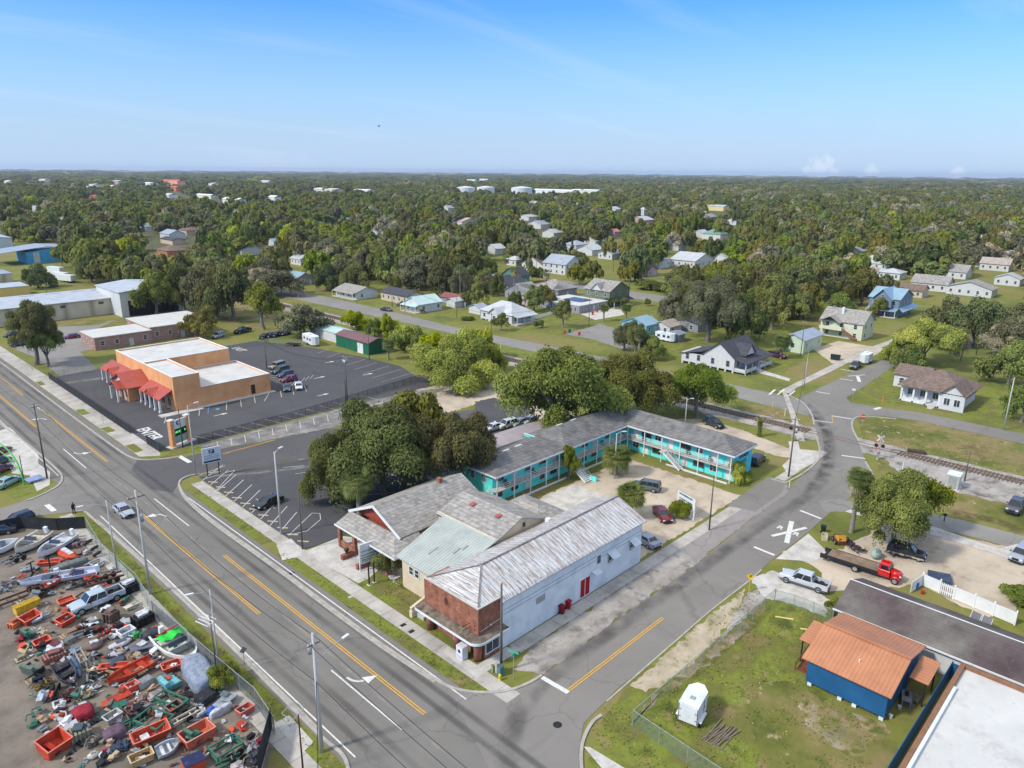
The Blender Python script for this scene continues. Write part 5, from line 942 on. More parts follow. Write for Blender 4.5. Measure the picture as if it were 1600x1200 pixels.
for(lb,u,v,L,Wd,ze,zr,wm_,rm_,ax,kd,st)in(('large white house with layered pale roofs and a chimney beyond the blue house',1384,430,20,24,5.5,9.5,W_,T_W,'x','hip',2),('lower white wing with wide pale roofs before the layered white house',1405,438,12,12,3.2,5.0,W_,T_W,'x','hip',1),('white gabled house with grey roof right of the layered white house',1508,437,18,14,3.6,6.6,W_,SH_GREY,'y','gable',1),('white bungalow with two chimneys and grey roof at the right',1548,466,20,12,3.4,6.0,W_,SH_GREY,'x','gable',1),('long grey roofed white house behind the blue two storey house',1478,457,17,12,3.4,6.4,W_,SH_GREY,'y','gable',1),('brown roofed house right of the blue two storey house',1440,466,16,10,3.0,5.0,TN,SH_BROWN,'y','gable',1),('white house with a pink tinged roof at the right edge',1575,425,16,12,3.8,6.6,W_,T_RU,'y','gable',1),('open sided white pavilion at the right',1540,418,14,10,3.0,4.6,W_,T_W,'x','hip',1),('white house roof just above the open pavilion at the right',1580,408,12,12,3.6,6,W_,T_GY,'y','gable',1),('pale roofed cottage left of the teal roofed house in the trees',1098,372,12,12,3.6,6,W_,T_W,'x','gable',1),('white gabled house standing before the long cream block',1150,352,14,12,4,6.5,W_,T_W,'x','gable',1),('grey roofed cottage deep in the wood right of the steeple',700,330,14,14,4,7,W_,T_GY,'x','gable',1),('white house peeping out of the wood below the right tank',835,322,16,14,4,7,W_,T_W,'y','gable',1),('small white house deep in the wood under the far warehouse',905,325,16,14,4,7,W_,T_W,'x','gable',1),('white cabin in the trees right of the two chimney bungalow',1592,448,12,10,3.4,5.4,W_,T_W,'x','gable',1),('white porch house left of the layered white house',1345,402,12,12,3.6,6,W_,T_GY,'x','gable',1),('small tan cottage in the trees at the far right',1530,380,14,12,3.6,6,TN,T_W,'y','gable',1),('white house half hidden right of the far long cottage row',1060,392,14,12,4,6.5,W_,T_GY,'y','gable',1),('pale cottage in the wood left of the pink roofed one',930,385,12,12,3.6,6,W_,T_W,'x','gable',1),('white roofed house left of the brown hip roofed one',228,362,16,14,4,6.5,W_,T_W,'x','gable',1),('white house in the wood above the blue warehouse',95,352,14,12,4,7,W_,T_W,'x','gable',1),('bright roofed house in the trees left of the steeple',590,372,14,12,4,6.5,W_,T_GY,'x','gable',1),('pale cottage at the left edge of the big oak wood',470,415,12,10,3.4,5.6,W_,T_W,'y','gable',1),('white cottage half hidden left of the small white cottage',775,398,12,10,3.6,6,W_,T_W,'x','gable',1),('teal roofed two storey white house deep in the trees',1125,377,18,14,5,8.5,W_,T_TE,'x','hip',2),('large white roofed building among the trees',1085,420,18,24,4,7.5,W_,T_W,'y','gable',1),('white house with grey gabled roof right of the large white roofed building',1112,412,14,14,4,7,W_,T_GY,'x','hip',1),('white gable house right beside the grey hip roofed one among trees',1135,414,10,10,3.6,6,W_,T_W,'x','gable',1),('brown roofed open carport house near the curving driveway',1012,432,12,10,3,5,PK,SH_BROWN,'y','gable',1),('white walled house half hidden left of the brown carport',1030,420,12,12,4.5,6,W_,T_W,'x','hip',1),('small white roofed house behind the green two storey house',956,406,12,12,3.4,5.4,W_,T_W,'x','gable',1),('white house with a bright roof left of the small white roofed one',925,400,14,14,3.6,6,W_,T_W,'x','gable',1),('pale house between the two cedars and the wood',900,392,12,14,3.6,6,W_,T_GY,'x','hip',1),('small white cottage left of the grey roofed houses',806,416,9,8,3.2,5,W_,T_W,'x','hip',1),('white house with low roof at the left of the tall grass meadow',865,372,14,14,4,6.5,W_,T_W,'x','gable',1),('grey roofed white house in the wood left of centre',845,358,20,16,4,7,W_,T_GY,'x','gable',1),('white roofed house in the wood near the centre',826,345,18,24,4,6,W_,T_W,'x','gable',1),('pink roofed cottage in the wood',960,370,9,9,4,6,PK,flat(S(190,130,110)),'x','gable',1),('white house with long roof deep in the wood',962,332,20,14,4,7,W_,T_W,'x','gable',1),('pale pink house in the deep wood',1008,352,24,18,5,8,PK,T_W,'x','gable',1),('white church like tower roof deep in the wood',1006,337,8,8,7,10,W_,T_W,'x','hip',1),('white roofed house by the left edge of the deep wood',540,350,22,12,5,7,W_,T_W,'x','gable',1),('long tan roofed school block beside the orange leaved tree',722,355,30,26,5,8,W_,flat(S(190,160,140)),'y','gable',1),('small blue roofed house left of the big oak row',428,385,10,14,3.4,5,W_,T_BL,'x','gable',1),('grey roofed house with two gables left of the oak row',265,375,20,14,4,6.6,W_,T_GY,'y','gable',1),('brown hip roofed house beside the pale gabled house on the left',292,368,24,16,3.6,6.4,TN,SH_BROWN,'y','hip',1),('long dark roofed house in front of the two gabled house on the left',270,383,24,10,3.2,4.4,TN,SH_DARK,'y','gable',1),('orange walled brown roofed house on the left',262,402,18,14,3.4,5.8,flat(S(190,120,90)),SH_BROWN,'x','hip',1),('white barn like building behind the big oaks on the left',378,400,12,16,3.6,6,W_,T_BL,'y','gable',1),('white roofed small house far left in the trees',55,335,14,12,5,9,W_,T_W,'x','gable',1),('yellow long building in the deep wood at the right',1130,330,55,20,6,8,mat('cream_block',S(220,205,150)),T_W,'y','gable',1),('dark roofed house deep in the wood at the right',1110,345,16,16,4,7,GY,SH_GREY,'x','gable',1)):
 L*=.86;Wd*=.86
 r=shed_px(u,v,L,Wd,ze,zr,wm_,rm_,lb,ax,'distant_house','house',v>400,kd,storeys=st)
 d=math.hypot(r.location.x,r.location.y);L2=max(L,Wd)*.62*1140/d;keep_px(u-L2*.9,v-(zr+1.5)*1140/d,u+L2*.9,v-zr*.25*1140/d,d-5)
house('mauve_office','mauve brick office with flat white roof beside the leaning tree, left half',62.4,225.5,78,238,3.6,3.8,MAU,WHR,'x','flat',cat='office');house('mauve_office','mauve brick office with flat white roof, right half with recessed door',78.01,226.5,97,246,4.2,4.5,MAU,WHR,'x','flat',cat='office')
r=house('beige_warehouse','long beige metal warehouse with a white roof on the left',20,282,88,308,5.6,6.6,BEI,T_W,'x',cat='warehouse',wins=False)
for x in(-8,12,24):opening(r,(x+4,-13,4.3),'-y',1.6,.8,M_galv,M_black,1,3)
for x in(10,18,26,33):b=MB();b.cbox((x,6,6.35),(4.5,1.0,.1),0,radians(-4));b.build('roof_light',flat((.35,.36,.36)),r)
r=house('warehouse_block','tall pale block of the warehouse with an open dark doorway',85.2,272,106,296,8.6,9.6,W_,T_W,'y',cat='warehouse',wins=False);b=MB();b.box(-8,9,-12.06,-12.0,.1,5.5);b.build('doorway',M_black,r)
for(nm,lb,u,v,L,Wd,ze,zr,wm_,rm_,ax,kd,ct)in(('yellow_warehouse','low yellow building with a white roof at the left edge',48,463,14,34,4.2,5,mat('yellow_render',S(222,190,110)),T_W,'x','flat','warehouse'),('flat_warehouse','grey roofed low building behind the yellow one at the left edge',22,445,16,40,5,6,BEI,T_GY,'x','flat','warehouse'),('white_warehouse','large white warehouse at the left edge behind the blue building',22,392,60,34,8,10,W_,T_W,'y','gable','warehouse')):
 x,y=G(u,v);house(nm,lb,x-Wd,y,x,y+L,ze,zr,wm_,rm_,ax,kd,cat=ct,wins=False)
x,y=G(44,413);r=thing('blue_warehouse','bright blue metal warehouse with shallow grey roof on the left','warehouse',(x,y,0));BLU=mat('bright_blue_wall',[S(56,140,184),S(76,160,200)],scale=.4,rough=.7,extra=[(S(150,190,210),1,.62,.75,(1,1,.4),.6)])
b=MB();b.box(0,33,0,22,0,6.2);b.build('wall',BLU,r);b=MB();roof_gable(b,-14,34,0,22,6.2,8.8,'y',.4);b.build('roof',T_GY,r);b=MB();b.box(3,6,-.05,0,0,6);b.box(27,29.5,-.05,0,0,6);b.build('pale_panel',T_W,r);b=MB();gable_end(b,0,0,33,6.2,8.4,'y');b.build('gable_wall',BLU,r)
for u,v,lb in((95,437,'white parked box trailer, leftmost of the group beside the dark round oak'),(105,441,'long white parked trailer before the dark round oak'),(88,428,'white tanker body behind the parked white trailers')):
 x,y=G(u,v);t=thing('parked_trailer',lb,'trailer',(x,y,0),.3);b=MB();b.cbox((0,0,2.2),(2.5,10,2.6));b.build('body',M_white,t);b=MB();[b.cyl((-1.3,yy,.5),(1.3,yy,.5),.5,.5,10)for yy in(-3.5,-2.4)];b.build('wheels',M_tyre,t)
for(lb,u,v,L,Wd,h,c,rc)in(('red roofed far building in the trees on the left',142,313,30,30,7,S(200,120,90),S(196,84,60)),('far white shed row, leftmost',140,293,60,60,8,S(225,225,222),None),('far grey building before the red shops',180,288,60,60,10,S(170,160,158),S(190,176,170)),('far red fronted shop',172,296,30,30,8,S(190,80,70),None),('long far white shop row',225,291,90,60,9,S(225,224,220),None),('largest far shop with an orange red roof',265,290,120,60,14,S(226,170,140),S(216,110,80)),('far red roofed shop below the largest one',270,299,40,40,9,S(210,120,100),S(200,96,76)),('low far white store right of the orange red roof',322,290,90,70,7,S(220,220,216),None),('far white low building left of the meadow',255,309,50,40,6,S(225,222,214),None),('far pale house row over the meadow',318,310,60,24,6,S(220,212,196),None),('far pale store at the right of the meadow row',360,320,50,30,8,S(215,210,205),None),('far white building left edge',10,287,50,50,8,S(225,225,225),None),('second far white building near the left edge',65,284,70,50,8,S(215,220,225),None),('far white roofed block left of centre',412,287,60,60,9,S(210,205,200),None),('far white school wing',415,315,60,30,8,S(222,220,215),None),('cluster of far pale houses left of centre',505,300,90,80,7,S(215,205,195),None),('long low far white roof left of centre',562,303,60,50,8,S(228,228,226),None),('far white warehouse beside the three tanks',845,303,190,60,9,S(228,228,226),None),('far pale warehouse right of the tank row',895,302,150,60,8,S(216,212,206),None),('far white shed on the horizon in the centre',735,284,60,50,9,S(225,225,225),None),('far white shed right of the horizon shed',755,283,60,50,9,S(225,225,225),None)):
 x,y=G(u,v);d=math.hypot(x,y);r=thing('distant_shop',lb,'building',(x,y,0),.0);b=MB();b.box(0,Wd*.4,-L/2,L/2,0,h);b.build('wall',flat(c,.8),r);b=MB();roof_gable(b,0,Wd*.4,-L/2,L/2,h,h*1.25,'y',.6);b.build('roof',flat(rc or S(228,228,228),.7),r);hw=L*.55*1140/d;keep_px(u-hw,v-h*1.25*1140/d,u+hw,v-1,d-10)
for i,(u,v,rr,h,lb)in enumerate(((728,304,29,15.5,'leftmost and smallest of three far white round tanks'),(759,304,29,16,'middle of three far white round tanks'),(815,306,33,17,'rightmost and largest of three far white round tanks'))):
 x,y=G(u,v);t=thing('storage_tank',lb,'tank',(x,y,0),0,'white storage tanks');b=MB();b.cyl((0,0,0),(0,0,h),rr*.68,rr*.68,32,False);b.build('tank_wall',M_white,t,True);b=MB();b.cyl((0,0,h),(0,0,h+2.5),rr*.68,rr*.12,32);b.build('tank_roof',M_white,t);keep_px(u-19,v-16,u+19,v-3,1650)
x,y=G(653,345);t=thing('church_steeple','white church steeple rising out of the wood left of centre','church',(x,y,0));b=MB();b.box(-3,3,-3,3,0,10);b.build('tower',M_white,t);b=MB();b.add([(-3.2,-3.2,10),(3.2,-3.2,10),(3.2,3.2,10),(-3.2,3.2,10),(0,0,19)],[(0,1,4),(1,2,4),(2,3,4),(3,0,4)]);b.build('spire',T_W,t);keep_px(648,326,658,343,700)
GRN=mat('dark_green_metal',[S(26,92,68),S(34,108,80)],scale=.6,rough=.6,lines=((0,1,0),1,.8,.2))
r=thing('green_shed','dark green metal shed with maroon roof at the back of the car park','shed',(115,167.5,0));b=MB();b.box(0,6,0,16.6,0,3.4);b.build('wall',GRN,r);b=MB();roof_gable(b,0,6,0,16.6,3.4,4.4,'y',.25);b.build('roof',T_MA,r);b=MB();gable_end(b,0,0,6,3.4,4.3,'y');b.build('gable_wall',GRN,r);opening(r,(0,4.2,1.4),'-x',2.6,2.7,M_white,M_white,1,1,'door',pane='door_panel')
r=thing('pale_shed','long pale tin shed behind the camper and the green shed','shed',(117,186,0));b=MB();b.box(0,6,0,16,0,2.9);b.build('wall',W_,r);b=MB();roof_gable(b,0,6,0,16,2.9,3.6,'y',.2);b.build('roof',T_G,r)
BH=mat('deep_blue_paint',[S(24,82,124),S(32,94,138)],scale=.5,rough=.6,spec=.4,extra=[(S(20,66,104),1,.6,.8,(1,1,.2),.4)])
r=thing('blue_cabin','deep blue cabin with orange tin roof on the lawn at the lower right','cabin',(66.25,14.6,0));b=MB();b.box(0,9.6,0,7.6,.45,3.2);b.build('wall',BH,r)
b=MB();b.slab([(-.5,8.1,3.2),(-.5,-.4,3.2),(4.6,-.4,4.75),(4.6,8.1,4.75)],.1);b.slab([(4.6,8.1,4.75),(4.6,-.4,4.75),(10.2,-.4,3.4),(10.2,8.1,3.4)],.1);rf=b.build('roof',tin('orange_tin_y',S(196,134,98),(0,1,0),2.6,0,.84),r)
b=MB();b.add([(0,0,3.2),(9.6,0,3.2),(4.6,0,4.65),(0,.12,3.2),(9.6,.12,3.2),(4.6,.12,4.65)],[(0,1,2),(5,4,3)]);b.build('gable_wall',BH,r)
b=MB();b.cyl((1.8,3.4,3.9),(1.8,3.4,4.25),.07);b.build('vent_pipe',M_white,rf);b=MB();b.bar((4.6,-.4,4.8),(4.6,8.1,4.8),.35,.05);b.build('ridge_cap',T_OR,rf)
for y in(.3,2.8,4.2,7.2):b=MB();b.box(.05,.4,y-.2,y+.2,0,.45);b.build('pier',M_whitewall,r)
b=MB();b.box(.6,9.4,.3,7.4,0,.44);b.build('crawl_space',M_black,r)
BW=mat('brown_stained_wood',[S(96,54,38),S(130,78,54)],scale=2,rough=.8)
for nm,y0,y1 in(('stair_porch',7.6,9.6),('rear_porch',-2.0,0)):
 b=MB();x0,x1=(3.0,6.6)if y0>0 else(4.6,8.4);b.slab([(x0,y1+.2,2.75),(x0,y0-.0,2.75),(x1,y0,3.3),(x1,y1+.2,3.3)]if y0>0 else[(x0,y1-.5,2.8),(x0,y0-.2,2.8),(x1,y0-.2,3.3),(x1,y1-.5,3.3)],.08);b.build('porch_roof',T_OR,r)
 for x in(x0+.2,x1-.3):b=MB();yy=y1-.1 if y0>0 else y0+.1;b.box(x,x+.12,yy-.06,yy+.06,0,2.75);b.build('porch_post',M_black,r)
b=MB();b.box(3.0,5.0,7.65,9.3,.3,.42)
for i in range(5):b.box(1.6+i*.3,1.9+i*.3,7.8,9.2,0,.08+i*.07)
for yy in(7.8,9.3):b.bar((1.4,yy,.9),(4.9,yy,1.4),.08);b.bar((1.5,yy,0),(1.5,yy,1.0),.08);b.bar((4.9,yy,0),(4.9,yy,1.4),.08);b.bar((1.4,yy,.55),(4.9,yy,1.0),.05)
b.build('stairs',BW,r);b=MB();b.box(4.8,6.2,-1.6,-.1,.2,.45);b.box(3.9,4.5,-1.5,-.3,0,.2);b.build('rear_steps',M_wood,r)
door(r,(5.6,0,.45),'-y',.9,2.0,flat((.05,.06,.08)),BH)
r=thing('long_white_house','long white house with mottled brown grey shingle roof behind the blue cabin','house',(77.6,-24,0));b=MB();b.box(.3,8.5,0,47.6,0,2.8);b.build('wall',W_,r)
MOT=mat('mottled_shingles',[S(72,62,62),S(92,80,80),S(104,98,92),S(124,120,112)],scale=.13,rough=.95,bump=.2,bscale=10,detail=9,lines=((1,0,0),2.2,.88,.1),extra=[(S(66,54,54),.2,.5,.62,(1,1,1),.6),(S(128,124,116),1.8,.6,.75,(1,1,1),.4)])
b=MB();roof_gable(b,.3,8.5,0,47.6,2.8,4.4,'y',.45);b.build('roof',MOT,r);b=MB();gable_end(b,47.48,.3,8.5,2.8,4.3,'y');b.build('gable_wall',W_,r);b=MB();b.bar((-.2,-.5,2.75),(-.2,48.1,2.75),.08,.2);b.bar((4.4,-.5,4.6),(4.4,48.1,4.6),.14,.05);b.build('gutter',M_white,r)
r=thing('white_roof_workshop','workshop with a big flat white roof and brown coping at the lower right corner','building',(40,-26,0));b=MB();b.box(0,34.3,0,36.6,0,4.0);b.build('wall',M_conc,r);b=MB();b.box(.3,34.0,.3,36.3,4.01,4.06);b.build('roof',WHR,r);b=MB();b.box(-.1,34.4,36.28,36.7,4.0,4.45);b.box(34.0,34.4,30,36.28,4.0,4.4);b.build('coping',flat(S(136,98,72)),r)
b=MB();b.box(0,30,36.0,36.27,4.07,4.4);b.build('flashing',M_whitewall,r)
r=thing('dark_annex','low dark roofed annex between the white roof workshop and the long white house','building',(74.6,-10,0));b=MB();b.box(0,2.6,0,20,0,2.4);b.build('wall',flat((.03,.035,.045)),r);b=MB();b.box(.0,2.5,0.2,10.5,2.405,2.5);b.build('roof',flat((.03,.032,.05)),r);b=MB();b.box(.1,.9,10.6,11.4,2.41,3.3);b.build('orange_post',flat(S(190,110,60)),r)  # near-black walls and roof paint in the shade of the recess
x,y=G(1555,990,2.8);r=thing('neighbour_house','corner of a grey roofed house at the right edge by the white fence','house',(92.5,1.0,0));b=MB();b.box(0,8,-12,6.2,0,2.6);b.build('wall',W_,r);b=MB();roof_gable(b,0,8,-12,6.2,2.6,4.2,'y',.5);b.build('roof',SH_DARK,r);b=MB();b.bar((-.55,6.75,2.6),(-.55,-12,2.6),.08,.25);b.build('fascia',M_white,r)
# ================================================================ VEHICLES
def loft(b,secs,cap=True):
 n=len(secs[0]);vs=[p for s in secs for p in s];fs=[]
 for i in range(len(secs)-1):
  for j in range(n-1):fs.append((i*n+j,i*n+j+1,(i+1)*n+j+1,(i+1)*n+j))
  fs.append((i*n+n-1,i*n,(i+1)*n,(i+1)*n+n-1))
 if cap:fs+=[tuple(range(n-1,-1,-1)),tuple(range((len(secs)-1)*n,len(secs)*n))]
 b.add(vs,fs)
def sect(x,w,zb,zt,crown=.03,tuck=.86):
 h=[(w*.93,zb),(w,zb+.16),(w,(zb+zt)/2),(w*.97,zt-.10),(w*tuck,zt),(w*.4,zt+crown)]
 return[(x,y,z)for y,z in h]+[(x,-y,z)for y,z in reversed(h)]
KIND={'sedan':(4.7,1.8,[(-2.35,.80,.72),(-2.28,.92,.92),(-1.5,1,.98),(0,1,.93),(1.0,1,.90),(1.9,.96,.80),(2.25,.88,.66),(2.35,.74,.52)],(-1.75,1.15,-1.05,.35,.90,1.42),.32,.24),'suv':(4.8,1.9,[(-2.4,.84,.9),(-2.34,.96,1.05),(-1,1,1.08),(1.0,1,1.06),(1.9,.97,1.0),(2.3,.9,.86),(2.4,.8,.62)],(-2.32,1.2,-2.1,.45,1.04,1.76),.37,.32),'hatch':(4.1,1.75,[(-2.05,.84,.85),(-1.98,.95,.98),(0,1,.96),(.9,1,.93),(1.6,.96,.82),(1.98,.86,.66),(2.05,.74,.5)],(-1.95,1.0,-1.6,.2,.93,1.48),.31,.24),'van':(5.0,1.95,[(-2.5,.9,1.05),(-2.45,.98,1.12),(1.3,1,1.12),(2.0,.97,1.05),(2.4,.9,.85),(2.5,.8,.6)],(-2.42,1.75,-2.3,1.0,1.1,1.9),.36,.3),'jeep':(4.6,1.85,[(-2.3,.95,1.05),(-2.26,.98,1.1),(.9,.98,1.1),(.95,.85,1.08),(2.1,.8,1.02),(2.3,.78,.8)],(-2.2,.95,-2.15,.7,1.1,1.85),.40,.38),'pickup':(5.9,1.98,[(-1.05,.98,1.12),(-1.0,1,1.15),(1.2,1,1.14),(2.2,.98,1.12),(2.8,.93,1.0),(2.95,.85,.7)],(-1.0,1.45,-.85,.75,1.13,1.88),.43,.44)}
CARM={}
def car_meshes(kind):
 if kind in CARM:return CARM[kind]
 L,W,st,cab,wr,gc=KIND[kind];w=W/2;out={}
 b=MB();loft(b,[sect(x,w*f,gc,z)for x,f,z in st]);out['body']=b
 xr,xf,rr_,rf_,zb,zr=cab;b=MB();wb=w*.9;wt=w*.70 if kind!='jeep' else w*.82;e=.0
 loft(b,[[(xr,-wb,zb-.05),(xf,-wb,zb-.05),(rf_,-wt,zr-.05),(rr_,-wt,zr-.05)],[(xr,wb,zb-.05),(xf,wb,zb-.05),(rf_,wt,zr-.05),(rr_,wt,zr-.05)]]);out['glass']=b
 b=MB();b.add([(rr_-.06,-wt-.03,zr-.07),(rf_+.08,-wt-.03,zr-.07),(rf_+.08,wt+.03,zr-.07),(rr_-.06,wt+.03,zr-.07),(rr_+.05,-wt+.08,zr),(rf_-.05,-wt+.08,zr),(rf_-.05,wt-.08,zr),(rr_+.05,wt-.08,zr)],[(3,2,1,0),(4,5,6,7),(0,1,5,4),(1,2,6,5),(2,3,7,6),(3,0,4,7)])
 mids={'sedan':(.35,),'hatch':(.42,),'suv':(.36,.68),'van':(.35,.65),'jeep':(.33,.66),'pickup':(.5,)}[kind]
 for s in(-1,1):
  b.bar((xf,s*wb,zb-.04),(rf_+.03,s*wt,zr-.04),.07);b.bar((xr,s*wb,zb-.04),(rr_,s*wt,zr-.04),.10 if kind!='sedan' else.14)
  for t in mids:xb=xf+(xr-xf)*t;xt=rf_+(rr_-rf_)*t;b.bar((xb,s*(wb+.005),zb-.04),(xt,s*(wt+.005),zr-.04),.08,.05)
 out['roof']=b
 if kind=='pickup':
  b=MB();b.box(-2.95,-1.06,-w*.98,-w*.84,.55,1.2);b.box(-2.95,-1.06,w*.84,w*.98,.55,1.2);b.box(-2.95,-2.84,-w*.84,w*.84,.55,1.2);b.box(-2.95,-1.06,-w*.84,w*.84,.5,.62);out['bed']=b
  b=MB();b.box(-2.83,-1.07,-w*.83,w*.83,.625,.66);out['bed_liner']=b
 xw=(L/2-.85)if kind!='pickup' else 2.0;out['wx']=(xw,-xw+(.1 if kind!='pickup' else.1));out['wr']=wr;out['w']=w;out['L']=L;out['st']=st
 CARM[kind]=out;return out
M_carglass=mat('car_glass',[(.01,.013,.017),(.03,.035,.042)],scale=1,rough=.08,spec=.9)
M_lamp=mat('headlight_lens',(.7,.72,.74),rough=.15,spec=.9);M_tail=mat('tail_light_lens',(.35,.02,.02),rough=.25,spec=.7)
def carpaint(c):
 m=mat('car_paint_%d'%abs(hash(tuple(round(x,3)for x in c))),[tuple(.95*x for x in c),c],scale=1,rough=.28,spec=.6,metal=.15);m.node_tree.nodes['Principled BSDF'].inputs['Coat Weight'].default_value=.6;return m
MC={}
def part_of(kind,key,m,name,t):
 k=(kind,key,m.name)
 if k in MC:o=bpy.data.objects.new(name,MC[k]);COL.objects.link(o);o.parent=t;return o
 o=car_meshes(kind)[key].build(name,m,t,False);MC[k]=o.data
 if key in('body',):
  for p in o.data.polygons:p.use_smooth=True
  try:o.data.set_sharp_from_angle(angle=radians(38))
  except Exception:pass
 return o
def simple(key,fn,m,name,t,loc=(0,0,0),scale=(1,1,1)):
 k=('s',key,m.name)
 if k not in MC:b=MB();fn(b);o=b.build(name,m,t);MC[k]=o.data
 else:o=bpy.data.objects.new(name,MC[k]);COL.objects.link(o);o.parent=t
 o.location=loc;o.scale=scale;return o
def wheel(t,x,y,r,wd=.22):
 o=simple('wheel',lambda b:b.cyl((0,-.5,0),(0,.5,0),1,1,18),M_tyre,'wheel',t,(x,y,r),(r,wd,r))
 q=simple('rim',lambda b:(b.cyl((0,-.53,0),(0,.53,0),.62,.62,12)),M_rim,'rim',o)
 return o
def car(kind,rear,front,c,label,roofc=None,lower=None,group=None,cat=None,name=None,world=False,lights=True):
 """rear and front: photo pixels of the ground under both ends"""
 p=Vector(G(*rear))if not world else Vector(rear);q=Vector(G(*front))if not world else Vector(front);d=q-p;ctr=(p+q)/2;rz=math.atan2(d.y,d.x)
 nm=name or{'sedan':'parked_car','hatch':'parked_car','suv':'sport_utility_vehicle','van':'minivan','jeep':'off_road_car','pickup':'pickup_truck'}[kind]
 t=thing(nm,label,cat or{'pickup':'pickup truck','suv':'suv','van':'van'}.get(kind,'car'),(ctr.x,ctr.y,.03),rz,group);M=car_meshes(kind);m=carpaint(c);L=M['L'];w=M['w'];zt=M['st'][-2][2]
 part_of(kind,'body',m,'body',t);part_of(kind,'glass',M_carglass,'windows',t);part_of(kind,'roof',m if roofc is None else carpaint(roofc),'roof',t)
 if kind=='pickup':part_of(kind,'bed',m,'cargo_bed',t);part_of(kind,'bed_liner',M_black,'bed_liner',t)
 for x in M['wx']:
  for s in(-1,1):wheel(t,x,s*(w-.10),M['wr'])
 simple('bumper'+kind,lambda b:(b.box(L/2-.14,L/2+.05,-w*.8,w*.8,.3,.5),b.box(-L/2-.05,-L/2+.14,-w*.8,w*.8,.3,.52)),lower and flat(lower)or M_black,'bumpers',t)
 for s in(-1,1):
  simple('head%s%d'%(kind,s),lambda b:b.cbox((L/2-.10,s*w*.66,zt-.06),(.16,.34,.15)),M_lamp,'headlight',t);simple('tail%s%d'%(kind,s),lambda b:b.cbox((-L/2+.06,s*w*.8,.8 if kind!='pickup' else.95),(.12,.2,.2)),M_tail,'tail_light',t)
  simple('mirror%s%d'%(kind,s),lambda b:b.cbox((M['wx'][0]-.55 if kind!='pickup' else.95,s*(w+.08),KIND[kind][3][4]+.08),(.12,.2,.14)),M_black,'mirror',t)
 simple('grille'+kind,lambda b:b.cbox((L/2+.0,0,.58 if kind in('sedan','hatch')else.72),(.06,w*.8,.16 if kind in('sedan','hatch')else.3)),M_black,'grille',t)
 if lower:simple('skirt'+kind,lambda b:(b.box(-L/2+.2,L/2-.2,w*.99,w*1.02,.34,.56),b.box(-L/2+.2,L/2-.2,-w*1.02,-w*.99,.34,.56)),flat(lower),'side_trim',t)
 return t
SIL=S(176,182,188);WHT=S(214,216,218);BLK=(.012,.013,.016);DGR=S(60,66,70);RED=S(132,20,34)
car('sedan',(181,793),(207,813),SIL,'silver sedan driving along the wide main road',name='silver_car');car('sedan',(437,782),(403,797),BLK,'black sedan parked alone in the striped paved lot')
car('jeep',(446,572),(420,580),S(150,146,116),'khaki boxy off road car, farthest of the row beside the orange shop');car('suv',(452,579),(424,587),DGR,'dark grey car between the khaki off roader and the blue car',name='parked_car',cat='car');car('hatch',(460,585),(431,592),S(44,70,88),'dark blue car next to the red one beside the orange shop');car('hatch',(465,593),(437,599),RED,'dark red hatchback, nearest of the row beside the orange shop')
car('sedan',(449,602),(448,617),S(60,84,88),'teal grey sedan parked beside the white one by the orange shop');car('sedan',(466,600),(468,614),WHT,'white sedan at the right of the two cars behind the orange shop')
for i,(a,b_,l)in enumerate((((424,524),(402,533),'leftmost'),((432,522),(412,531),'second from left'),((441,521),(421,530),'middle'),((447,519),(430,527),'second from right'),((455,520),(437,526),'rightmost'))):car('sedan',a,b_,(BLK,S(40,42,50),BLK,S(52,52,58),BLK)[i],l+' of the dark cars parked in a row behind the orange shop',group='dark cars in a row')
car('suv',(352,524),(330,531),SIL,'silver suv parked under the olive tree behind the orange shop');car('pickup',(392,517),(366,523),BLK,'black pickup parked under the oaks behind the orange shop')
car('van',(44,538),(18,542),S(28,48,78),'dark blue minivan parked behind the leaning tree');car('hatch',(30,524),(6,528),BLK,'black car almost hidden behind the leaning tree crown');car('sedan',(126,527),(101,530),S(110,20,44),'dark red car parked at the corner of the mauve office');car('suv',(262,527),(238,530),S(50,56,70),'dark blue suv parked against the mauve office')
car('sedan',(783,668),(758,676),WHT,'white sedan, leftmost of the cars behind the tin roofed shed');car('suv',(806,664),(778,672),WHT,'white suv second from left behind the tin roofed shed');car('sedan',(822,660),(800,669),S(150,162,172),'pale blue car behind the tin roofed shed');car('sedan',(836,657),(818,665),SIL,'silver car, rightmost behind the tin roofed shed')
car('suv',(1026,768),(992,762),S(86,94,96),'grey green suv parked on the sand of the motel court');car('sedan',(1027,799),(1043,819),S(112,20,36),'dark red sedan beside the bright shrub and the motel sign');car('sedan',(1022,857),(995,841),S(150,158,172),'silver blue sedan behind the far end of the white walled hall')
car('suv',(1173,731),(1191,716),S(54,36,44),'dark maroon suv behind the lettered end wall of the motel');car('suv',(1100,660),(1130,672),S(44,54,56),'dark green suv parked between the motel and the railway')
car('pickup',(1296,927),(1218,902),S(196,200,206),'large silver crew cab pickup on the concrete drive',lower=S(90,90,92));car('suv',(1388,861),(1444,876),(.012,.014,.018),'black suv with tan lower trim beside the flatbed truck',lower=S(176,166,148));car('pickup',(1598,782),(1574,812),S(72,72,76),'dark grey pickup with a loaded bed at the right edge');car('suv',(1606,862),(1582,884),S(160,166,178),'silver blue suv at the right edge of the sandy yard')
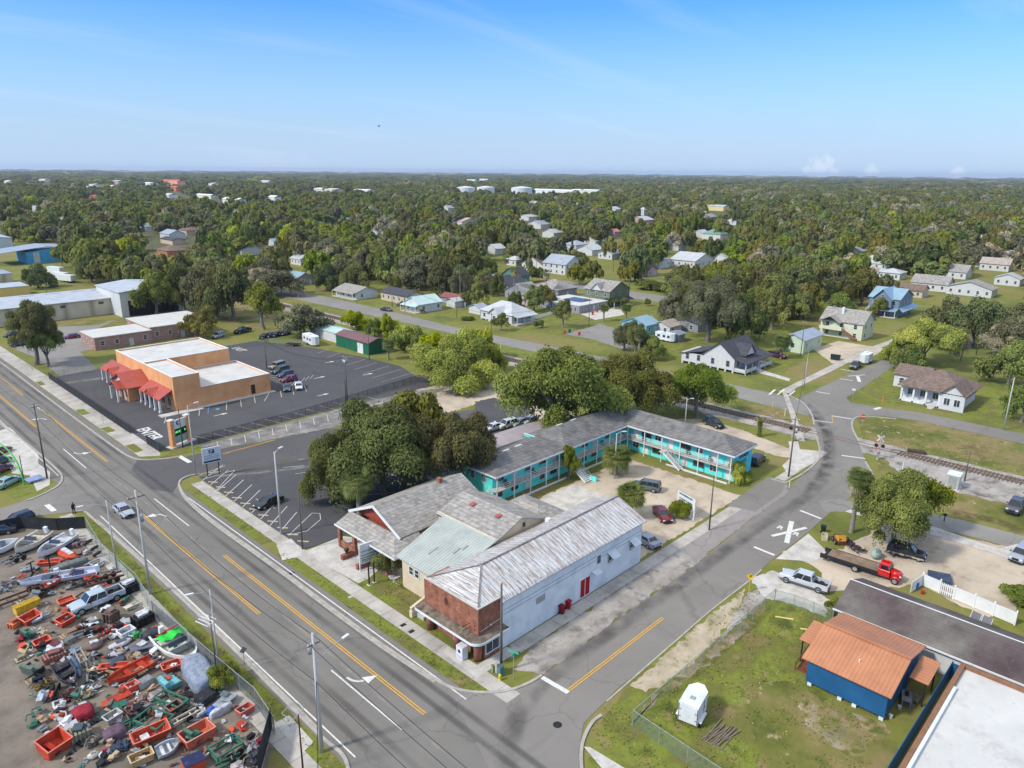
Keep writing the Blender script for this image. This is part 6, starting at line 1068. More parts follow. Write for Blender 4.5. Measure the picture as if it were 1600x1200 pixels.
car('pickup',(1344,569),(1328,581),S(70,76,84),'grey pickup towing a white trailer on the crossing road');car('pickup',(1203,556),(1224,561),S(96,26,40),'maroon pickup on the lawn right of the white pier bungalow');car('sedan',(595,485),(613,487),S(36,42,50),'dark sedan parked on the grass by the road beyond the railway');car('pickup',(644,477),(618,478),S(120,122,120),'grey pickup parked between the tan bungalow and the tin roofed cottage')
car('sedan',(-8,768),(32,748),S(150,186,172),'pale green sedan under the green pole at the left edge');car('hatch',(-14,745),(16,731),S(90,24,40),'burgundy car behind the pale green sedan');car('hatch',(-16,732),(14,719),S(60,60,64),'grey car between the burgundy and the crimson cars');car('sedan',(-16,716),(12,704),S(150,30,56),'crimson car, farthest of the cars at the left edge')
car('hatch',(42,812),(16,821),S(38,40,44),'black hatchback parked outside the salvage yard fence');car('sedan',(12,832),(-16,836),(.02,.03,.05),'dark blue car cut by the left edge beside the salvage yard')
for u,v,c,l in((1068,458,SIL,'silver car parked beyond the bright lawn by the far road'),(1002,437,WHT,'white van parked at the brown carport house'),(655,520,WHT,None),(1392,448,SIL,'silver car before the layered white house')):
 if l:p_=G(u,v);car('suv',(p_[0]+1.5,p_[1]+2),(p_[0]-1.5,p_[1]-2),c,l,world=True)
p=Vector(G(1288,872));q=Vector(G(1410,912));d=q-p;t=thing('flatbed_truck','red cab flatbed recovery truck with a long worn wooden deck','truck',(p.x,p.y,.02),math.atan2(d.y,d.x));Lt=d.length
b=MB();b.box(.6,Lt-2.9,-1.2,1.2,1.0,1.16);b.build('deck',mat('deck_boards',[S(116,96,80),S(150,128,106)],scale=.8,lines=((0,1,0),2,.7,.2),rough=.9),t);b=MB();b.box(.6,Lt-2.9,-1.26,-1.2,.86,1.2);b.box(.6,Lt-2.9,1.2,1.26,.86,1.2);b.box(.2,Lt-.5,-.45,.45,.55,.98);b.build('chassis',M_black,t)
b=MB();b.box(-.3,.6,-1.1,-.9,.5,1.1);b.box(-.3,.6,.9,1.1,.5,1.1);b.box(.4,.6,-1.1,1.1,.5,.7);b.build('wheel_lift',M_black,t)
RD=carpaint(S(200,20,26));b=MB();x0=Lt-2.75;loft(b,[sect(x0,.98,.6,1.55,.03,.9),sect(x0+1.3,.98,.6,1.5,.03,.9)]);b.build('cab',RD,t);b=MB();loft(b,[sect(x0+1.25,.72,.7,1.5,.1,.8),sect(x0+2.2,.62,.7,1.38,.1,.8),sect(x0+2.6,.5,.7,1.2,.06,.8)]);b.build('bonnet',RD,t,True)
b=MB();loft(b,[[(x0,-.9,1.5),(x0+1.3,-.9,1.5),(x0+1.0,-.78,2.1),(x0+.1,-.78,2.1)],[(x0,.9,1.5),(x0+1.3,.9,1.5),(x0+1.0,.78,2.1),(x0+.1,.78,2.1)]]);b.build('windows',M_carglass,t)
b=MB();loft(b,[sect(x0+.0,.84,2.02,2.2,.08,.7),sect(x0+1.1,.82,2.02,2.18,.08,.7)]);
for s in(-1,1):b.bar((x0+1.28,s*.9,1.5),(x0+1.0,s*.78,2.1),.08);b.bar((x0+.05,s*.9,1.5),(x0+.1,s*.78,2.1),.25,.08)
b.build('roof',RD,t)
for s in(-1,1):
 b=MB();[b.cyl((x0+2.0,s*.62,.52),(x0+2.0,s*1.02,.52),.56,.52,16)];b.build('front_wing',RD,t,True);wheel(t,x0+2.0,s*.95,.46,.26);wheel(t,4.2,s*.98,.46,.4);simple('bighead%d'%s,lambda b_:b_.ball((0,0,0),.13,8,5),M_lamp,'headlight',t,(x0+2.5,s*.62,1.05))
 b=MB();b.cyl((x0-.12,s*.8,.9),(x0-.12,s*.8,2.2),.06);b.build('exhaust_stack',M_rim,t)
def boxtrailer(name,label,loc,rz,L,Wd,H,m,axles=2,nose=.8,group=None,stripe=None,wins=False):
 t=thing(name,label,'trailer',loc,rz,group);z0=.45;b=MB();w=Wd/2
 out=[(-L/2,-w),(L/2-nose,-w),(L/2,-w*.35),(L/2,w*.35),(L/2-nose,w),(-L/2,w)];b.prism(out,z0,z0+H);b.build('body',m,t);b=MB();b.prism([(x*1.003,y*1.01)for x,y in out],z0+H,z0+H+.06);rf=b.build('roof',M_whitewall,t)
 b=MB();b.box(-.9,-.45,-.22,.22,z0+H+.06,z0+H+.16);b.build('roof_vent',M_galv,rf)
 for i in range(axles):
  for s in(-1,1):wheel(t,-.3-i*.8,s*(w+.05),.34,.2)
 b=MB();[b.box(-.3-axles*.8+.35,.15,s*w-(0 if s>0 else.3),s*w+(.3 if s>0 else 0),.72,.78)for s in(-1,1)];b.build('mudguards',m,t)
 b=MB();b.bar((L/2-.1,-.3,z0),(L/2+1.1,0,z0),.08);b.bar((L/2-.1,.3,z0),(L/2+1.1,0,z0),.08);b.build('drawbar',M_black,t)
 b=MB();b.box(-L/2-.03,-L/2,-w+.08,w-.08,z0+.1,z0+H-.12);dr=b.build('rear_door',M_white,t);b=MB();[b.box(-L/2-.06,-L/2-.03,y-.02,y+.02,z0+.1,z0+H-.1)for y in(-w+.06,w-.06)];[b.box(-L/2-.07,-L/2-.03,y-.08,y+.08,z,z+.05)for y in(-w+.2,w-.2)for z in(z0+.5,z0+H-.7)];b.build('hinges',M_black,dr)
 b=MB();b.box(L/2-nose-1.0,L/2-nose-.2,-w-.02,-w,z0+.15,z0+H-.2);dd=b.build('side_door',M_white,t);b=MB();b.box(L/2-nose-1.03,L/2-nose-1.0,-w-.03,-w,z0+.1,z0+H-.15);b.cbox((L/2-nose-.9,-w-.04,z0+1.0),(.1,.04,.12));b.build('door_latch',M_black,dd)
 if wins:
  for x in(-L*.3,0,L*.25):opening(t,(x,-w,z0+H*.6),'-y',.7,.5,M_black,None,1,1)
 return t
pa=Vector(G(1068,1135));pb=Vector(G(1098,1088));d=pb-pa
boxtrailer('cargo_trailer','white enclosed cargo trailer with a pointed nose standing on the lawn',(*G(1083,1118),0),math.atan2(d.y,d.x)+radians(2),3.5,1.9,1.95,M_white)
boxtrailer('cargo_trailer','white enclosed trailer behind the grey pickup on the crossing road',(*G(1352,567),0),math.atan2(G(1328,581)[1]-G(1356,563)[1],G(1328,581)[0]-G(1356,563)[0]),5,2.2,2.2,M_white)
boxtrailer('camper_trailer','white camper trailer parked at the back of the car park',(*G(487,538),0),math.atan2(G(504,546)[1]-G(472,532)[1],G(504,546)[0]-G(472,532)[0]),7.5,2.4,2.4,M_white,wins=True)
boxtrailer('camper_van','pale grey camper beside the small blue house',(*G(1040,533),0),math.atan2(G(1056,536)[1]-G(1025,530)[1],G(1056,536)[0]-G(1025,530)[0]),6.5,2.2,2.2,M_whitewall,1,wins=True)
t=thing('flat_trailer','low dark flat trailer left of the white camper','trailer',(*G(458,540),0),radians(-60));b=MB();b.cbox((0,0,.6),(4.2,2,.12));b.build('deck',M_black,t);[wheel(t,x,s*1.05,.32,.2)for x in(-.4,.4)for s in(-1,1)]
t=thing('dumpster','dark green rubbish skip on the pale drive by the garage','dumpster',(*G(1305,562),0),radians(100));b=MB();b.add([(-1.1,-.8,.15),(1.1,-.8,.15),(1.1,.8,.15),(-1.1,.8,.15),(-1.2,-.9,1.3),(1.2,-.9,1.3),(1.2,.9,1.6),(-1.2,.9,1.6)],[(3,2,1,0),(0,1,5,4),(1,2,6,5),(2,3,7,6),(3,0,4,7),(4,5,6,7)]);b.build('container',flat(S(34,46,44)),t);b=MB();b.slab([(-1.2,-.95,1.36),(1.2,-.95,1.36),(1.2,.9,1.68),(-1.2,.9,1.68)],.05);b.build('lid',M_black,t)
# ================================================================ PERSON
def person(u,v,label,walk=0,rz=0):
 x,y=G(u,v);t=thing('person',label,'person',(x,y,.03),rz);J=[(0,0,.93),(0,0,1.12),(0,0,1.32),(0,0,1.47),(0,.0,1.56),(.02,0,1.66),(.0,.09,.90),(.12,.10,.5),(.02,.10,.08),(.15,.10,.03),(0,-.09,.90),(-.06,-.10,.5),(-.24,-.10,.12),(-.12,-.10,.04),(0,.17,1.40),(-.06,.23,1.14),(.04,.25,.92),(.08,.25,.84),(0,-.17,1.40),(.06,-.23,1.14),(.16,-.22,.94),(.22,-.2,.88)]
 E_=[(0,1),(1,2),(2,3),(3,4),(4,5),(0,6),(6,7),(7,8),(8,9),(0,10),(10,11),(11,12),(12,13),(2,14),(14,15),(15,16),(16,17),(2,18),(18,19),(19,20),(20,21)]
 R_j=[.14,.135,.15,.07,.06,.10,.10,.07,.045,.04,.10,.07,.045,.04,.07,.052,.04,.035,.07,.052,.04,.035]
 me=bpy.data.meshes.new('body');me.from_pydata(J,E_,[]);o=bpy.data.objects.new('body',me);COL.objects.link(o);sk=o.modifiers.new('s','SKIN');o.modifiers.new('u','SUBSURF').levels=1
 for i,s in enumerate(me.skin_vertices[0].data):s.radius=(R_j[i]*.85,R_j[i]);s.use_root=i==0
 bpy.context.view_layer.update();me2=bpy.data.meshes.new_from_object(o.evaluated_get(bpy.context.evaluated_depsgraph_get()));bpy.data.objects.remove(o);me2 .materials.append(flat(S(92,62,48)))
 ob=bpy.data.objects.new('body',me2);COL.objects.link(ob);ob.parent=t;NV=flat((.012,.014,.03))
 b=MB();loft(b,[[(.15*cos(a)*k,.2*sin(a)*k*w_,z)for a in[2*pi*i/12 for i in range(12)]]for z,k,w_ in((.88,1,.95),(1.1,.98,.95),(1.32,1.1,1.1),(1.45,.9,1.05),(1.51,.5,.6))]);b.build('jacket',NV,t,True);b=MB();[b.cyl(J[i],J[j],r0,r1,10)for i,j,r0,r1 in((14,15,.085,.07),(15,16,.068,.055),(18,19,.085,.07),(19,20,.068,.055))];b.build('sleeves',NV,t,True)
 b=MB();[b.cyl(J[i],J[j],r0,r1,10)for i,j,r0,r1 in((6,7,.115,.085),(7,8,.083,.06),(10,11,.115,.085),(11,12,.083,.06))];b.build('trousers',flat((.02,.02,.022)),t,True);b=MB();b.ball((-.01,0,1.70),.12,12,8,(1,.85,1.05));b.build('cap',flat((.02,.07,.09)),t,True)
 for k in(9,13):b=MB();b.cbox((J[k][0]-.03,J[k][1],.04),(.28,.1,.09));b.build('shoe',M_black,t)
person(116,802,'person in dark jacket and trousers walking on the pavement at the street corner',rz=radians(100))
# ================================================================ POLES, SIGNS, FENCES, TRACK
def pole(u,v,h,r,m,label,arms=(),lamp=None,name='utility_pole',cat='utility pole',can=None,top=None,group=None):
 x,y=G(u,v);t=thing(name,label,cat,(x,y,0),0,group);b=MB();b.cyl((0,0,0),(0,0,h),r,r*.62,10);b.build('pole',m,t,True)
 for z,L,ax in arms:
  b=MB();dx,dy=(L/2,0)if ax=='x' else(0,L/2);b.bar((-dx,-dy+.0,z),(dx,dy,z),.1,.12);cr=b.build('crossarm',M_wood,t)
  for s in(-.9,-.45,.45,.9):b=MB();b.cyl((dx*s,dy*s,z+.05),(dx*s,dy*s,z+.25),.05,.03,6);b.build('insulator',M_white,cr)
 if can:
  for z,a in can:b=MB();b.cyl((.38*cos(a),.38*sin(a),z),(.38*cos(a),.38*sin(a),z+.85),.23,.23,12);b.build('transformer',M_galv,t,True)
 if lamp:
  z,L,a=lamp;b=MB();pts=[(0,0,z),(L*.4*cos(a),L*.4*sin(a),z+.45),(L*cos(a),L*sin(a),z+.6)];b.tube(pts,.045);ar=b.build('lamp_arm',M_galv,t);b=MB();c=Vector(pts[-1]);d=Vector((cos(a),sin(a),0));b.bar(c-d*.1,c+d*.65,.26,.13);b.build('lamp_head',M_white,t)
 return t
WPO=M_pole;CPO=M_polec
A_L=-pi;
pole(235,928,13.8,.17,CPO,'tall grey utility pole with crossarm beside the silver sedan',((12.9,2.0,'x'),),can=((9.6,.5),));pole(503,1175,12.3,.2,CPO,'concrete pole with a long lamp arm at the bottom of the main road',((11.2,1.2,'x'),),(9.2,3.4,radians(12)),can=((10.2,2),))
pole(184,895,10.2,.12,CPO,'slim street lamp on the verge left of the silver sedan',(),(9.4,2.6,radians(165)),'street_lamp','street lamp');pole(343,1048,9.6,.1,CPO,'slim street lamp beside the salvage yard sign pole',(),(8.9,1.6,radians(160)),'street_lamp','street lamp')
pole(440,835,12.6,.16,CPO,'tall concrete street lamp at the kerb of the paved lot',(),(12.2,1.0,radians(20)),'street_lamp','street lamp');pole(473,858,9.0,.12,WPO,'plain short wooden pole at the corner of the bungalow forecourt');pole(306,742,12.4,.12,CPO,'slim concrete street lamp at the corner of the cross street',(),(12.0,1.2,radians(0)),'street_lamp','street lamp')
pole(286,700,8.2,.12,WPO,'dark pole standing in front of the pillared shop sign');pole(543,632,11.5,.15,WPO,'wooden utility pole with transformers at the edge of the car park',((10.8,1.6,'y'),),can=((9.4,0),(9.4,2),(9.4,4)));pole(541,634,6,.1,M_black,'leaning black pole beside the pole with transformers');pole(74,748,13.2,.15,WPO,'tall utility pole at the left street corner',((12.6,1.2,'x'),))
pole(1108,828,8.4,.12,WPO,'dark wooden pole at the entrance of the motel court');pole(1232,745,10.6,.15,WPO,'dark wooden pole with a grey transformer beside the railway crossing',((10.4,1.4,'y'),),can=((8.0,5.6),));pole(783,1050,10.4,.16,WPO,'dark wooden pole at the brick corner of the white walled hall');pole(960,748,8.2,.11,CPO,'pale lamp pole in the motel court beside the low palm',(),(7.9,1.0,radians(-40)),'street_lamp','street lamp')
pole(1070,668,6.0,.12,CPO,'short lamp pole behind the motel near the railway',(),(5.6,.8,radians(-40)),'street_lamp','street lamp');pole(1230,705,6,.05,M_galv,'x')if False else None
pole(834,690,7.6,.12,WPO,'dark pole behind the ridge of the near motel wing');pole(821,662,5.5,.14,CPO,'pale pole behind the tin roofed shed');pole(1507,752,5.5,.12,WPO,'grey stub pole beside the white railway cabinet');pole(1568,672,11.2,.14,CPO,'grey leaning pole at the right edge beyond the railway')
pole(1256,606,9.2,.11,CPO,'pale pole on the verge right of the white pier bungalow');pole(1348,1000,1,.02,M_black,'x')if False else None
for u,v,h,l in((633,487,9.5,'pole by the road in front of the white cottage'),(745,480,9,'pole left of the round green tree behind the houses'),(714,497,8,'pole behind the tin roofed cottage'),(768,537,9.5,'pole on the verge before the white bungalow'),(920,510,10.5,'dark pole on the lawn before the wide garage'),(577,562,9,'pole in front of the green shed'),(838,428,11,'pole in front of the brown roof house'),(983,455,9,'pole by the far road right of the green house'),(958,425,13,'pole rising behind the green two storey house'),(686,470,7,'pole left of the small white garden shed'),(1384,402,11,'pole before the layered white house'),(613,480,6,'short pole left of the dark parked sedan'),(499,530,7,'lamp pole behind the white camper'),(417,577,8,'dark red pole behind the orange shop'),(75,470,8,'pole before the long beige warehouse'),(265,488,11,'thin pole right of the warehouse block'),(241,410,16,'pole behind the distant brown roofed house'),(76,572,11,'pale pole between the two leaning trees'),(1525,555,8,'thin pole in the lawn behind the golden olive tree'),(1251,555,10,'slim pole beside the pale green garage'),(1306,500,9,'pale pole before the cream two storey house')):
 pole(u,v,h,.12,WPO,'wooden '+l if 'pole ' in l[:5]else l,((h-.5,1.2,'y'),)if h>9 else())
pole(564-30,640,6,.1,M_black,'x')if False else None
for u,h in((1215,42),(1310,44),(1413,46),(1522,46),(1527,46),(988,40),(1050,40),(712,36),(718,48),(772,34),(875,34),(885,36)):
 x,y=G(u,287);t=thing('transmission_tower','thin steel transmission mast standing over the woods near the horizon','mast',(x,y,0),0,'far transmission masts');b=MB();b.cyl((0,0,0),(0,0,h),.5,.3,6);[b.bar((-4,4,h-z),(4,-4,h-z),.35)for z in(1,5)];b.build('mast',M_galv,t)
def wire(pts,sag,label,r=.032,n=10):
 b=MB();
 for p,q in zip(pts,pts[1:]):
  p=Vector(p);q=Vector(q);P=[p.lerp(q,i/n)-Vector((0,0,sag*4*(i/n)*(1-i/n)))for i in range(n+1)];b.tube(P,r,4)
 return tag(b.build('power_line',M_black),label,'power line','overhead lines')
ax_,ay_=G(235,928);bx_,by_=G(503,1175);cx_,cy_=G(74,748)
for k,(dx,z)in enumerate(((-.8,13.1),(.8,13.1),(0,9.0))):wire([(cx_+dx,cy_+60,z),(cx_+dx,cy_,z-.5),(ax_+dx,ay_,z),(bx_+dx*.6,by_,z-1.6),(bx_+dx*.6,by_-45,z-1.5)],.9,'overhead wire along the main road, '+('kerb side','road side','lower')[k])
wire([(bx_,by_,7.6),(20,38,6.5),(10,20,6)],.5,'service wire from the lower lamp pole toward the salvage yard')
px1=G(543,632);
for k,z in enumerate((10.6,10.2,9.0)):wire([(px1[0],px1[1],z),(*G(417,577),7.5+k*.2)],1.6,'wire from the transformer pole to the orange shop, '+('top','middle','lowest')[k],.03)
wire([(px1[0],px1[1],9.5),(*G(577,562),8.5)],.8,'wire from the transformer pole to the green shed');wire([(*G(577,562),8.6),(*G(633,487),9.0)],1,'wire crossing to the road beyond the railway');wire([(*G(633,487),9.1),(*G(410,440),11)],1.5,'long wire following the road beyond the railway to the left');wire([(*G(633,487),9),(*G(768,537),9),(*G(920,510),10)],1.2,'wire along the road before the white bungalow')
p2=G(1232,745);wire([(p2[0],p2[1],10.3),(*G(1070,668),5.8),(*G(950,640),8)],.8,'wire from the crossing pole behind the motel');wire([(p2[0],p2[1],10.4),(*G(1256,606),9)],.8,'wire over the railway crossing');wire([(*G(958,425),12),(*G(1160,455),14)],3,'wire over the far trees right of the green house');wire([(*G(920,510),10),(*G(983,455),9),(*G(1100,480),10)],1.5,'wire along the far road')
t=thing('railway_track','rusty single railway track on a pale stone bed','railway track');
def rxy(y):return rx(y)-.0
for s in(-.72,.72):
 b=MB()
 for a,e in(((-70,38)),((54,330))):
  ys=list(range(a,e+1,12))+([e]if(e-a)%12 else[])
  for y0,y1 in zip(ys,ys[1:]):b.bar((rxy(y0)+s,y0,.24),(rxy(y1)+s,y1,.24),.09,.16)
 b.bar((rxy(38)+s,38,.05),(rxy(54)+s,54,.05),.12,.09);b.bar((rxy(38)+s,37.9,.04),(rxy(38)+s,38.2,.2),.09,.2);b.bar((rxy(54)+s,53.8,.2),(rxy(54)+s,54.1,.04),.09,.2)
 b.build('rail',mat('rusty_rail',[(.13,.085,.06),(.24,.17,.13)],scale=3,rough=.6),t)
b=MB();y=-70
while y<330:
 if not 37<y<53.5:b.cbox((rxy(y),y,.1),(2.7+.3*rnd.random(),.26,.14),rnd.uniform(-.04,.04))
 y+=.62
o=b.build('sleepers',mat('sleeper_wood',[(.10,.07,.055),(.19,.14,.11)],scale=2,rough=.95,space='world'),t);o['kind']='stuff'
for u0,v0,u1,v1,l in((1106,658,1118,663,'stack of dark old sleepers lying behind the dark green suv'),(1418,705,1448,710,'stack of dark old sleepers lying on grass right of the crossing signal')):
 p=Vector(G(u0,v0));q=Vector(G(u1,v1));d=q-p;t=thing('sleeper_stack',l,'timber stack',((p.x+q.x)/2,(p.y+q.y)/2,0),math.atan2(d.y,d.x));b=MB();[b.cbox((rnd.uniform(-.2,.2),-.5+.27*i,.14+.25*j),(d.length*.9,.25,.22),rnd.uniform(-.04,.04))for i in range(4)for j in range(2)];b.build('timbers',mat('dark_timber',[(.05,.03,.028),(.1,.07,.06)],scale=2),t)
def signal(u,v,rz,label):
 x,y=G(u,v);t=thing('crossing_signal',label,'railway signal',(x,y,0),rz,'railway crossing signals');b=MB();b.cyl((0,0,0),(0,0,4.6),.09,.09,10);b.cyl((0,0,0),(0,0,.5),.25,.2,10);b.build('mast',M_galv,t)
 for k in(-1,1):b=MB();b.bar((-.06,-.55,4.1+k*.55),(-.06,.55,4.1-k*.55),.03,.22);b.build('crossbuck_board',M_white,t)
 b=MB();b.bar((0,-.55,2.7),(0,.55,2.7),.07);b.build('lamp_bracket',M_black,t)
 for s in(-1,1):
  for f in(-1,1):b=MB();b.cyl((f*.05,s*.55,2.7),(f*.14,s*.55,2.7),.31,.31,16);b.cyl((f*.14,s*.55,2.7),(f*.35,s*.55,2.72),.17,.17,10,False);L_=b.build('signal_lamp',M_black,t);b=MB();b.cyl((f*.142,s*.55,2.7),(f*.15,s*.55,2.7),.13,.13,10);b.build('red_lens',M_tail,L_)
 b=MB();b.box(-.25,.25,-.3,.3,.9,1.6);b.build('gate_motor',M_galv,t);b=MB()
 b.build('x',M_white,t)if False else None
 seg=[b,MB()]
 for i in range(10):seg[i%2].bar((.35,0,1.25+i*.42),(.35,0,1.25+(i+1)*.42),.05,.1)
 seg[0].build('gate_arm_red',flat(S(190,60,50)),t);seg[1].build('gate_arm_white',M_white,t)
 return t
signal(1238,690,radians(20),'railway crossing signal with raised gate on the motel side');signal(1371,718,radians(200),'railway crossing signal with white crossbuck right of the curving road')
x,y=G(1488,762);t=thing('signal_cabinet','pale grey metal signal cabinet beside the track','cabinet',(x,y,0),radians(4));b=MB();b.box(-1.1,1.1,-.9,.9,.1,2.5);b.build('housing',T_W,t);b=MB();b.box(-1.2,1.2,-1,1,2.5,2.6);b.build('roof',M_whitewall,t);b=MB();b.box(-1.13,-1.1,-.6,.6,.3,2.3);b.build('door',M_galv,t);b=MB();b.box(-1.4,1.4,-1.2,1.2,0,.1);b.build('plinth',M_conc,t)
for u,v,h,c,l in((1207,637,1.3,S(220,190,40),'yellow marker post beyond the railway'),(1226,650,1.6,S(225,225,220),'white marker post beside the crossing signal'),(1410,735,1.4,S(225,225,220),'white marker post beyond the light green tree'),(1378,632,2.2,S(220,140,60),'orange marker post on the lawn before the long porch bungalow'),(1368,705,2.4,S(220,110,50),'orange topped marker beside the right crossing signal'),(1327,762,1.1,S(225,225,220),'white post at the kerb beside the tall palm'),(1262,745,1.0,S(225,225,220),'white kerb post beside the dark wooden pole'),(644,496,1.2,S(200,90,60),'short red post in the field before the tin roofed cottage'),(782,545,1.6,S(225,225,220),'white marker by the railway left of the tallest mossy oak')):
 if h==1.0:x,y=G(1233,762)
 else:x,y=G(u,v)
 t=thing('marker_post',l,'post',(x,y,0));b=MB();b.cyl((0,0,0),(0,0,h),.07,.07,8);b.build('post',flat(c),t);b=MB();b.cyl((0,0,h),(0,0,h+.12),.09,.06,8);b.build('cap',flat(c),t)
def sign(u,v,h,label,shape,c,size,rz,text=None,tc=None,name='road_sign',ts=.3,postm=None):
 x,y=G(u,v);t=thing(name,label,'sign',(x,y,0),rz);b=MB();b.cyl((0,0,0),(0,0,h),.04,.04,8);b.build('post',postm or M_galv,t);b=MB();n={'oct':8,'round':20,'diamond':4}.get(shape)
 if n:b.cyl((-.05,0,h-size*.3),(-.08,0,h-size*.3),size/2,size/2,n)if shape!='diamond' else b.add([(-.06,size*.6,h-.3),(-.06,0,h-.3+size*.6),(-.06,-size*.6,h-.3),(-.06,0,h-.3-size*.6),(-.04,size*.6,h-.3),(-.04,0,h-.3+size*.6),(-.04,-size*.6,h-.3),(-.04,0,h-.3-size*.6)],[(0,1,2,3),(7,6,5,4),(0,4,5,1),(1,5,6,2),(2,6,7,3),(3,7,4,0)])
 else:b.box(-.07,-.05,-size/2,size/2,h-size*.6,h)
 b.build('sign_board',flat(c),t)
 if text:text_obj(text,ts,flat(tc),'lettering',t,(-.085,0,h-size*.3),(pi/2,0,-pi/2),.002,.01)
 return t
sign(1346,668,2.7,'red stop sign on the grass corner right of the crossing','oct',S(200,40,44),1.0,radians(25),'STOP',(.8,.8,.8),ts=.34);sign(1332,624,2.6,'small white road sign left of the long porch bungalow','rect',(.75,.75,.73),.7,radians(20));sign(1170,925,2.5,'yellow railway warning sign at the edge of the field','diamond',S(235,190,20),.75,radians(30),'X',(.02,.02,.02),ts=.5,postm=flat(S(225,180,40)))
t=sign(802,1062,3.0,'green street name sign on a post at the brick corner','rect',S(60,150,120),.01,0,name='street_name_sign')
for z,a in((3.05,.3),(3.3,1.87)):b=MB();b.cbox((0,0,z),(1.15,.03,.24),a);b.build('name_plate',flat(S(70,170,140)),t)
sign(383,1045,2.6,'back of a grey triangular road sign on the main road verge','diamond',S(120,120,118),.7,radians(90));sign(162,663,2.0,'small blue sign on the pavement before the car park fence','rect',S(90,130,180),.45,radians(0))
p=Vector(G(271,699));q=Vector(G(293,690));d=q-p;t=thing('pillar_sign','orange twin pillar sign with a screen at the entrance of the car park','sign',(p.x,p.y,0),math.atan2(d.y,d.x));L_=d.length+.4;OR=ORG
for x in(0,L_):b=MB();b.box(x-.4,x+.4,-.4,.4,.2,5.2);pl=b.build('pillar',OR,t);b=MB();b.box(x-.5,x+.5,-.5,.5,5.2,5.4);b.build('pillar_cap',M_white,pl)
b=MB();b.box(-1,L_+1,-.9,.9,0,.2);b.build('base',M_conc,t);b=MB();b.box(.4,L_-.4,-.12,.12,3.3,5.0);sb=b.build('sign_board',M_white,t);b=MB();b.box(.4,L_-.4,-.15,.15,2.0,3.3);b.build('screen',flat((.012,.02,.015)),t);b=MB();b.box(.4,L_-.4,-.1,.1,.5,1.9);b.build('lower_panel',flat(S(150,170,160)),t)
b=MB();b.cyl((L_*.42,-.13,4.4),(L_*.42,-.14,4.4),.42,.42,20);b.build('emblem',flat(S(30,44,90)),sb);b=MB();b.cyl((L_*.42+.12,-.142,4.42),(L_*.42+.12,-.15,4.42),.25,.25,16);b.build('emblem_swirl',M_white,sb)
GE=mat('green_display',(.10,.75,.12),rough=.5,emit=.5)
for x,w_ in((.7,.7),(1.5,.35),(L_-.95,.3)):b=MB();b.box(x,x+w_,-.17,-.152,2.5,2.9);b.build('display_digits',GE,t)
p=Vector(G(325,745));q=Vector(G(343,741));d=q-p;t=thing('post_sign','pale board sign on two black posts at the paved lot corner','sign',(p.x,p.y,0),math.atan2(d.y,d.x));L_=d.length
for x in(0,L_):b=MB();b.box(x-.07,x+.07,-.07,.07,0,4.9);b.build('post',M_black,t)
b=MB();b.box(-.55,L_+.55,-.1,.1,2.4,5.1);bd=b.build('sign_board',mat('sign_blue_white',[(.52,.58,.64),(.62,.67,.72)]),t);b=MB();b.box(L_*.28,L_*.75,-.12,-.1,4.05,4.75);b.build('logo_block',flat(S(24,40,84)),bd)
def scribble(parent,x0,x1,z,m,h=.12,y=-.11,seed=1):
 """one line of writing too small to read in the photo, as short separate strokes"""
 r=random.Random(seed);b=MB();x=x0
 while x<x1:w=r.uniform(.06,.22);b.box(x,min(x1,x+w),y-.01,y,z-h/2,z+h/2);x+=w+r.uniform(.04,.1)
 b.build('small_writing',m,parent)
text_obj('JT',.6,M_white,'lettering',bd,(L_*.5,-.125,4.4),(pi/2,0,0),.003,.02)
for i,z in enumerate((3.75,3.45,3.15)):scribble(bd,-.3,L_+.3,z,flat(S(90,100,120)),.1,seed=i)
b=MB();b.box(-.4,L_+.4,-.12,-.1,2.55,2.85);b.build('dark_band',flat(S(40,50,70)),bd)
p=Vector(G(563,893));q=Vector(G(601,879));d=q-p;t=thing('board_sign','large white board sign with a roof shaped logo on the bungalow forecourt','sign',(p.x,p.y,0),math.atan2(d.y,d.x));L_=d.length+.2
for x in(0,L_):b=MB();b.box(x-.06,x+.06,-.06,.06,0,3.3);b.build('post',M_white,t)
b=MB();b.box(0,L_,-.1,.1,1.0,3.8);bd=b.build('sign_board',M_white,t);b=MB();b.bar((L_*.52,-.12,2.6),(L_*.68,-.12,3.15),.02,.1);b.bar((L_*.68,-.12,3.15),(L_*.9,-.12,2.6),.02,.1);b.build('roof_logo',M_black,bd)
for i,(z,a,c_)in enumerate(((2.75,.3,S(110,120,150)),(2.2,L_-.4,S(60,70,100)),(1.55,L_-.3,S(40,60,70)),(1.3,L_-.3,S(90,110,110)))):scribble(bd,.25,a if a>1 else L_*.5,z,flat(c_),.14,seed=i+5)
b=MB();b.box(.1,L_-.1,-.115,-.1,1.8,1.88);b.build('rule_line',M_black,bd)
for u,v,l in((577,914,'left of two bare black sign posts on the lawn'),(585,910,'right of two bare black sign posts on the lawn')):x,y=G(u,v);t=thing('bare_post',l,'post',(x,y,0),0,'bare black sign posts');b=MB();b.box(-.07,.07,-.07,.07,0,2.9);b.build('post',M_black,t);b=MB();b.box(-.25,.25,-.25,.25,0,.06);b.build('footing',M_conc,t)
p=Vector(G(1058,797));q=Vector(G(1084,813));d=q-p;t=thing('motel_sign','white board sign on two white posts at the entrance of the motel court','sign',(p.x,p.y,0),math.atan2(d.y,d.x));L_=d.length
for x in(0,L_):b=MB();b.box(x-.1,x+.1,-.1,.1,0,3.1);b.build('post',M_white,t)
b=MB();b.box(0,L_,-.07,.07,1.5,3.3);bd=b.build('sign_board',M_white,t);b=MB();b.box(0,L_,-.1,.1,0,.12);b.build('bottom_rail',M_white,t)
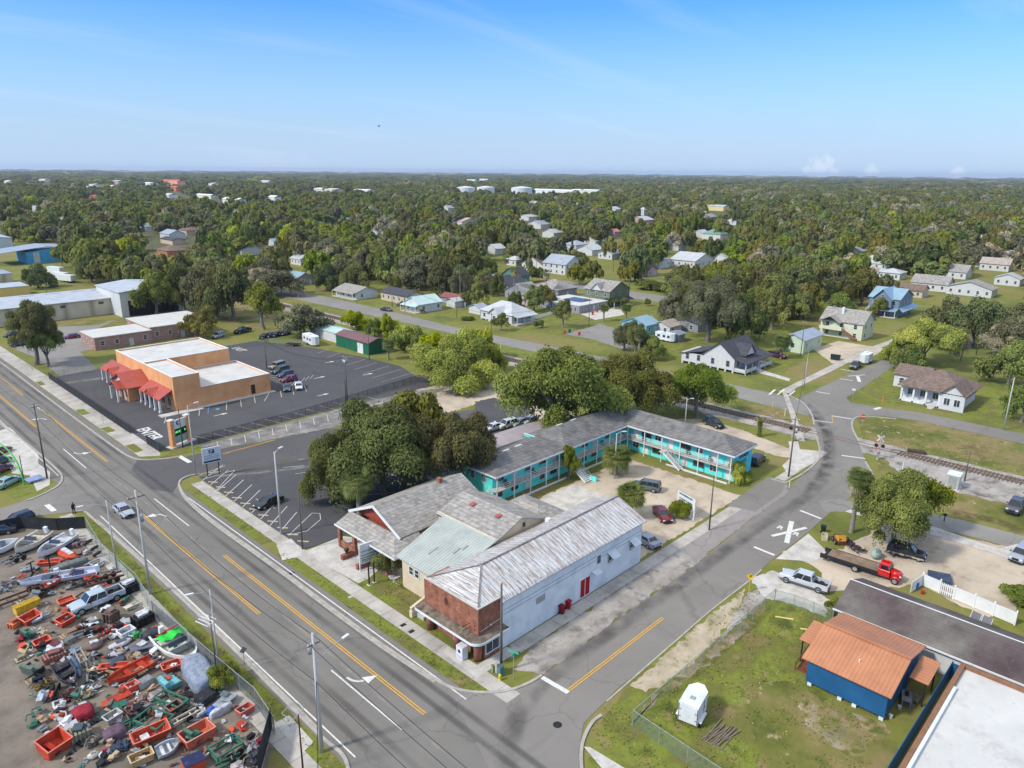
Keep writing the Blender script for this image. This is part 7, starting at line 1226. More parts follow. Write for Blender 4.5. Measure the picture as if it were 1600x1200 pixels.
scribble(bd,.3,L_-.4,3.1,flat(S(70,80,100)),.3,-.08,21);scribble(bd,.4,L_-.5,2.35,flat(S(40,80,90)),.2,-.08,22);scribble(bd,.8,L_-1.2,1.9,flat(S(90,100,110)),.16,-.08,23)
def wirefence_mat(name,c,a,wire_=True):
 m=bpy.data.materials.new(name);m.use_nodes=True;nt=m.node_tree;N=nt.nodes;L=nt.links;B=N['Principled BSDF'];B.inputs['Base Color'].default_value=tuple(c)+(1,);B.inputs['Roughness'].default_value=.7
 tc=N.new('ShaderNodeTexCoord');w1=N.new('ShaderNodeTexNoise');w1 .inputs['Scale'].default_value=1.2;L.new(tc.outputs['Object'],w1 .inputs[0]);mr=N.new('ShaderNodeMapRange');mr.inputs[1].default_value=.3;mr.inputs[2].default_value=.7;mr.inputs[3].default_value=a*.7;mr.inputs[4].default_value=a*1.3;L.new(w1 .outputs[0],mr.inputs[0]);L.new(mr.outputs[0],B.inputs['Alpha']);return m
CL=wirefence_mat('chain_link_mesh',S(120,140,120),.30);CLB=wirefence_mat('black_chain_link',(.02,.02,.022),.40);SCR=mat('dark_screen_cloth',[(.018,.02,.022),(.035,.038,.04)],scale=.6,rough=.9,extra=[((.07,.075,.08),.8,.6,.75,(1,1,1),.6)]);SCG=wirefence_mat('grey_screen_cloth',S(84,90,92),.62)
def fence(pts,h,step,name,label,pm_,mm,rail=True,px=True,r=.035,bottom=.05,cat='fence',group=None):
 P=[Vector(G(*p))if px else Vector(p)for p in pts];o=P[0];t=thing(name,label,cat,(o.x,o.y,0),0,group);b=MB()
 for p,q in zip(P,P[1:]):
  a=p-o;c=q-o;b.add([(a.x,a.y,bottom),(c.x,c.y,bottom),(c.x,c.y,h),(a.x,a.y,h)],[(0,1,2,3)])
 b.build('mesh_panel',mm,t);b=MB();n_=0
 for k,(p,q)in enumerate(zip(P,P[1:])):
  L_=(q-p).length;n=max(1,round(L_/step));nn=n+1 if k==len(P)-2 else n
  for i in range(nn):c=p.lerp(q,i/n)-o;b2=MB();b2 .cyl((c.x,c.y,0),(c.x,c.y,h+.08),r,r,6);b2 .build('fence_post',pm_,t)
  if rail:b.bar((p.x-o.x,p.y-o.y,h),(q.x-o.x,q.y-o.y,h),.045)
 if rail:b.build('top_rail',pm_,t)
 return t
fence([(1210,940),(1096,1040),(988,1135),(1120,1225),(1180,1260)],1.8,3,'chain_link_fence','chain link fence along the edge of the lower right lawn',M_galv,CL)
fence([(1210,940),(1240,948),(1300,972)],1.6,3,'chain_link_fence','short chain link run between the silver pickup and the cabin',M_galv,CL)
fence([(-60,846),(35,826),(90,829),(135,826)],1.9,3,'screened_fence','black screened fence at the far end of the salvage yard',M_black,SCR);fence([(135,826),(160,868),(215,918),(240,962)],1.9,3,'screened_fence','grey meshed fence along the salvage yard next to the silver sedan',M_galv,CL)
fence([(240,962),(330,1042),(400,1102),(430,1148)],2.0,3,'screened_fence','grey screened fence along the nearer part of the salvage yard',M_galv,SCG);fence([(425,1140),(405,1215)],2.3,2.4,'yard_gate','black screened gate standing open at the bottom of the salvage yard',M_black,SCR,cat='gate')
fence([(77,592),(130,628),(204,678)],1.7,2.5,'screened_fence','black screened fence along the street side of the car park',M_black,SCR);fence([(230,694),(250,707),],1.8,2.0,'screened_fence','short black gate panel beside the painted ENTER',M_black,SCR,cat='gate')
fence([(310,694),(460,655),(560,625),(655,596),(700,604)],1.7,3.0,'black_metal_fence','black open metal fence between the car park and the cross street',M_black,CLB);fence([(80,590),(162,576)],1.6,3,'chain_link_fence','chain link fence at the far side of the car park by the drive',M_galv,CL);fence([(355,548),(420,536),(480,540)],1.5,4,'chain_link_fence','thin fence behind the car park under the oaks',M_galv,CL)
t=thing('white_yard_fence','white vinyl fence with a picket gate around the yard behind the long house','fence',(*G(1440,915),0));p=Vector(G(1440,915));q=Vector(G(1585,977));d=q-p;t.rotation_euler=(0,0,math.atan2(d.y,d.x));Lf=d.length;VW=mat('white_vinyl',[(.68,.69,.68),(.78,.79,.78)],scale=1,rough=.5)
for i,x in enumerate((0,Lf*.2,Lf*.36,Lf*.58,Lf*.78,Lf)):b=MB();b.box(x-.08,x+.08,-.08,.08,0,1.85);b.add([(x-.1,-.1,1.85),(x+.1,-.1,1.85),(x+.1,.1,1.85),(x-.1,.1,1.85),(x,0,2.0)],[(0,1,4),(1,2,4),(2,3,4),(3,0,4)]);b.build('fence_post',VW,t)
for a,c in((0,.2),(.36,.58),(.58,.78),(.78,1)):b=MB();b.box(Lf*a+.08,Lf*c-.08,-.025,.025,.08,1.6);b.box(Lf*a+.08,Lf*c-.08,-.045,.045,1.5,1.65);b.build('fence_panel',VW,t)
b=MB();[b.box(Lf*.2+.12+i*(Lf*.16-.3)/6,Lf*.2+.24+i*(Lf*.16-.3)/6,-.02,.02,.1,1.6)for i in range(7)];b.box(Lf*.2+.1,Lf*.36-.1,-.04,.04,.4,.5);b.box(Lf*.2+.1,Lf*.36-.1,-.04,.04,1.3,1.4);b.build('gate',VW,t);b=MB();b.box(-.03,.03,-3.0,-.1,.08,1.6);b.build('fence_panel',VW,t)
x,y=G(1535,988);
for k in(0,1):t=thing('solar_panel',('left' if k==0 else 'right')+' of two dark solar panels leaning on the white yard fence','solar panel',(*(Vector(G(1523+17*k,975+7*k))+Vector((-.55,0)))[:2],.5),math.atan2(d.y,d.x));b=MB();b.cbox((0,0,.5),(1.0,.05,1.5),0,radians(-32));b.build('panel',mat('solar_cells',[(.01,.013,.03),(.025,.03,.06)],rough=.15,spec=.8,lines=((1,0,0),4,2.2,0)),t);b=MB();[b.cbox((s*.5,0,.5),(.04,.07,1.54),0,radians(-32))for s in(-1,1)];b.build('frame',M_galv,t)
t=thing('blue_board_fence','deep blue board fence between the cabin and the white roofed workshop','fence',(58,11.9,0));b=MB();[b.box(x*.5,x*.5+.47,0,.06,0,2.0)for x in range(-20,42)];b.build('boards',BH,t);b=MB();b.box(-10,21,.06,.12,1.6,1.75);b.box(-10,21,.06,.12,.3,.45);b.build('rails',BH,t);b=MB();b.box(21,21.08,-1.8,.1,0,2.0);b.box(19.5,19.58,-1.2,0,0,2.0);b.build('end_boards',BH,t)
p=Vector(G(826,502));q=Vector(G(868,490));d=q-p;t=thing('picket_fence','white picket fence right of the white bungalow','fence',(p.x,p.y,0),math.atan2(d.y,d.x));b=MB();[b.box(i*.4,i*.4+.28,0,.04,.05,1.3)for i in range(int(d.length/.4))];b.box(0,d.length,.04,.08,.4,.5);b.build('pickets',M_white,t)
p=Vector(G(702,472));q=Vector(G(728,480));d=q-p;t=thing('board_fence','white board fence between the garden shed and the wood','fence',(p.x,p.y,0),math.atan2(d.y,d.x));b=MB();[b.box(i*.5,i*.5+.46,0,.04,0,1.8)for i in range(int(d.length/.5))];b.build('boards',M_white,t)
t=thing('wooden_screen','grey wooden slat screen beside the leafy shrub and steps','screen',(*G(610,900),0),radians(-60));b=MB();[b.box(i*.32-1.5,i*.32-1.22,0,.05,0,1.3)for i in range(10)];b.build('slats',M_wood,t)
def bin_(u,v,c,label,rz=0,group=None):
 x,y=G(u,v);t=thing('wheeled_bin',label,'bin',(x,y,0),rz,group);b=MB();b.add([(-.22,-.22,.06),(.22,-.22,.06),(.22,.22,.06),(-.22,.22,.06),(-.3,-.3,1.0),(.3,-.3,1.0),(.3,.3,1.05),(-.3,.3,1.05)],[(3,2,1,0),(0,1,5,4),(1,2,6,5),(2,3,7,6),(3,0,4,7),(4,5,6,7)]);b.build('body',flat(c,.4),t);b=MB();b.slab([(-.33,-.34,1.09),(.33,-.34,1.09),(.33,.36,1.14),(-.33,.36,1.14)],.05);b.bar((-.25,.4,1.0),(.25,.4,1.0),.05);b.build('lid',flat(tuple(.8*q for q in c),.4),t)
 for s in(-1,1):b=MB();b.cyl((s*.26,.24,.12),(s*.3,.24,.12),.12,.12,10);b.build('wheel',M_tyre,t)
bin_(878,959,S(120,14,26),'dark red wheeled bin nearer the camera by the white wall',0,'red bins by the white wall');bin_(888,951,S(170,18,34),'brighter red wheeled bin behind the other by the white wall',.3,'red bins by the white wall');bin_(1286,832,S(24,40,40),'dark green wheeled bin on the grass near the painted X')
for u,v,c,l in((882,522,S(190,70,50),'red bin at the left by the driveway mouth'),(890,520,S(40,50,110),'blue bin beside the red one at the driveway mouth'),(905,524,S(190,50,50),'red bin at the right by the driveway mouth'),(926,492,S(170,50,40),'left red bin before the white roofed garage'),(933,488,S(190,60,50),'right red bin before the white roofed garage')):bin_(u,v,c,l)
t=thing('vending_box','white ice box with a dark emblem at the brick shop front','vending machine',(*G(722,1028),0),radians(0));b=MB();b.box(-.4,.4,-.5,.5,0,1.6);b.build('cabinet',M_white,t);b=MB();b.cyl((-.41,0,1.05),(-.43,0,1.05),.2,.2,14);b.build('emblem',flat(S(50,50,90)),t);b=MB();b.box(-.42,-.4,-.42,.42,.15,.55);b.build('panel',flat(S(200,190,205)),t)
for u,v,c,s_,l in((782,1055,S(90,120,122),(.6,.5,1.1),'green grey utility box at the foot of the corner pole'),(776,1050,S(190,190,186),(.3,.3,1.0),'slim white utility box at the foot of the corner pole'),(770,1050,S(150,150,90),(.25,.25,.8),'small olive utility post left of the corner pole')):
 t=thing('utility_box',l,'utility box',(*G(u,v),0));b=MB();b.box(-s_[0]/2,s_[0]/2,-s_[1]/2,s_[1]/2,0,s_[2]);b.build('housing',flat(c),t);b=MB();b.box(-s_[0]/2-.03,s_[0]/2+.03,-s_[1]/2-.03,s_[1]/2+.03,s_[2],s_[2]+.05);b.build('lid',flat(tuple(.7*q for q in c)),t)
for u,v,l in((781,1063,'yellow green fire hydrant at the brick corner'),(50,577,'yellow fire hydrant at the foot of the leaning tree')):
 t=thing('fire_hydrant',l,'hydrant',(*G(u,v),0));b=MB();b.cyl((0,0,0),(0,0,.6),.13,.12,12);b.ball((0,0,.62),.14,10,6);b.build('barrel',flat(S(220,210,30)),t);b=MB();b.cyl((-.22,0,.45),(.22,0,.45),.07,.07,8);b.build('nozzles',flat(S(220,190,30)),t)
t=thing('mailbox','black mailbox on a post beside the back lane','mailbox',(*G(1475,815),0));b=MB();b.box(-.06,.06,-.06,.06,0,1.0);b.build('post',M_black,t);b=MB();b.box(-.14,.14,-.25,.25,1.0,1.28);b.build('box',M_black,t)
t=thing('wooden_crate','pale wooden crate beside the dark green bin','crate',(*G(1288,842),0),.4);b=MB();[b.box(-.6,.6,-.4+.0,-.36,z,z+.14)for z in(0,.2,.4,.6)];[b.box(-.6,.6,.36,.4,z,z+.14)for z in(0,.2,.4,.6)];[b.box(s*.6-.02,s*.6+.02,-.36,.36,z,z+.14)for s in(-1,1)for z in(0,.2,.4,.6)];b.box(-.58,.58,-.35,.35,0,.05);b.build('slats',flat(S(196,186,160)),t)
t=thing('rusty_machine','rusty yellow loader bucket machine under the light green tree','machine',(*G(1311,848),0),.7);b=MB();b.cbox((0,0,.5),(1.6,1.2,.9),.2,.2);b.build('body',flat(S(110,70,46)),t);b=MB();b.add([(-.9,-.6,.7),(.5,-.6,.9),(.5,.6,.9),(-.9,.6,.7),(-.6,-.5,1.5),(-.6,.5,1.5)],[(0,1,4),(3,5,2),(0,4,5,3),(0,3,2,1)]);b.build('bucket',flat(S(200,140,50)),t);[wheel(t,x,s*.7,.35)for x in(-.5,.5)for s in(-1,1)]
for u,v,l in((1326,852,'heap of dark scrap hoses under the light green tree'),(1336,860,'second dark scrap heap behind the flatbed truck'),(1405,868,'pile of dark branches beside the red truck cab')):
 t=thing('scrap_heap',l,'scrap',(*G(u,v),0));b=MB();
 for i in range(14):a=rnd.uniform(0,6.28);p=Vector((rnd.uniform(-.6,.6),rnd.uniform(-.6,.6),rnd.uniform(.1,.5)));b.tube([p,p+Vector((cos(a),sin(a),.2))*.7,p+Vector((cos(a+.8),sin(a+.8),0))*1.1],.06,5)
 b.build('tangle',flat((.05,.035,.04)),t)
t=thing('blue_tarpaulin','dark blue tarpaulin sheet over pallets behind the white fence','tarpaulin',(*G(1468,905),0),radians(-70));b=MB();b.cbox((0,0,.25),(2.6,2.2,.45));b.build('sheet',mat('navy_tarp',[S(52,62,84),S(70,82,104)],scale=1,bump=.3,extra=[(S(130,138,150),1.5,.6,.7,(1,1,1),.6)]),t)
t=thing('blue_barrel','blue and white drum at the end of the white yard fence','barrel',(*G(1431,920),0));b=MB();b.cyl((0,0,0),(0,0,.9),.3,.3,14);b.build('drum',flat(S(70,120,180)),t);t=thing('red_can','small red can beside the blue and white drum','can',(*G(1441,928),0));b=MB();b.cyl((0,0,0),(0,0,.5),.2,.2,12);b.build('can',flat(S(190,30,50)),t)
t=thing('concrete_mixer_tank','pale round tank behind the red truck cab','tank',(*G(1368,872),0));b=MB();b.ball((0,0,.7),.8,14,8,(1.3,.8,.8));b.build('tank',flat(S(150,170,160)),t,True)
t=thing('lumber_pile','fanned pile of weathered grey boards on the lower right lawn','lumber',(*G(1127,1150),0),math.atan2(G(1150,1128)[1]-G(1110,1165)[1],G(1150,1128)[0]-G(1110,1165)[0]));b=MB();[b.cbox((rnd.uniform(-.2,.3),-.8+i*.16,.06+.05*(i%3)),(rnd.uniform(2.6,3.4),.12,.05),rnd.uniform(-.18,.12))for i in range(12)];b.cbox((-1.6,-.1,.04),(.12,2.4,.08),.1);b.build('boards',M_wood,t)
t=thing('work_bench','grey work bench with tools behind the blue cabin','bench',(*G(1415,1098),0),.3);b=MB();b.cbox((0,0,.8),(1.8,.9,.08));b.build('top',flat(S(130,130,134)),t);[MB().box(x-.04,x+.04,y-.04,y+.04,0,.76).build('leg',M_galv,t)for x in(-.8,.8)for y in(-.35,.35)];b=MB();b.cbox((.2,0,.95),(.6,.3,.2));b.build('tools',M_black,t)
for u,v,c,l in((1405,1108,S(200,200,200),'white bucket behind the blue cabin, by the bench'),(1391,1122,S(220,220,218),'white bucket at the near corner of the blue cabin'),(1432,1094,S(225,170,40),'yellow bucket beside the grey work bench')):t=thing('bucket',l,'bucket',(*G(u,v),0));b=MB();b.cyl((0,0,0),(0,0,.4),.15,.19,12);b.build('pail',flat(c),t);b=MB();b.tube([(0,-.19,.4),(0,0,.55),(0,.19,.4)],.012,4);b.build('handle',M_galv,t)
for i in range(11):x,y=45.1+.0,112.9-i*2.85;t=thing('wheel_stop','low pale wheel stop at the head of a bay in the striped lot','wheel stop',(x+.6,y+.3,0),radians(-52),'wheel stops of the striped lot');b=MB();b.box(-.8,.8,-.08,.08,0,.14);b.build('block',flat(S(206,186,150)),t)
for u,v in((456,896),(630,977),(643,987),(549,933)):x,y=G(u,v);b=MB();b.box(x-.35,x+.35,y-.25,y+.25,.03,.05);tag(b.build('utility_cover',M_black if u!=549 else M_conc),{456:'dark cover in the pavement before the bungalow forecourt',630:'dark cover in the pavement near the brick shop, farther one',643:'dark cover in the pavement near the brick shop, nearer one',549:'pale square cover in the verge grass'}[u],'cover')
for u,v,l in((1225,966,'left of two pale boards lying on the lawn'),(1265,985,'right of two pale boards lying on the lawn')):t=thing('loose_board',l,'board',(*G(u,v),0),radians(-62));b=MB();b.cbox((0,0,.05),(2.0,.2,.08));b.build('plank',flat(S(214,200,120)),t)
p=G(38,758);q=G(0,712);t=thing('green_arch_pole','tall bright green bent pole over the parked cars at the left edge','pole',(p[0],p[1],0));b=MB();b.tube(catmull([(0,0,0),(-.1,.6,3.0),(-.6,3,5.2),(-1.6,7,6.4),(-3,13,7.4)],5),.12,8);b.build('pole',flat(S(70,190,80)),t,True);b=MB();b.tube(catmull([(-.2,.5,2.6),(-1.0,3,4.4),(-2.4,8,5.6),(-4,13,6.6)],5),.07,6);b.build('brace',flat(S(80,200,90)),t)
t=thing('dark_sign_post','thin dark post with a faded blue board at the left street corner','sign',(*G(38,752),0));b=MB();b.cyl((0,0,0),(0,0,4.6),.07,.06,8);b.build('post',M_black,t);b=MB();b.cbox((1.2,-1.2,.5),(2.4,1.6,.1),.2,radians(8));b.build('board',flat(S(140,156,190)),t)
pole(340,1062,7.6,.09,WPO,'dark pole with white tube lamps inside the salvage yard fence',name='tube_lamp_pole',cat='pole');x,y=G(340,1062)
t=thing('tube_light_rack','four pale tubes on a wire rack on top of the dark yard pole','lamp rack',(x,y,6.9),.5);b=MB();b.bar((-1.0,0,0),(.4,0,0),.04);b.build('bracket',M_galv,t);[MB().cyl((-1.0+i*.42,-.5,.1),(-1.0+i*.42,.9,.45),.05,.05,6).build('tube',M_white,t)for i in range(4)]
pole(475,1220,6.8,.09,flat(S(80,34,34)),'dark red post with a wire basketball like frame at the bottom edge',name='framed_post',cat='pole')
x,y=G(475,1220);t=thing('wire_frame','square wire frame on top of the dark red post','frame',(x,y,6.7),.4);b=MB();[b.bar(a_,c_,.05)for a_,c_ in(((-.8,0,.1),(.8,0,.1)),((-.8,1.0,.5),(.8,1.0,.5)),((-.8,0,.1),(-.8,1,.5)),((.8,0,.1),(.8,1,.5)),((0,0,.1),(0,1,.5)))];b.build('frame_bars',M_galv,t)
d=(ROT@Vector((592-800,600-197,-FPX))).normalized()*160;t=thing('bird','tiny dark bird flying in the open sky','bird',(d.x,d.y,CH+d.z),.5);b=MB();b.ball((0,0,0),.16,8,6,(2.2,.8,.8));b.add([(-.1,0,.05),(.15,0,.05),(.0,.62,.22),(-.15,.5,.2)],[(0,1,2,3)]);b.add([(-.1,0,.05),(.15,0,.05),(.0,-.62,.22),(-.15,-.5,.2)],[(0,1,2,3)]);b.add([(-.3,-.05,0),(-.6,-.12,.02),(-.6,.12,.02),(-.3,.05,0)],[(0,1,2,3)]);b.build('body',M_black,t)
# ================================================================ SALVAGE YARD
OG=S(196,72,42);WT=S(208,210,212);GRE=S(58,110,92);BKK=S(34,36,40);TNc=S(178,152,118);GYc=S(128,132,136);BRc=S(116,92,82);NAV=S(36,44,84);CRIM=S(150,34,52);YL=S(220,176,40);AQ=S(110,176,182);CREAM=S(206,200,184);RUST=S(98,62,48);LGY=S(170,174,176);PUR=S(104,82,98);BLUc=S(70,110,150)
def hull(b,L,w,h,inner=False,blunt=.0):
 """open boat hull: outer and inner skin; bow toward +x"""
 n=9;secs=[]
 for i in range(n):
  t=i/(n-1);k=(1-max(0,(t-.45)/.55)**2.2*(1-blunt));k=max(k,.04);x=-L/2+L*t;ww=w/2*k*(.88+.12*min(1,t*4));z0=.12*h+max(0,t-.6)**2*h*1.6;zt=h*(.9+.25*t*t)
  secs.append([(x,-ww,zt),(x,-ww*.93,zt*.45+z0*.4),(x,0,z0*.6),(x,ww*.93,zt*.45+z0*.4),(x,ww,zt),(x,ww*.86,zt-.02),(x,ww*.78,z0+.14*h),(x,-ww*.78,z0+.14*h),(x,-ww*.86,zt-.02)])
 loft(b,secs)
def dirty(c):
 k='dirty_%02d%02d%02d'%tuple(int(x*99)for x in c[:3]);return mat(k,[tuple(.55*x+.01 for x in c),c,tuple(min(.8,x*1.1)for x in c)],scale=1.8,rough=.75,extra=[((.16,.11,.075),1.6,.54,.66,(1,1,1),.65),(tuple(.4*x+.03 for x in c),5,.56,.7,(1,1,1),.6)])
def junk(kind,u0,v0,u1,v1,w,h,c,label,c2=None,z=0):
 p=Vector(G(u0,v0));q=Vector(G(u1,v1));d=q-p;L=max(.6,d.length*.9);k_=1.25 if kind=='boat' else.66 if kind in('tray','tub')else.76;w*=k_;h*=.85;L*=1.4 if kind=='boat' else 1;c2=c2 or tuple((.85 if kind=='boat' else.6)*x for x in c)
 nm,cat={'boat':('motor_boat','boat'),'dinghy':('dinghy','boat'),'tub':('open_tub','tub'),'tray':('open_container','container'),'frame':('steel_rack','rack'),'slab':('sheet_stack','scrap sheets'),'crate':('slatted_crate','crate'),'heap':('scrap_heap','scrap heap'),'cover':('covered_load','covered load'),'pallet':('pallet','pallet'),'seat':('padded_chair','chair'),'shell':('plastic_moulding','moulding'),'box':('storage_box','box'),'beam':('scrap_chassis','chassis'),'wheel':('tyre_stack','tyre'),'stand':('steel_stand','stand')}[kind]
 t=thing(nm,label,cat,((p.x+q.x)/2,(p.y+q.y)/2,.03+z),math.atan2(d.y,d.x));
 if kind in('tray','tub','dinghy'):t.rotation_euler.x=((u0*13+v0*7)%9-4)*.045;t.location.z+=.12
 m=flat(c,.4)if kind=='boat' else dirty(c);m2=dirty(c2);r=random.Random(int(u0*7+v0));b=MB()
 if kind in('boat','dinghy'):
  hull(b,L,w,h,blunt=.25 if kind=='dinghy' else 0);b.build('hull',m,t,False);b=MB();b.box(-L*.32,-L*.18,-w*.36,w*.36,h*.45,h*.7);b.build('bench',m2,t);b=MB();b.box(L*.02,L*.12,-w*.34,w*.34,h*.4,h*.68);b.build('bench',m2,t)
  if kind=='boat':
   b=MB();b.cbox((-L/2-.12,0,h*.95),(.4,.45,.9),0,0,.15);b.build('outboard_motor',M_whitewall,t);b=MB();b.slab([(L*.10,-w*.36,h*1.0),(L*.22,-w*.3,h*.95),(L*.22,w*.3,h*.95),(L*.10,w*.36,h*1.0)],.06);b.cbox((L*.0,0,h*1.15),(.06,w*.6,.5),0,0,-.5);b.build('windscreen',M_glass,t)
   b=MB();b.bar((-L*.45,-w*.3,.15),(L*.35,-w*.2,.15),.1);b.bar((-L*.45,w*.3,.15),(L*.35,w*.2,.15),.1);b.build('trailer_rail',M_black,t)
 elif kind in('tub','tray'):
  k=.78 if kind=='tub' else.92;a,e=L/2,w/2;tw=.07;vs=[]
  for(fx,z_)in((k,0),(1,h),(1-2*tw/w if w>.3 else.8,h),(k*.9,.12)):vs+=[(-a*fx,-e*fx,z_),(a*fx,-e*fx,z_),(a*fx,e*fx,z_),(-a*fx,e*fx,z_)]
  fs=[(3,2,1,0),(12,13,14,15)]
  for s in range(3):
   for i in range(4):
    if kind=='tray' and s<3 and i==1 and(u0+v1)%2 and L>1:continue
    fs.append((s*4+i,s*4+(i+1)%4,s*4+4+(i+1)%4,s*4+4+i))
  b.add(vs,fs);b.build('shell',m,t);b=MB();b.bar((-a,-e,h),(a,-e,h),.1,.06);b.bar((-a,e,h),(a,e,h),.1,.06);b.bar((a,-e,h+.003),(a,e,h+.003),.1,.06);b.bar((-a,-e,h+.003),(-a,e,h+.003),.1,.06);b.build('rim',flat(tuple(min(.8,x*1.1+.12)for x in c)),t)
  b=MB();b.cbox((-L*.15,0,h*.35),(L*.22,w*.6,h*.4),r.uniform(-.2,.2));b.build('insert',m2,t)
 elif kind=='frame':
  a,e=L/2,w/2
  for z_ in(.15,h):
   for s in(-1,1):b.bar((-a,s*e,z_),(a,s*e,z_),.14);b.bar((s*a,-e,z_+.01),(s*a,e,z_+.01),.14)
  for s in(-1,1):
   for s2 in(-1,1):b.bar((s*a,s2*e,0),(s*a,s2*e,h),.12)
  b.bar((-a,-e,.15),(a,e,.15),.08);b.build('bars',m,t)
 elif kind=='slab':
  for i in range(3):b.cbox((r.uniform(-.15,.15)*L,r.uniform(-.2,.2)*w,.08+i*h/3.2),(L*r.uniform(.6,1),w*r.uniform(.6,1),.07),r.uniform(-.3,.3),r.uniform(-.12,.12),r.uniform(-.15,.15))
  b.build('panels',m,t);b=MB();b.cbox((.1*L,.1*w,h+.05),(L*.4,w*.4,.05),.5,.2,.1);b.build('top_panel',m2,t)
 elif kind in('crate','pallet'):
  n=max(3,int(L/.28));hh=h if kind=='crate' else.16
  for i in range(n):x=-L/2+L*(i+.5)/n;b.box(x-L/n*.32,x+L/n*.32,-w/2,w/2,hh-.05,hh)
  if kind=='crate':
   for i in range(n):x=-L/2+L*(i+.5)/n;b.box(x-L/n*.25,x+L/n*.25,-w/2-.03,-w/2,.05,hh);b.box(x-L/n*.25,x+L/n*.25,w/2,w/2+.03,.05,hh)
  for y in(-.8,0,.8):b.box(-L/2,L/2,y*w/2-.05,y*w/2+.05,.02,hh-.06)
  b.build('slats',m,t);b=MB();b.cbox((0,0,hh+.18),(L*.5,w*.55,.3),r.uniform(-.5,.5),r.uniform(-.2,.2));b.cbox((L*.25,w*.1,hh+.12),(L*.25,w*.4,.2),r.uniform(-.5,.5));b.build('load',m2,t)
 elif kind=='heap':
  for k,mm in enumerate((m,m2,flat(S(*[(70,70,74),(150,146,140),(120,60,50),(44,60,70)][r.randrange(4)])))):
   b=MB()
   for i in range(9):
    x=r.gauss(0,L*.22);y=r.gauss(0,w*.24);zz=max(.08,h*.7*(1-abs(x)/L-abs(y)/w)*r.random()+.1)
    if r.random()<.6:b.cbox((x,y,zz),(r.uniform(.2,.7),r.uniform(.12,.45),r.uniform(.06,.3)),r.uniform(0,3),r.uniform(-.5,.5),r.uniform(-.5,.5))
    else:a_=r.uniform(0,6.3);p_=Vector((x,y,zz));b.tube([p_,p_+Vector((cos(a_),sin(a_),r.uniform(-.1,.4)))*.6,p_+Vector((cos(a_+.7),sin(a_+.7),0))*1.0],.04,5)
   b.build(('broken_parts','loose_pieces','scrap_pieces')[k],mm,t)
 elif kind=='cover':
  n=18;mm_=8;vs=[];fs=[]
  for j in range(mm_+1):
   f=j/mm_;zz=h*(1-(1-f)**2.5)
   for i in range(n):a_=2*pi*i/n;sx=abs(cos(a_))**.6*(1 if cos(a_)>0 else-1);sy=abs(sin(a_))**.6*(1 if sin(a_)>0 else-1);k=(1-f**3*.75)*(1+.05*r.uniform(-1,1));vs.append((L/2*sx*k,w/2*sy*k,zz*(1+.06*r.uniform(-1,1))))
  for j in range(mm_):
   for i in range(n):fs.append((j*n+i,j*n+(i+1)%n,(j+1)*n+(i+1)%n,(j+1)*n+i))
  fs.append(tuple(range(mm_*n,(mm_+1)*n)));b.add(vs,fs);b.build('cover_cloth',m,t,True);b=MB();[b.bar((x*L,-w*.48,h*.45),(x*L,w*.48,h*.45),.05,.05)for x in(-.2,.2)];b.build('straps',m2,t)
 elif kind=='seat':
  b.cbox((0,0,h*.35),(L*.6,w,h*.4));b.cbox((-L*.32,0,h*.75),(L*.2,w,h*.8),0,0,-.25);b.build('cushion',m,t);b=MB();[b.cbox((0,s*w*.55,h*.45),(L*.6,w*.1,h*.5))for s in(-1,1)];b.build('arms',m2,t)
 elif kind=='shell':
  n=10;secs=[]
  for i in range(n):f=i/(n-1);ww=w/2*(sin(pi*min(.97,max(.06,f)))**.6);secs.append([(-L/2+L*f,ww*cos(a_),.1+h*(.5+.5*f*(1-f)*2)*max(0,sin(a_)))for a_ in[pi*k/7 for k in range(8)]])
  loft(b,secs);b.build('shell',m,t,True);b=MB();b.cbox((L*.05,0,h*.86),(L*.45,w*.34,h*.3),0,0,.1);b.build('opening',m2,t)
 elif kind=='box':
  b.box(-L/2,L/2,-w/2,w/2,0,h);b.build('casing',m,t);b=MB();b.box(-L/2-.03,L/2+.03,-w/2-.03,w/2+.03,h,h+.06);b.build('lid',m2,t)
 elif kind=='beam':
  for s in(-1,1):b.bar((-L/2,s*w/2,h),(L/2,s*w/2,h),.14,.22)
  for i in range(int(L/1.2)):x=-L/2+.5+i*1.2;b.bar((x,-w/2,h-.02),(x,w/2,h-.02),.1)
  b.build('girders',m,t);b=MB();[b.cyl((L*.1+k,s*w*.6,.35),(L*.1+k,s*w*.75,.35),.35,.35,12)for k in(0,.9)for s in(-1,1)];b.build('old_wheels',M_tyre,t)
 elif kind=='wheel':
  for k in range(14):a_=2*pi*k/14;a2=2*pi*(k+1)/14;b.cyl((.45*cos(a_),.45*sin(a_),.35+.2*cos(a_)),(.45*cos(a2),.45*sin(a2),.35+.2*cos(a2)),.13,.13,6,False)
  b.build('tyre',M_tyre,t);b=MB();b.ball((0,0,.35),.16,8,5);b.build('hub',flat(c2),t)
 elif kind=='stand':
  b.bar((0,0,0),(0,0,h),.12);b.bar((-.5,0,h),(.5,0,h),.12);b.bar((-.5,-.3,.05),(.5,.5,.05),.12);b.build('steelwork',m,t)
 return t
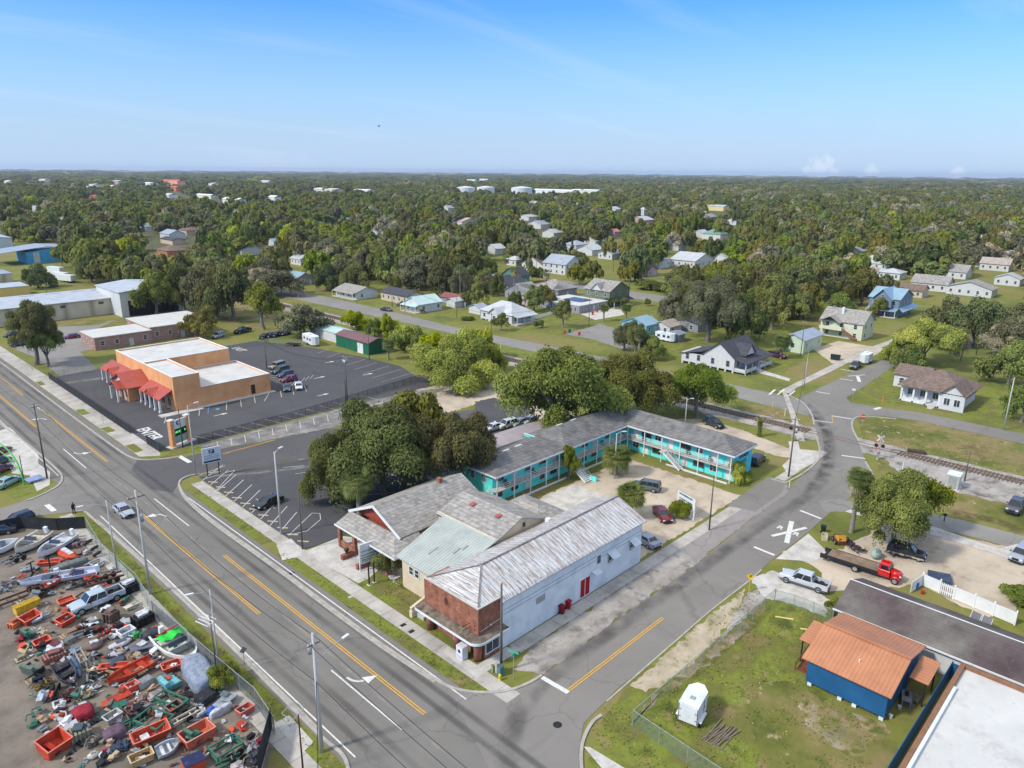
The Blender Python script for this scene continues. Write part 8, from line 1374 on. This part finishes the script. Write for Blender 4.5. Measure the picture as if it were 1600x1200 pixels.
J=[('boat',-34,872,24,856,2.5,1.3,WT,'white boat full of loose white parts at the left edge of the yard'),('boat',68,842,31,867,2.3,1.3,CREAM,'cream boat with a windscreen, between two other boats'),('boat',108,845,66,873,2.1,1.2,WT,'white open boat nearest the black screened fence corner'),('boat',259,1000,300,1034,2.7,1.1,S(222,220,210),'big cream and white boat with a green tarp in its stern'),('boat',140,899,45,916,1.7,1.0,S(190,192,206),'long sharp white and navy speedboat hull',NAV),('cover',74,898,142,876,1.6,.9,S(112,122,118),'long grey green canvas covered hull beside the speedboat'),('tray',58,884,97,881,1.5,.5,OG,'flat orange hull panel between the steel stands'),('shell',88,860,122,876,2.2,.9,OG,'orange and white moulded shell beside the covered hull',WT),('shell',31,895,57,887,1.4,.6,LGY,'small pale grey shell left of the first steel stand'),('stand',47,900,55,896,1,2.0,BKK,'dark steel stand left of the flat orange hull'),('stand',76,892,82,888,1,2.0,BKK,'dark steel stand on the right of the flat orange hull'),('pallet',36,844,76,840,1.4,.3,TNc,'stack of brown boards behind the cream boat'),('beam',3,886,36,872,1.2,.5,GYc,'grey boat trailer under the left edge boat'),('heap',100,862,135,848,2,.9,S(120,116,130),'grey wrapped engine heap beside the wheels'),('wheel',137,850,141,850,1,1,BKK,'farthest of three dark wheels by the yard corner'),('wheel',146,860,150,860,1,1,BKK,'middle one of three dark wheels by the yard corner'),('wheel',150,869,154,869,1,1,RUST,'nearest of three dark wheels by the yard corner'),('frame',142,888,160,880,1.6,.6,LGY,'pale frame holding a round coil near the meshed fence'),('slab',172,895,182,888,.8,.5,WT,'crumpled white sheets beside the meshed fence'),('beam',-20,955,96,912,1.6,.5,RUST,'long rusty trailer chassis at the left of the yellow box'),('beam',128,922,196,900,1.6,.6,RUST,'rusty trailer chassis with wheels near the meshed fence'),('box',22,962,64,944,1.3,1.1,YL,'long yellow box standing in the yard'),('heap',-4,925,30,910,3,.8,GYc,'heap of grey wires at the left edge of the yard'),('slab',60,912,88,905,1.6,.5,S(200,208,222),'pale blue white panel stack below the speedboat'),('dinghy',72,922,98,910,1.8,.8,OG,'orange and white dinghy behind the yellow box',WT),('tray',90,947,118,937,1.8,.4,OG,'shallow orange container with pale rim behind the orange bowl'),('heap',110,920,142,908,1.8,.7,BKK,'heap of small engines with an orange bag'),('shell',130,907,143,905,.9,.5,OG,'orange bag shaped shell on top of the engines'),('tub',33,980,62,964,2.0,.9,OG,'deep orange curved tub in front of the yellow box',S(170,40,18)),('slab',64,968,82,960,1.2,.6,LGY,'silver foil sheets beside the deep orange tub'),('crate',15,984,33,973,1.3,.7,S(224,130,90),'pale orange slatted case left of the deep orange tub'),('tray',90,982,114,968,1.9,.8,S(200,66,34),'orange chair shaped container with tan frame'),('heap',118,958,135,950,1.4,.6,S(120,100,76),'brown tangle left of the stripped white truck'),('slab',124,984,158,968,2.2,.5,WT,'white bonnet like panels leaning before the stripped truck'),('crate',166,976,184,964,1.6,1.4,BRc,'brown engine crate behind the stripped white truck',S(130,108,100)),('crate',186,930,218,918,2.2,1.3,BKK,'black rack with white boards close to the meshed fence',WT),('slab',190,955,226,942,1.4,.5,CREAM,'pile of pale broken planks near the meshed fence'),('crate',208,982,240,966,2.0,1.3,BKK,'black slatted cage with white boxes inside',WT),('pallet',92,1000,134,980,1.4,.3,TNc,'long tan slatted ramp in the middle of the yard'),('beam',104,1002,156,984,1.0,.4,GYc,'grey tube frame along the tan ramp'),('seat',36,1000,56,990,1.6,1.0,GRE,'green chair shaped shell left of the white stack'),('slab',28,1012,40,990,.5,.5,CRIM,'thin red bars beside the green chair shell'),('tray',52,1014,80,1002,1.5,.6,OG,'orange tray behind the stacked white panels'),('slab',62,1026,106,1010,2.0,.9,WT,'tall stack of white and cream panels',S(130,60,70)),('crate',66,1038,106,1022,1.6,.8,S(160,110,100),'red brown layered crate under the white panel stack'),('box',102,1008,116,1000,1.0,.6,S(150,146,140),'grey machine box behind the white panel stack'),('slab',106,1022,126,1014,1.2,.4,S(120,150,176),'pale blue panels right of the white stack'),('shell',132,1018,162,1006,2.0,.9,S(120,96,92),'brown rounded shell with a white edge',WT),('heap',158,992,184,984,1.6,.7,S(190,40,40),'red engine parts beside the black cage'),('tray',186,1000,210,988,1.8,.8,WT,'white sided tray with a brown floor',BRc),('shell',168,1016,208,1000,1.7,.6,S(190,190,200),'upper of two long white moulded shells',S(90,90,100)),('shell',168,1028,204,1014,1.5,.5,S(180,180,196),'lower of two long white moulded shells',S(60,64,74)),('slab',200,1024,240,1008,2.2,.7,S(110,112,122),'black and white split panels beside the cream boat',WT),('box',206,998,216,992,.9,.5,S(70,190,100),'bright green bag by the white moulded shells'),('cover',222,1000,252,988,1.8,.8,S(60,62,72),'dark motorcycle under an orange bundle'),('shell',236,986,249,984,.9,.5,S(196,84,40),'orange bundle on the dark motorcycle'),('cover',168,1042,200,1032,1.6,.7,S(66,78,92),'dark blue padded seat below the white shells'),('heap',190,1038,214,1028,1.5,.6,TNc,'tan and white debris behind the long orange boat'),('heap',212,1042,248,1026,1.6,.5,BKK,'dark scrap under the black and white panels'),('tray',152,1050,206,1044,1.5,.5,OG,'straight orange trough behind the long orange boat'),('dinghy',244,1036,166,1078,2.3,1.0,OG,'long bright orange flat boat across the middle of the yard',S(180,44,20)),('tray',252,1052,286,1040,2.2,.6,OG,'orange open shell beside the cream boat',S(180,80,30)),('beam',138,1048,186,1062,.8,.4,TNc,'long tan board frame left of the long orange boat'),('seat',40,1062,66,1044,2.2,1.4,S(96,112,100),'weathered green machine seat at the left of the dark hull',BKK),('pallet',22,1036,46,1026,1.2,.3,S(176,170,140),'pale slab on the open ground left of the white stack'),('heap',48,1080,88,1066,1.6,.7,S(110,96,40),'mixed yellow and blue scrap below the green machine seat'),('dinghy',92,1040,120,1080,2.3,1.0,S(58,62,70),'dark grey hull lying open',BKK),('shell',112,1030,126,1062,1.3,1.0,S(100,130,160),'blue grey hull half leaning on the dark hull'),('frame',122,1026,134,1050,.8,1.3,S(150,146,140),'tall pale frame beside the blue grey hull'),('heap',134,1064,162,1052,1.8,.7,S(30,50,40),'black heap with a red flower shape'),('heap',126,1084,156,1072,1.4,.6,WT,'white and navy outboard engines'),('slab',62,1102,74,1082,.8,.8,S(180,190,200),'white and blue upright piece at the left edge of the pile'),('beam',76,1104,90,1076,.5,.6,BKK,'dark upright poles leaning at the left of the pile'),('heap',92,1098,118,1082,1.8,.7,S(90,30,44),'dark red and yellow scrap heap'),('heap',116,1100,148,1082,1.8,.5,S(150,146,120),'pale branches and boards'),('shell',84,1112,104,1104,1.0,.6,WT,'white pointed piece above the orange wedge'),('cover',110,1128,150,1112,2.4,1.1,CRIM,'crimson padded chair body'),('shell',78,1126,108,1112,1.8,.8,S(200,90,40),'orange and black striped shell left of the crimson chair',BKK),('slab',150,1126,190,1104,2.0,.4,S(60,76,70),'dark green bordered base plate with a tan seat',TNc),('slab',158,1106,184,1096,1.2,.6,OG,'orange and white angled piece on the base plate'),('box',180,1098,205,1086,1.5,.5,S(226,80,56),'flat orange lid on the dark base plate'),('tray',198,1084,218,1074,1.6,.7,S(220,80,56),'orange striped container below the long orange boat',LGY),('box',214,1078,238,1064,1.2,.7,LGY,'grey steel chest below the long orange boat'),('heap',206,1104,232,1090,1.5,.7,S(176,156,144),'tan folded garden chairs'),('slab',226,1098,258,1084,1.6,.5,S(176,162,160),'pinkish seat row beside the aqua seats'),('seat',250,1082,286,1062,2.2,1.2,AQ,'aqua double seat next to the grey covered load',S(80,130,130)),('cover',296,1034,326,1084,3.2,1.8,S(140,150,166),'large grey covered load, biggest in the yard',S(110,120,138)),('box',310,1104,332,1088,1.8,.9,S(50,54,62),'dark chequered box at the foot of the grey covered load'),('frame',248,1092,290,1110,1.6,.8,GRE,'green frame below the aqua double seat'),('tray',262,1120,284,1106,1.5,.8,S(90,60,44),'small open box with an orange floor',OG),('frame',222,1126,262,1142,2.6,1.0,GRE,'large green rectangular frame with posts'),('beam',186,1142,226,1120,.5,.4,GRE,'green beam lying left of the large green frame'),('heap',186,1118,214,1104,1.7,.7,S(150,120,110),'pink and black machine parts'),('tub',164,1136,190,1120,1.5,.8,S(160,156,152),'pale grey shell tubs left of the green beam'),('beam',268,1140,312,1116,.8,.7,S(190,180,160),'cream beam with two square black lamps'),('box',276,1126,284,1122,.5,.6,BKK,'left square black lamp on the cream beam'),('box',284,1118,292,1114,.5,.6,BKK,'right square black lamp on the cream beam'),('tray',284,1170,334,1142,3.0,1.0,S(196,100,74),'large orange framed pen holding green seats',GRE),('seat',292,1160,314,1144,1.6,1.1,GRE,'green seat standing inside the orange framed pen'),('tub',204,1170,268,1142,2.2,1.0,OG,'curved orange boat seat row at the bottom of the pile',WT),('dinghy',244,1186,282,1168,1.9,.9,S(166,172,178),'small silver white hull with a white box',WT),('tray',202,1200,242,1182,2.0,.7,S(176,146,100),'open wooden box at the bottom edge'),('cover',160,1160,200,1142,2.0,1.0,PUR,'purple grey padded bench'),('heap',136,1172,166,1150,1.8,.8,S(130,124,110),'tangle of grey ropes and wire'),('crate',108,1160,142,1146,1.9,1.1,S(140,140,116),'grey green crate of engines',S(70,84,90)),('tray',64,1186,106,1158,3.0,1.3,OG,'large orange angular container on the open ground',S(180,46,22)),('shell',136,1188,156,1180,1.0,.7,CREAM,'cream and red round ended float'),('shell',154,1186,174,1176,1.0,.7,WT,'white and red round ended float beside the cream one',CRIM),('heap',172,1180,204,1162,1.7,.8,S(60,80,110),'blue and grey mechanical heap'),('box',286,1206,320,1190,1.8,.9,S(210,70,40),'red and blue box at the bottom edge',NAV),('frame',332,1188,376,1162,2.2,.8,GRE,'green open frame near the gate',S(80,120,110)),('beam',336,1206,380,1184,.8,.4,S(50,96,74),'dark green plank at the bottom beside the gate'),('slab',336,1108,366,1088,2.2,.9,S(150,158,164),'pale grey panels beside the fence'),('cover',326,1126,366,1104,.8,.9,S(190,192,198),'white motorcycle lying near the grey panels',BKK),('tray',372,1122,396,1108,1.7,.6,S(180,90,74),'small red framed cart with a black deck',BKK),('slab',326,1120,342,1104,1.2,.3,S(50,96,190),'bright blue tarp beside the white motorcycle'),('heap',390,1180,412,1150,1.5,.5,S(170,172,176),'pale broken parts by the black gate'),('box',404,1166,410,1162,.5,.7,CRIM,'dark red canister by the black gate'),('box',388,1156,396,1150,.5,.3,BKK,'small dark vent box on the open ground'),('heap',380,1200,408,1182,2,.7,S(60,64,74),'dark heap against the black gate'),('slab',360,1206,384,1196,1.5,.5,S(200,190,190),'white pieces at the bottom by the dark heap')]
for a in J:junk(*a)
x,y=G(270,1006);t=thing('green_tarpaulin','bright green tarpaulin spread over the stern of the cream boat','tarpaulin',(x,y,1.0),radians(10));b=MB()
n=10;b.add([(-1.4+2.8*i/n,-.7+1.4*j/6,.25+.12*sin(i*1.3)+.1*cos(j*1.7+i))for j in range(7)for i in range(n+1)],[(j*(n+1)+i,j*(n+1)+i+1,(j+1)*(n+1)+i+1,(j+1)*(n+1)+i)for j in range(6)for i in range(n)]);b.build('cloth',flat(S(50,200,70)),t,True);b=MB();b.bar((-1.3,.75,.4),(1.4,.75,.45),.12);b.build('red_rail',flat(S(190,60,50)),t)
car('pickup',(176,936),(128,955),S(180,194,202),'stripped pale blue white pickup among the scrap with open doors')
POLYJ=[Vector(G(*p))for p in((20,900),(130,860),(232,965),(330,1065),(392,1120),(400,1200),(60,1200),(30,1000))]
def inside(p,P):
 c=False
 for a,b in zip(P,P[1:]+P[:1]):
  if(a.y>p.y)!=(b.y>p.y)and p.x<(b.x-a.x)*(p.y-a.y)/(b.y-a.y)+a.x:c=not c
 return c
rj=random.Random(5);PIECES=[]
for cn_,c_ in(('white',WT),('grey',GYc),('black',BKK),('brown',BRc),('white',WT),('orange',OG),('black',BKK),('grey',LGY),('tan',TNc),('green',GRE),('rusty',RUST)):
 for k in range(2):
  b=MB()
  if k==0:b.cbox((0,0,.12),(.9,.5,.12),0,.15,.1);b.cbox((.2,.1,.25),(.4,.5,.18),.6,.1)
  else:b.tube([(-.7,0,.1),(-.2,.3,.35),(.5,.1,.15)],.06,5);b.cbox((.1,-.1,.12),(.6,.25,.2),.8,.3)
  PIECES.append((cn_,c_,b))
PM={};REST={};n_p=0
for i in range(900):
 p=Vector((rj.uniform(8,27),rj.uniform(46,104)))
 if not inside(p,POLYJ):continue
 j=rj.randrange(len(PIECES));cn_,c_,b=PIECES[j];s_=rj.uniform(.6,1.5)if n_p<285 else rj.uniform(.4,.7)
 M_=Matrix.LocRotScale(Vector((p.x,p.y,.03+rj.choice((0,0,.3)))),__import__('mathutils').Euler((rj.uniform(-.3,.3),rj.uniform(-.3,.3),rj.uniform(0,6))),Vector((s_,s_*rj.uniform(.6,1.4),s_)));n_p+=1
 if n_p>285:
  if 'b' not in REST:REST['b']=MB();REST['m']=[]
  if cn_ not in REST['m']:REST['m'].append(cn_)
  R_b=REST['b'];R_b.cm=REST['m'].index(cn_);R_b.add([M_@Vector(q)for q in b.v],b.f);continue
 if j not in PM:o=b.build('scrap_piece',flat(c_,.5));PM[j]=o.data
 else:o=bpy.data.objects.new('scrap_piece',PM[j]);COL.objects.link(o)
 o.matrix_world=M_;tag(o,'small loose %s piece of scrap lying in the salvage yard'%cn_,'scrap piece','loose %s scrap pieces'%cn_)
if REST:CC={a:c for a,c,_ in PIECES};tag(REST['b'].build('scrap_litter',[flat(CC[k],.5)for k in REST['m']]),'countless smallest bits of scrap on the salvage yard ground','scrap',kind='stuff')
def tufts(name,label,areas,dens,m,size):
 rng=np.random.default_rng(3);C=[]
 for P,k in areas:
  P=[Vector(G(*q))if k else Vector(q)for q in P];x0=min(q.x for q in P);x1=max(q.x for q in P);y0=min(q.y for q in P);y1=max(q.y for q in P)
  for i in range(int((x1-x0)*(y1-y0)*dens)):
   q=Vector((rng.uniform(x0,x1),rng.uniform(y0,y1)))
   if noise.noise(Vector((q.x*.35,q.y*.35,2)))>-.12 and inside(q,P):C.append((q.x,q.y,.05))
 C=np.array(C);Nn=rng.normal(size=C.shape);Nn[:,2]=np.abs(Nn[:,2])+.3;me=leaf_mesh(name,C,Nn,size,rng,m,rng.random(len(C)));o=bpy.data.objects.new(name,me);COL.objects.link(o);return tag(o,label,'grass',kind='stuff')
L_grass=leaf_mat('grass_blades',[(.16,.18,.05),(.24,.24,.075),(.34,.30,.12)],0)
tufts('grass','tufts of rough grass in the lawns and verges',[([(1010,1110),(1200,945),(1290,960),(1240,1060),(1380,1140),(1360,1200),(1180,1240),(1000,1140)],1),([(930,1110),(1000,1090),(1010,1120),(980,1140),(1100,1215),(960,1190),(925,1150)],1),([(1100,990),(1180,918),(1200,940),(1110,1010)],1),([(41.3,44),(42.7,44),(42.7,84),(41.3,84)],0),([(41.3,88),(43,88),(43,112),(41.3,112)],0),([(25.7,46),(27.1,46),(27.1,116),(25.7,116)],0),([(560,905),(640,870),(668,960),(700,1000)],1),([(1360,660),(1560,700),(1600,745),(1400,700)],1),([(120,806),(130,824),(50,826),(70,812)],1)],7,L_grass,.15)
# ================================================================ THE WOOD
def hit(u,v,du,top,dist):
 for(a,b_,c,d,D)in KEEP:
  if dist<D and u+du>a and u-du<c and v>b_ and top<d:return True
 return False
def front(u):
 pts=[(-200,372),(0,366),(30,380),(60,386),(110,388),(125,440),(200,452),(300,468),(380,470),(450,462),(500,452),(560,446),(640,452),(700,462),(740,452),(780,440),(850,424),(900,424),(960,432),(1000,450),(1060,520),(1230,500),(1270,480),(1340,470),(1360,440),(1440,446),(1540,455),(1620,500),(1800,520)]
 for(a,va),(b,vb)in zip(pts,pts[1:]):
  if a<=u<b:return va+(vb-va)*(u-a)/(b-a)
 return 480
OPEN=[(-60,345,48,368),(395,440,500,460),(905,440,1010,500),(260,306,350,322),(0,380,118,440),(1355,428,1600,470)if False else(0,0,0,0),(1280,500,1345,560)]
for q in((520,436,600,462,250),(595,446,665,472,275),(626,456,692,492,250),(745,462,832,512,240),(905,428,970,480,280),(850,452,950,490,260),(780,415,900,468,250),(1000,484,1068,535,230),(1062,520,1210,590,170),(1220,500,1292,555,215),(1282,470,1368,535,240),(1335,436,1428,500,295),(0,355,34,392,380),(20,382,112,416,360),(0,440,210,505,290),(410,425,490,460,250),(445,425,480,458,250)):keep_px(*q)
cand=[];rr=random.Random(11)
y=0
pts=[]
for r_ in range(140,2600):
 pass
def scatter(d0,d1,step):
 out=[];d=d0
 while d<d1:
  st=step*(1+max(0,d-500)/1400);th0=math.atan2(1,1)-radians(46);n=int(radians(96)*d/st)
  for i in range(n):
   th=th0+radians(92+4)*(i+rr.random())/n;q=d+rr.uniform(-.5,.5)*st;out.append((q*cos(th),q*sin(th)))
  d+=st*.86
 return out
near=[];far=[]
def kindof(x,y,u):
 n=noise.noise(Vector((x*.006,y*.006,3)));m=noise.noise(Vector((x*.03,y*.03,8)));q=rr.random()+n*.5+m*.25
 if u>1000 and rr.random()<.16:return 'bare' if rr.random()<.35 else 'olive'
 if q<-.05:return 'bare'
 if q<.22:return 'moss'
 if q<.66:return 'oak'
 if q<.92:return 'mid'
 return 'olive' if q<.97 else 'mid' if q<1.15 else 'lime'
HP=[Vector(G(q[0],q[1]))for q in()]
for(x,y)in scatter(170,2600,12.6):
 d=math.hypot(x,y);u,v=pix(x,y,0)
 if not(-140<u<1740)or v>front(u):continue
 if any(a<u<c and b_<v<e for a,b_,c,e in OPEN):continue
 k=kindof(x,y,u);r=rr.uniform(5.6,11.0)*(1+max(0,d-500)/2600);h=rr.uniform(9,15.5)*(1 if k!='bare' else 1.1)
 if rr.random()<.06 and d<900:continue
 if noise.noise(Vector((x*.012,y*.012,5)))>.47 and d>300:continue
 top=pix(x,y,h)[1];du=r*.65*1140/d
 if hit(u,v,du,top,d):continue
 (near if len(near)<5000 else near).append((d,x,y,h,r,k))
near.sort();first=near[:165];rest=near[165:]
LBL={'oak':'dark green oak standing in the wood beyond the houses','moss':'grey green mossy oak standing in the wood beyond the houses','mid':'mid green tree standing in the wood beyond the houses','olive':'olive brown tree standing in the wood beyond the houses','bare':'thin bare grey tree standing in the wood beyond the houses','lime':'bright green tree standing in the wood beyond the houses','rust':'rusty red leaved tree standing in the wood beyond the houses'}
HAND=[(1345,478,13,7,'oak'),(1300,470,14,8,'moss'),(1270,462,15,8,'oak'),(1235,470,14,7,'mid'),(1250,500,10,5,'mid'),(1205,490,13,7,'oak'),(1330,455,15,8,'mid'),(1360,425,13,7,'oak'),(1440,418,15,9,'mid'),(1465,412,15,9,'oak'),(1425,408,14,8,'oak'),(1490,425,12,6,'mid'),(1455,492,13,8,'oak'),(1490,500,13,9,'mid'),(1530,498,12,8,'oak'),(1560,490,13,8,'mid'),(1590,505,13,8,'oak'),(1575,470,12,7,'olive'),(1545,470,11,6,'mid'),(1600,460,13,8,'oak'),(1480,520,11,8,'oak'),(1440,478,10,6,'mid'),(1600,530,12,7,'moss'),(1415,500,7,4,'olive'),(1340,500,7,4,'rust'),(1560,560,9,6,'bare'),(1500,565,8,4,'bare'),(1546,438,11,6,'oak'),(1560,432,9,5,'mid'),(780,418,12,7,'oak'),(815,405,12,7,'mid'),(838,440,7,4,'dark'),(905,445,8,6,'olive'),(925,440,9,6,'olive'),(945,425,9,6,'mid'),(975,420,10,6,'mid'),(985,440,8,6,'olive'),(1010,452,4,5,'dark'),(1035,455,4,5,'dark'),(1060,448,9,6,'oak'),(1048,438,11,6,'mid'),(1070,470,12,6,'oak'),(868,424,6,2.6,'rust'),(858,478,5,3,'dark'),(848,468,6,3.4,'mid'),(778,462,8,4,'oak'),(760,440,11,6,'mid'),(735,455,10,5,'oak'),(800,430,8,5,'mid'),(955,480,4,3,'dark'),(968,478,3.5,3,'bush'),(1012,478,3,1.4,'dark'),(925,475,2,2,'rust'),(510,452,10,6,'mid'),(530,446,11,7,'mid'),(500,440,13,8,'mid'),(480,425,13,8,'oak'),(600,440,13,8,'oak'),(570,436,14,8,'moss'),(640,448,12,7,'oak'),(690,458,13,8,'oak'),(667,446,13,7,'moss'),(430,440,14,8,'oak'),(410,455,13,7,'moss'),(455,437,12,7,'oak'),(385,450,13,8,'mid'),(680,470,4,3,'bush'),(660,490,1.6,1.4,'rust'),(730,500,1.4,2.4,'dark'),(135,420,12,8,'oak'),(150,412,14,9,'oak'),(175,430,12,8,'mid'),(130,402,12,7,'olive'),(215,455,13,8,'oak'),(185,448,10,6,'oak'),(240,450,13,8,'moss'),(30,378,8,5,'oak'),(120,380,13,8,'oak'),(8,500,4,3,'dark'),(1180,505,12,7,'mid'),(1225,548,5,3,'mid'),(1010,560,5,3,'dark')]
for i_,(u,v,h,r,k)in enumerate(HAND):
 x,y=G(u,v);d=math.hypot(x,y)
 if not hit(u,v,r*.5*1140/d,pix(x,y,h)[1],d):first.append((d,x,y,h,r,k))
FOOT=[(o.location.x,o.location.y)for o in COL.objects if o.parent is None and o.get('category')in('house','garage','shed','warehouse','office','car','suv','pickup truck','trailer')]
nf=0
for(x,y)in scatter(205,430,13):
 u,v=pix(x,y,0);d=math.hypot(x,y);r=rr.uniform(3.6,6.8)
 if not(300<u<1640)or v>505 or x<164 or nf>75 or rr.random()<.42:continue
 if 860<u<1075 and 436<v<505 or 1275<u<1400 and v>520:continue
 if min(math.hypot(x-a,y-b_)for a,b_ in FOOT)<r+5.5:continue
 h=r*rr.uniform(1.6,2.0)
 if hit(u,v,r*.45*1140/d,pix(x,y,h)[1]+4,d):continue
 nf+=1;first.append((d,x,y,h,r,rr.choice(('oak','mid','mid','moss','oak','olive'))))
print('FILL',nf)
LM=[]
for o in list(COL.objects):
 if o.parent is None and o.get('category')in('house','shop','office','warehouse','building','shed','cabin','garage','church','tank'):
  u,v=pix(o.location.x,o.location.y,0);w_=o['label'].split();cut=next((i for i,q in enumerate(w_)if i>3 and q in('with','behind','beside','in','at','on','right','left','before','among','deep','of','beyond','between','by','leftmost','and','to')),len(w_));LM.append((u,v,' '.join(w_[:min(cut,6)])))
KN={'dark':'dark shrub','bush':'leafy shrub','oak':'dark oak','moss':'grey mossy oak','mid':'green tree','olive':'olive brown tree','bare':'bare grey tree','lime':'bright green tree','rust':'rusty red tree'}
def wood_label(x,y,h,r,k):
 u,v=pix(x,y,0);lu,lv,ln=min(LM,key=lambda q:(q[0]-u)**2+4*(q[1]-v)**2);du=lu-u;dv=lv-v
 rel=('left of' if du>0 else 'right of')if abs(du)>2.2*abs(dv)else('beyond' if dv>0 else 'in front of')
 far_=' close ' if math.hypot(du,dv)<22 else ' some way ' if math.hypot(du,dv)>60 else ' '
 return('tall ' if h>13.5 else 'low ' if h<10.5 else '')+('broad ' if r>8 else 'narrow ' if r<6 else '')+KN[k]+far_+rel+' the '+ln
for d,x,y,h,r,k in first:tree(x,y,h,r,k,1 if d<330 else 2,None,wood_label(x,y,h,r,k),'trees of the wood',low=.1 if h>8 else 0,name='shrub' if k in('dark','bush')else None)
for d,x,y in[(0,0,0)][:0]:pass
for(x,y)in scatter(9000,20000,110):
 u,v=pix(x,y,0)
 if-60<u<1660:rest.append((math.hypot(x,y),x,y,rr.uniform(12,18),rr.uniform(120,170),kindof(x,y,u)))
for(x,y)in scatter(2600,9000,34):
 u,v=pix(x,y,0)
 if not(-120<u<1720):continue
 d=math.hypot(x,y);
 if hit(u,v,30*1140/d,pix(x,y,12)[1],d):continue
 rest.append((d,x,y,rr.uniform(9,16),rr.uniform(26,46),kindof(x,y,u)))
kinds=['oak','moss','mid','olive','bare','lime'];protos=[]
for k in kinds:
 for var in range(2):protos.append((k,var))
def far_wood():
 src={}
 for o in bpy.data.objects:
  if o.type=='MESH' and o.parent is not None and o.data in CR.values():src.setdefault(o.data.name,o)
 objs=[]
 for k,var in protos:
  me=crown_kind(k,2,var);o=src.get(me.name)
  if o is None:t=tree(*G(1400+var*40,330),12,7,k,2,var,LBL[k],'trees of the wood, '+k,low=.1);o=t.children[0];print('extra proto',k)
  objs.append(o)
 n=len(rest);co=np.zeros((n,3));sc=np.zeros((n,3));rz=np.zeros(n);vi=np.zeros(n,dtype=np.int32)
 HH={'oak':.8,'moss':.95,'lime':.85,'mid':.95,'olive':.72,'bare':1.0,'rust':.95}
 for i,(d,x,y,h,r,k)in enumerate(rest):
  if k=='rust':k='olive'
  co[i]=(x,y,.08*h);sc[i]=(r,r*rr.uniform(.85,1.1),.92*h/HH[k]);rz[i]=rr.uniform(0,6.28);vi[i]=kinds.index(k)*2+rr.randrange(2)
 me=bpy.data.meshes.new('far_wood');me.vertices.add(n);me.vertices.foreach_set('co',co.reshape(-1))
 a=me.attributes.new('sc','FLOAT_VECTOR','POINT');a.data.foreach_set('vector',sc.reshape(-1));a=me.attributes.new('rz','FLOAT','POINT');a.data.foreach_set('value',rz);a=me.attributes.new('vi','INT','POINT');a.data.foreach_set('value',vi)
 o=bpy.data.objects.new('far_wood',me);COL.objects.link(o)
 ng=bpy.data.node_groups.new('far_wood','GeometryNodeTree');ng.interface.new_socket('Geometry',in_out='INPUT',socket_type='NodeSocketGeometry');ng.interface.new_socket('Geometry',in_out='OUTPUT',socket_type='NodeSocketGeometry')
 N=ng.nodes;L=ng.links;gi=N.new('NodeGroupInput');go=N.new('NodeGroupOutput');ip=N.new('GeometryNodeInstanceOnPoints');jn=N.new('GeometryNodeJoinGeometry')
 for ob in reversed(objs):oi=N.new('GeometryNodeObjectInfo');oi.inputs['Object'].default_value=ob;oi.inputs['As Instance'].default_value=True;oi.transform_space='ORIGINAL';L.new(oi.outputs['Geometry'],jn.inputs[0])
 def attr(nm,ty):q=N.new('GeometryNodeInputNamedAttribute');q.data_type=ty;q.inputs['Name'].default_value=nm;return q.outputs['Attribute']
 L.new(gi.outputs[0],ip.inputs['Points']);L.new(jn.outputs[0],ip.inputs['Instance']);ip.inputs['Pick Instance'].default_value=True;L.new(attr('vi','INT'),ip.inputs['Instance Index'])
 cb=N.new('ShaderNodeCombineXYZ');L.new(attr('rz','FLOAT'),cb.inputs[2]);L.new(cb.outputs[0],ip.inputs['Rotation']);L.new(attr('sc','FLOAT_VECTOR'),ip.inputs['Scale']);L.new(ip.outputs[0],go.inputs[0])
 md=o.modifiers.new('wood','NODES');md.node_group=ng
 tag(o,'far woodland of mixed oaks reaching to the horizon','woodland',kind='stuff')
 print('FAR',n,'NEAR',len(first),'dist',first[-1][0]if first else 0)
far_wood()
def haze():
 b=MB();b.box(-3600,26000,-9600,26000,-2,80);m=bpy.data.materials.new('haze');m.use_nodes=True;N=m.node_tree.nodes;L=m.node_tree.links;N.remove(N['Principled BSDF'])
 v=N.new('ShaderNodeVolumePrincipled');v.inputs['Color'].default_value=(.72,.82,.96,1);v.inputs['Density'].default_value=.00006;v.inputs['Anisotropy'].default_value=.2;L.new(v.outputs[0],N['Material Output'].inputs['Volume'])
 o=b.build('haze',m);tag(o,kind='stuff')
haze()
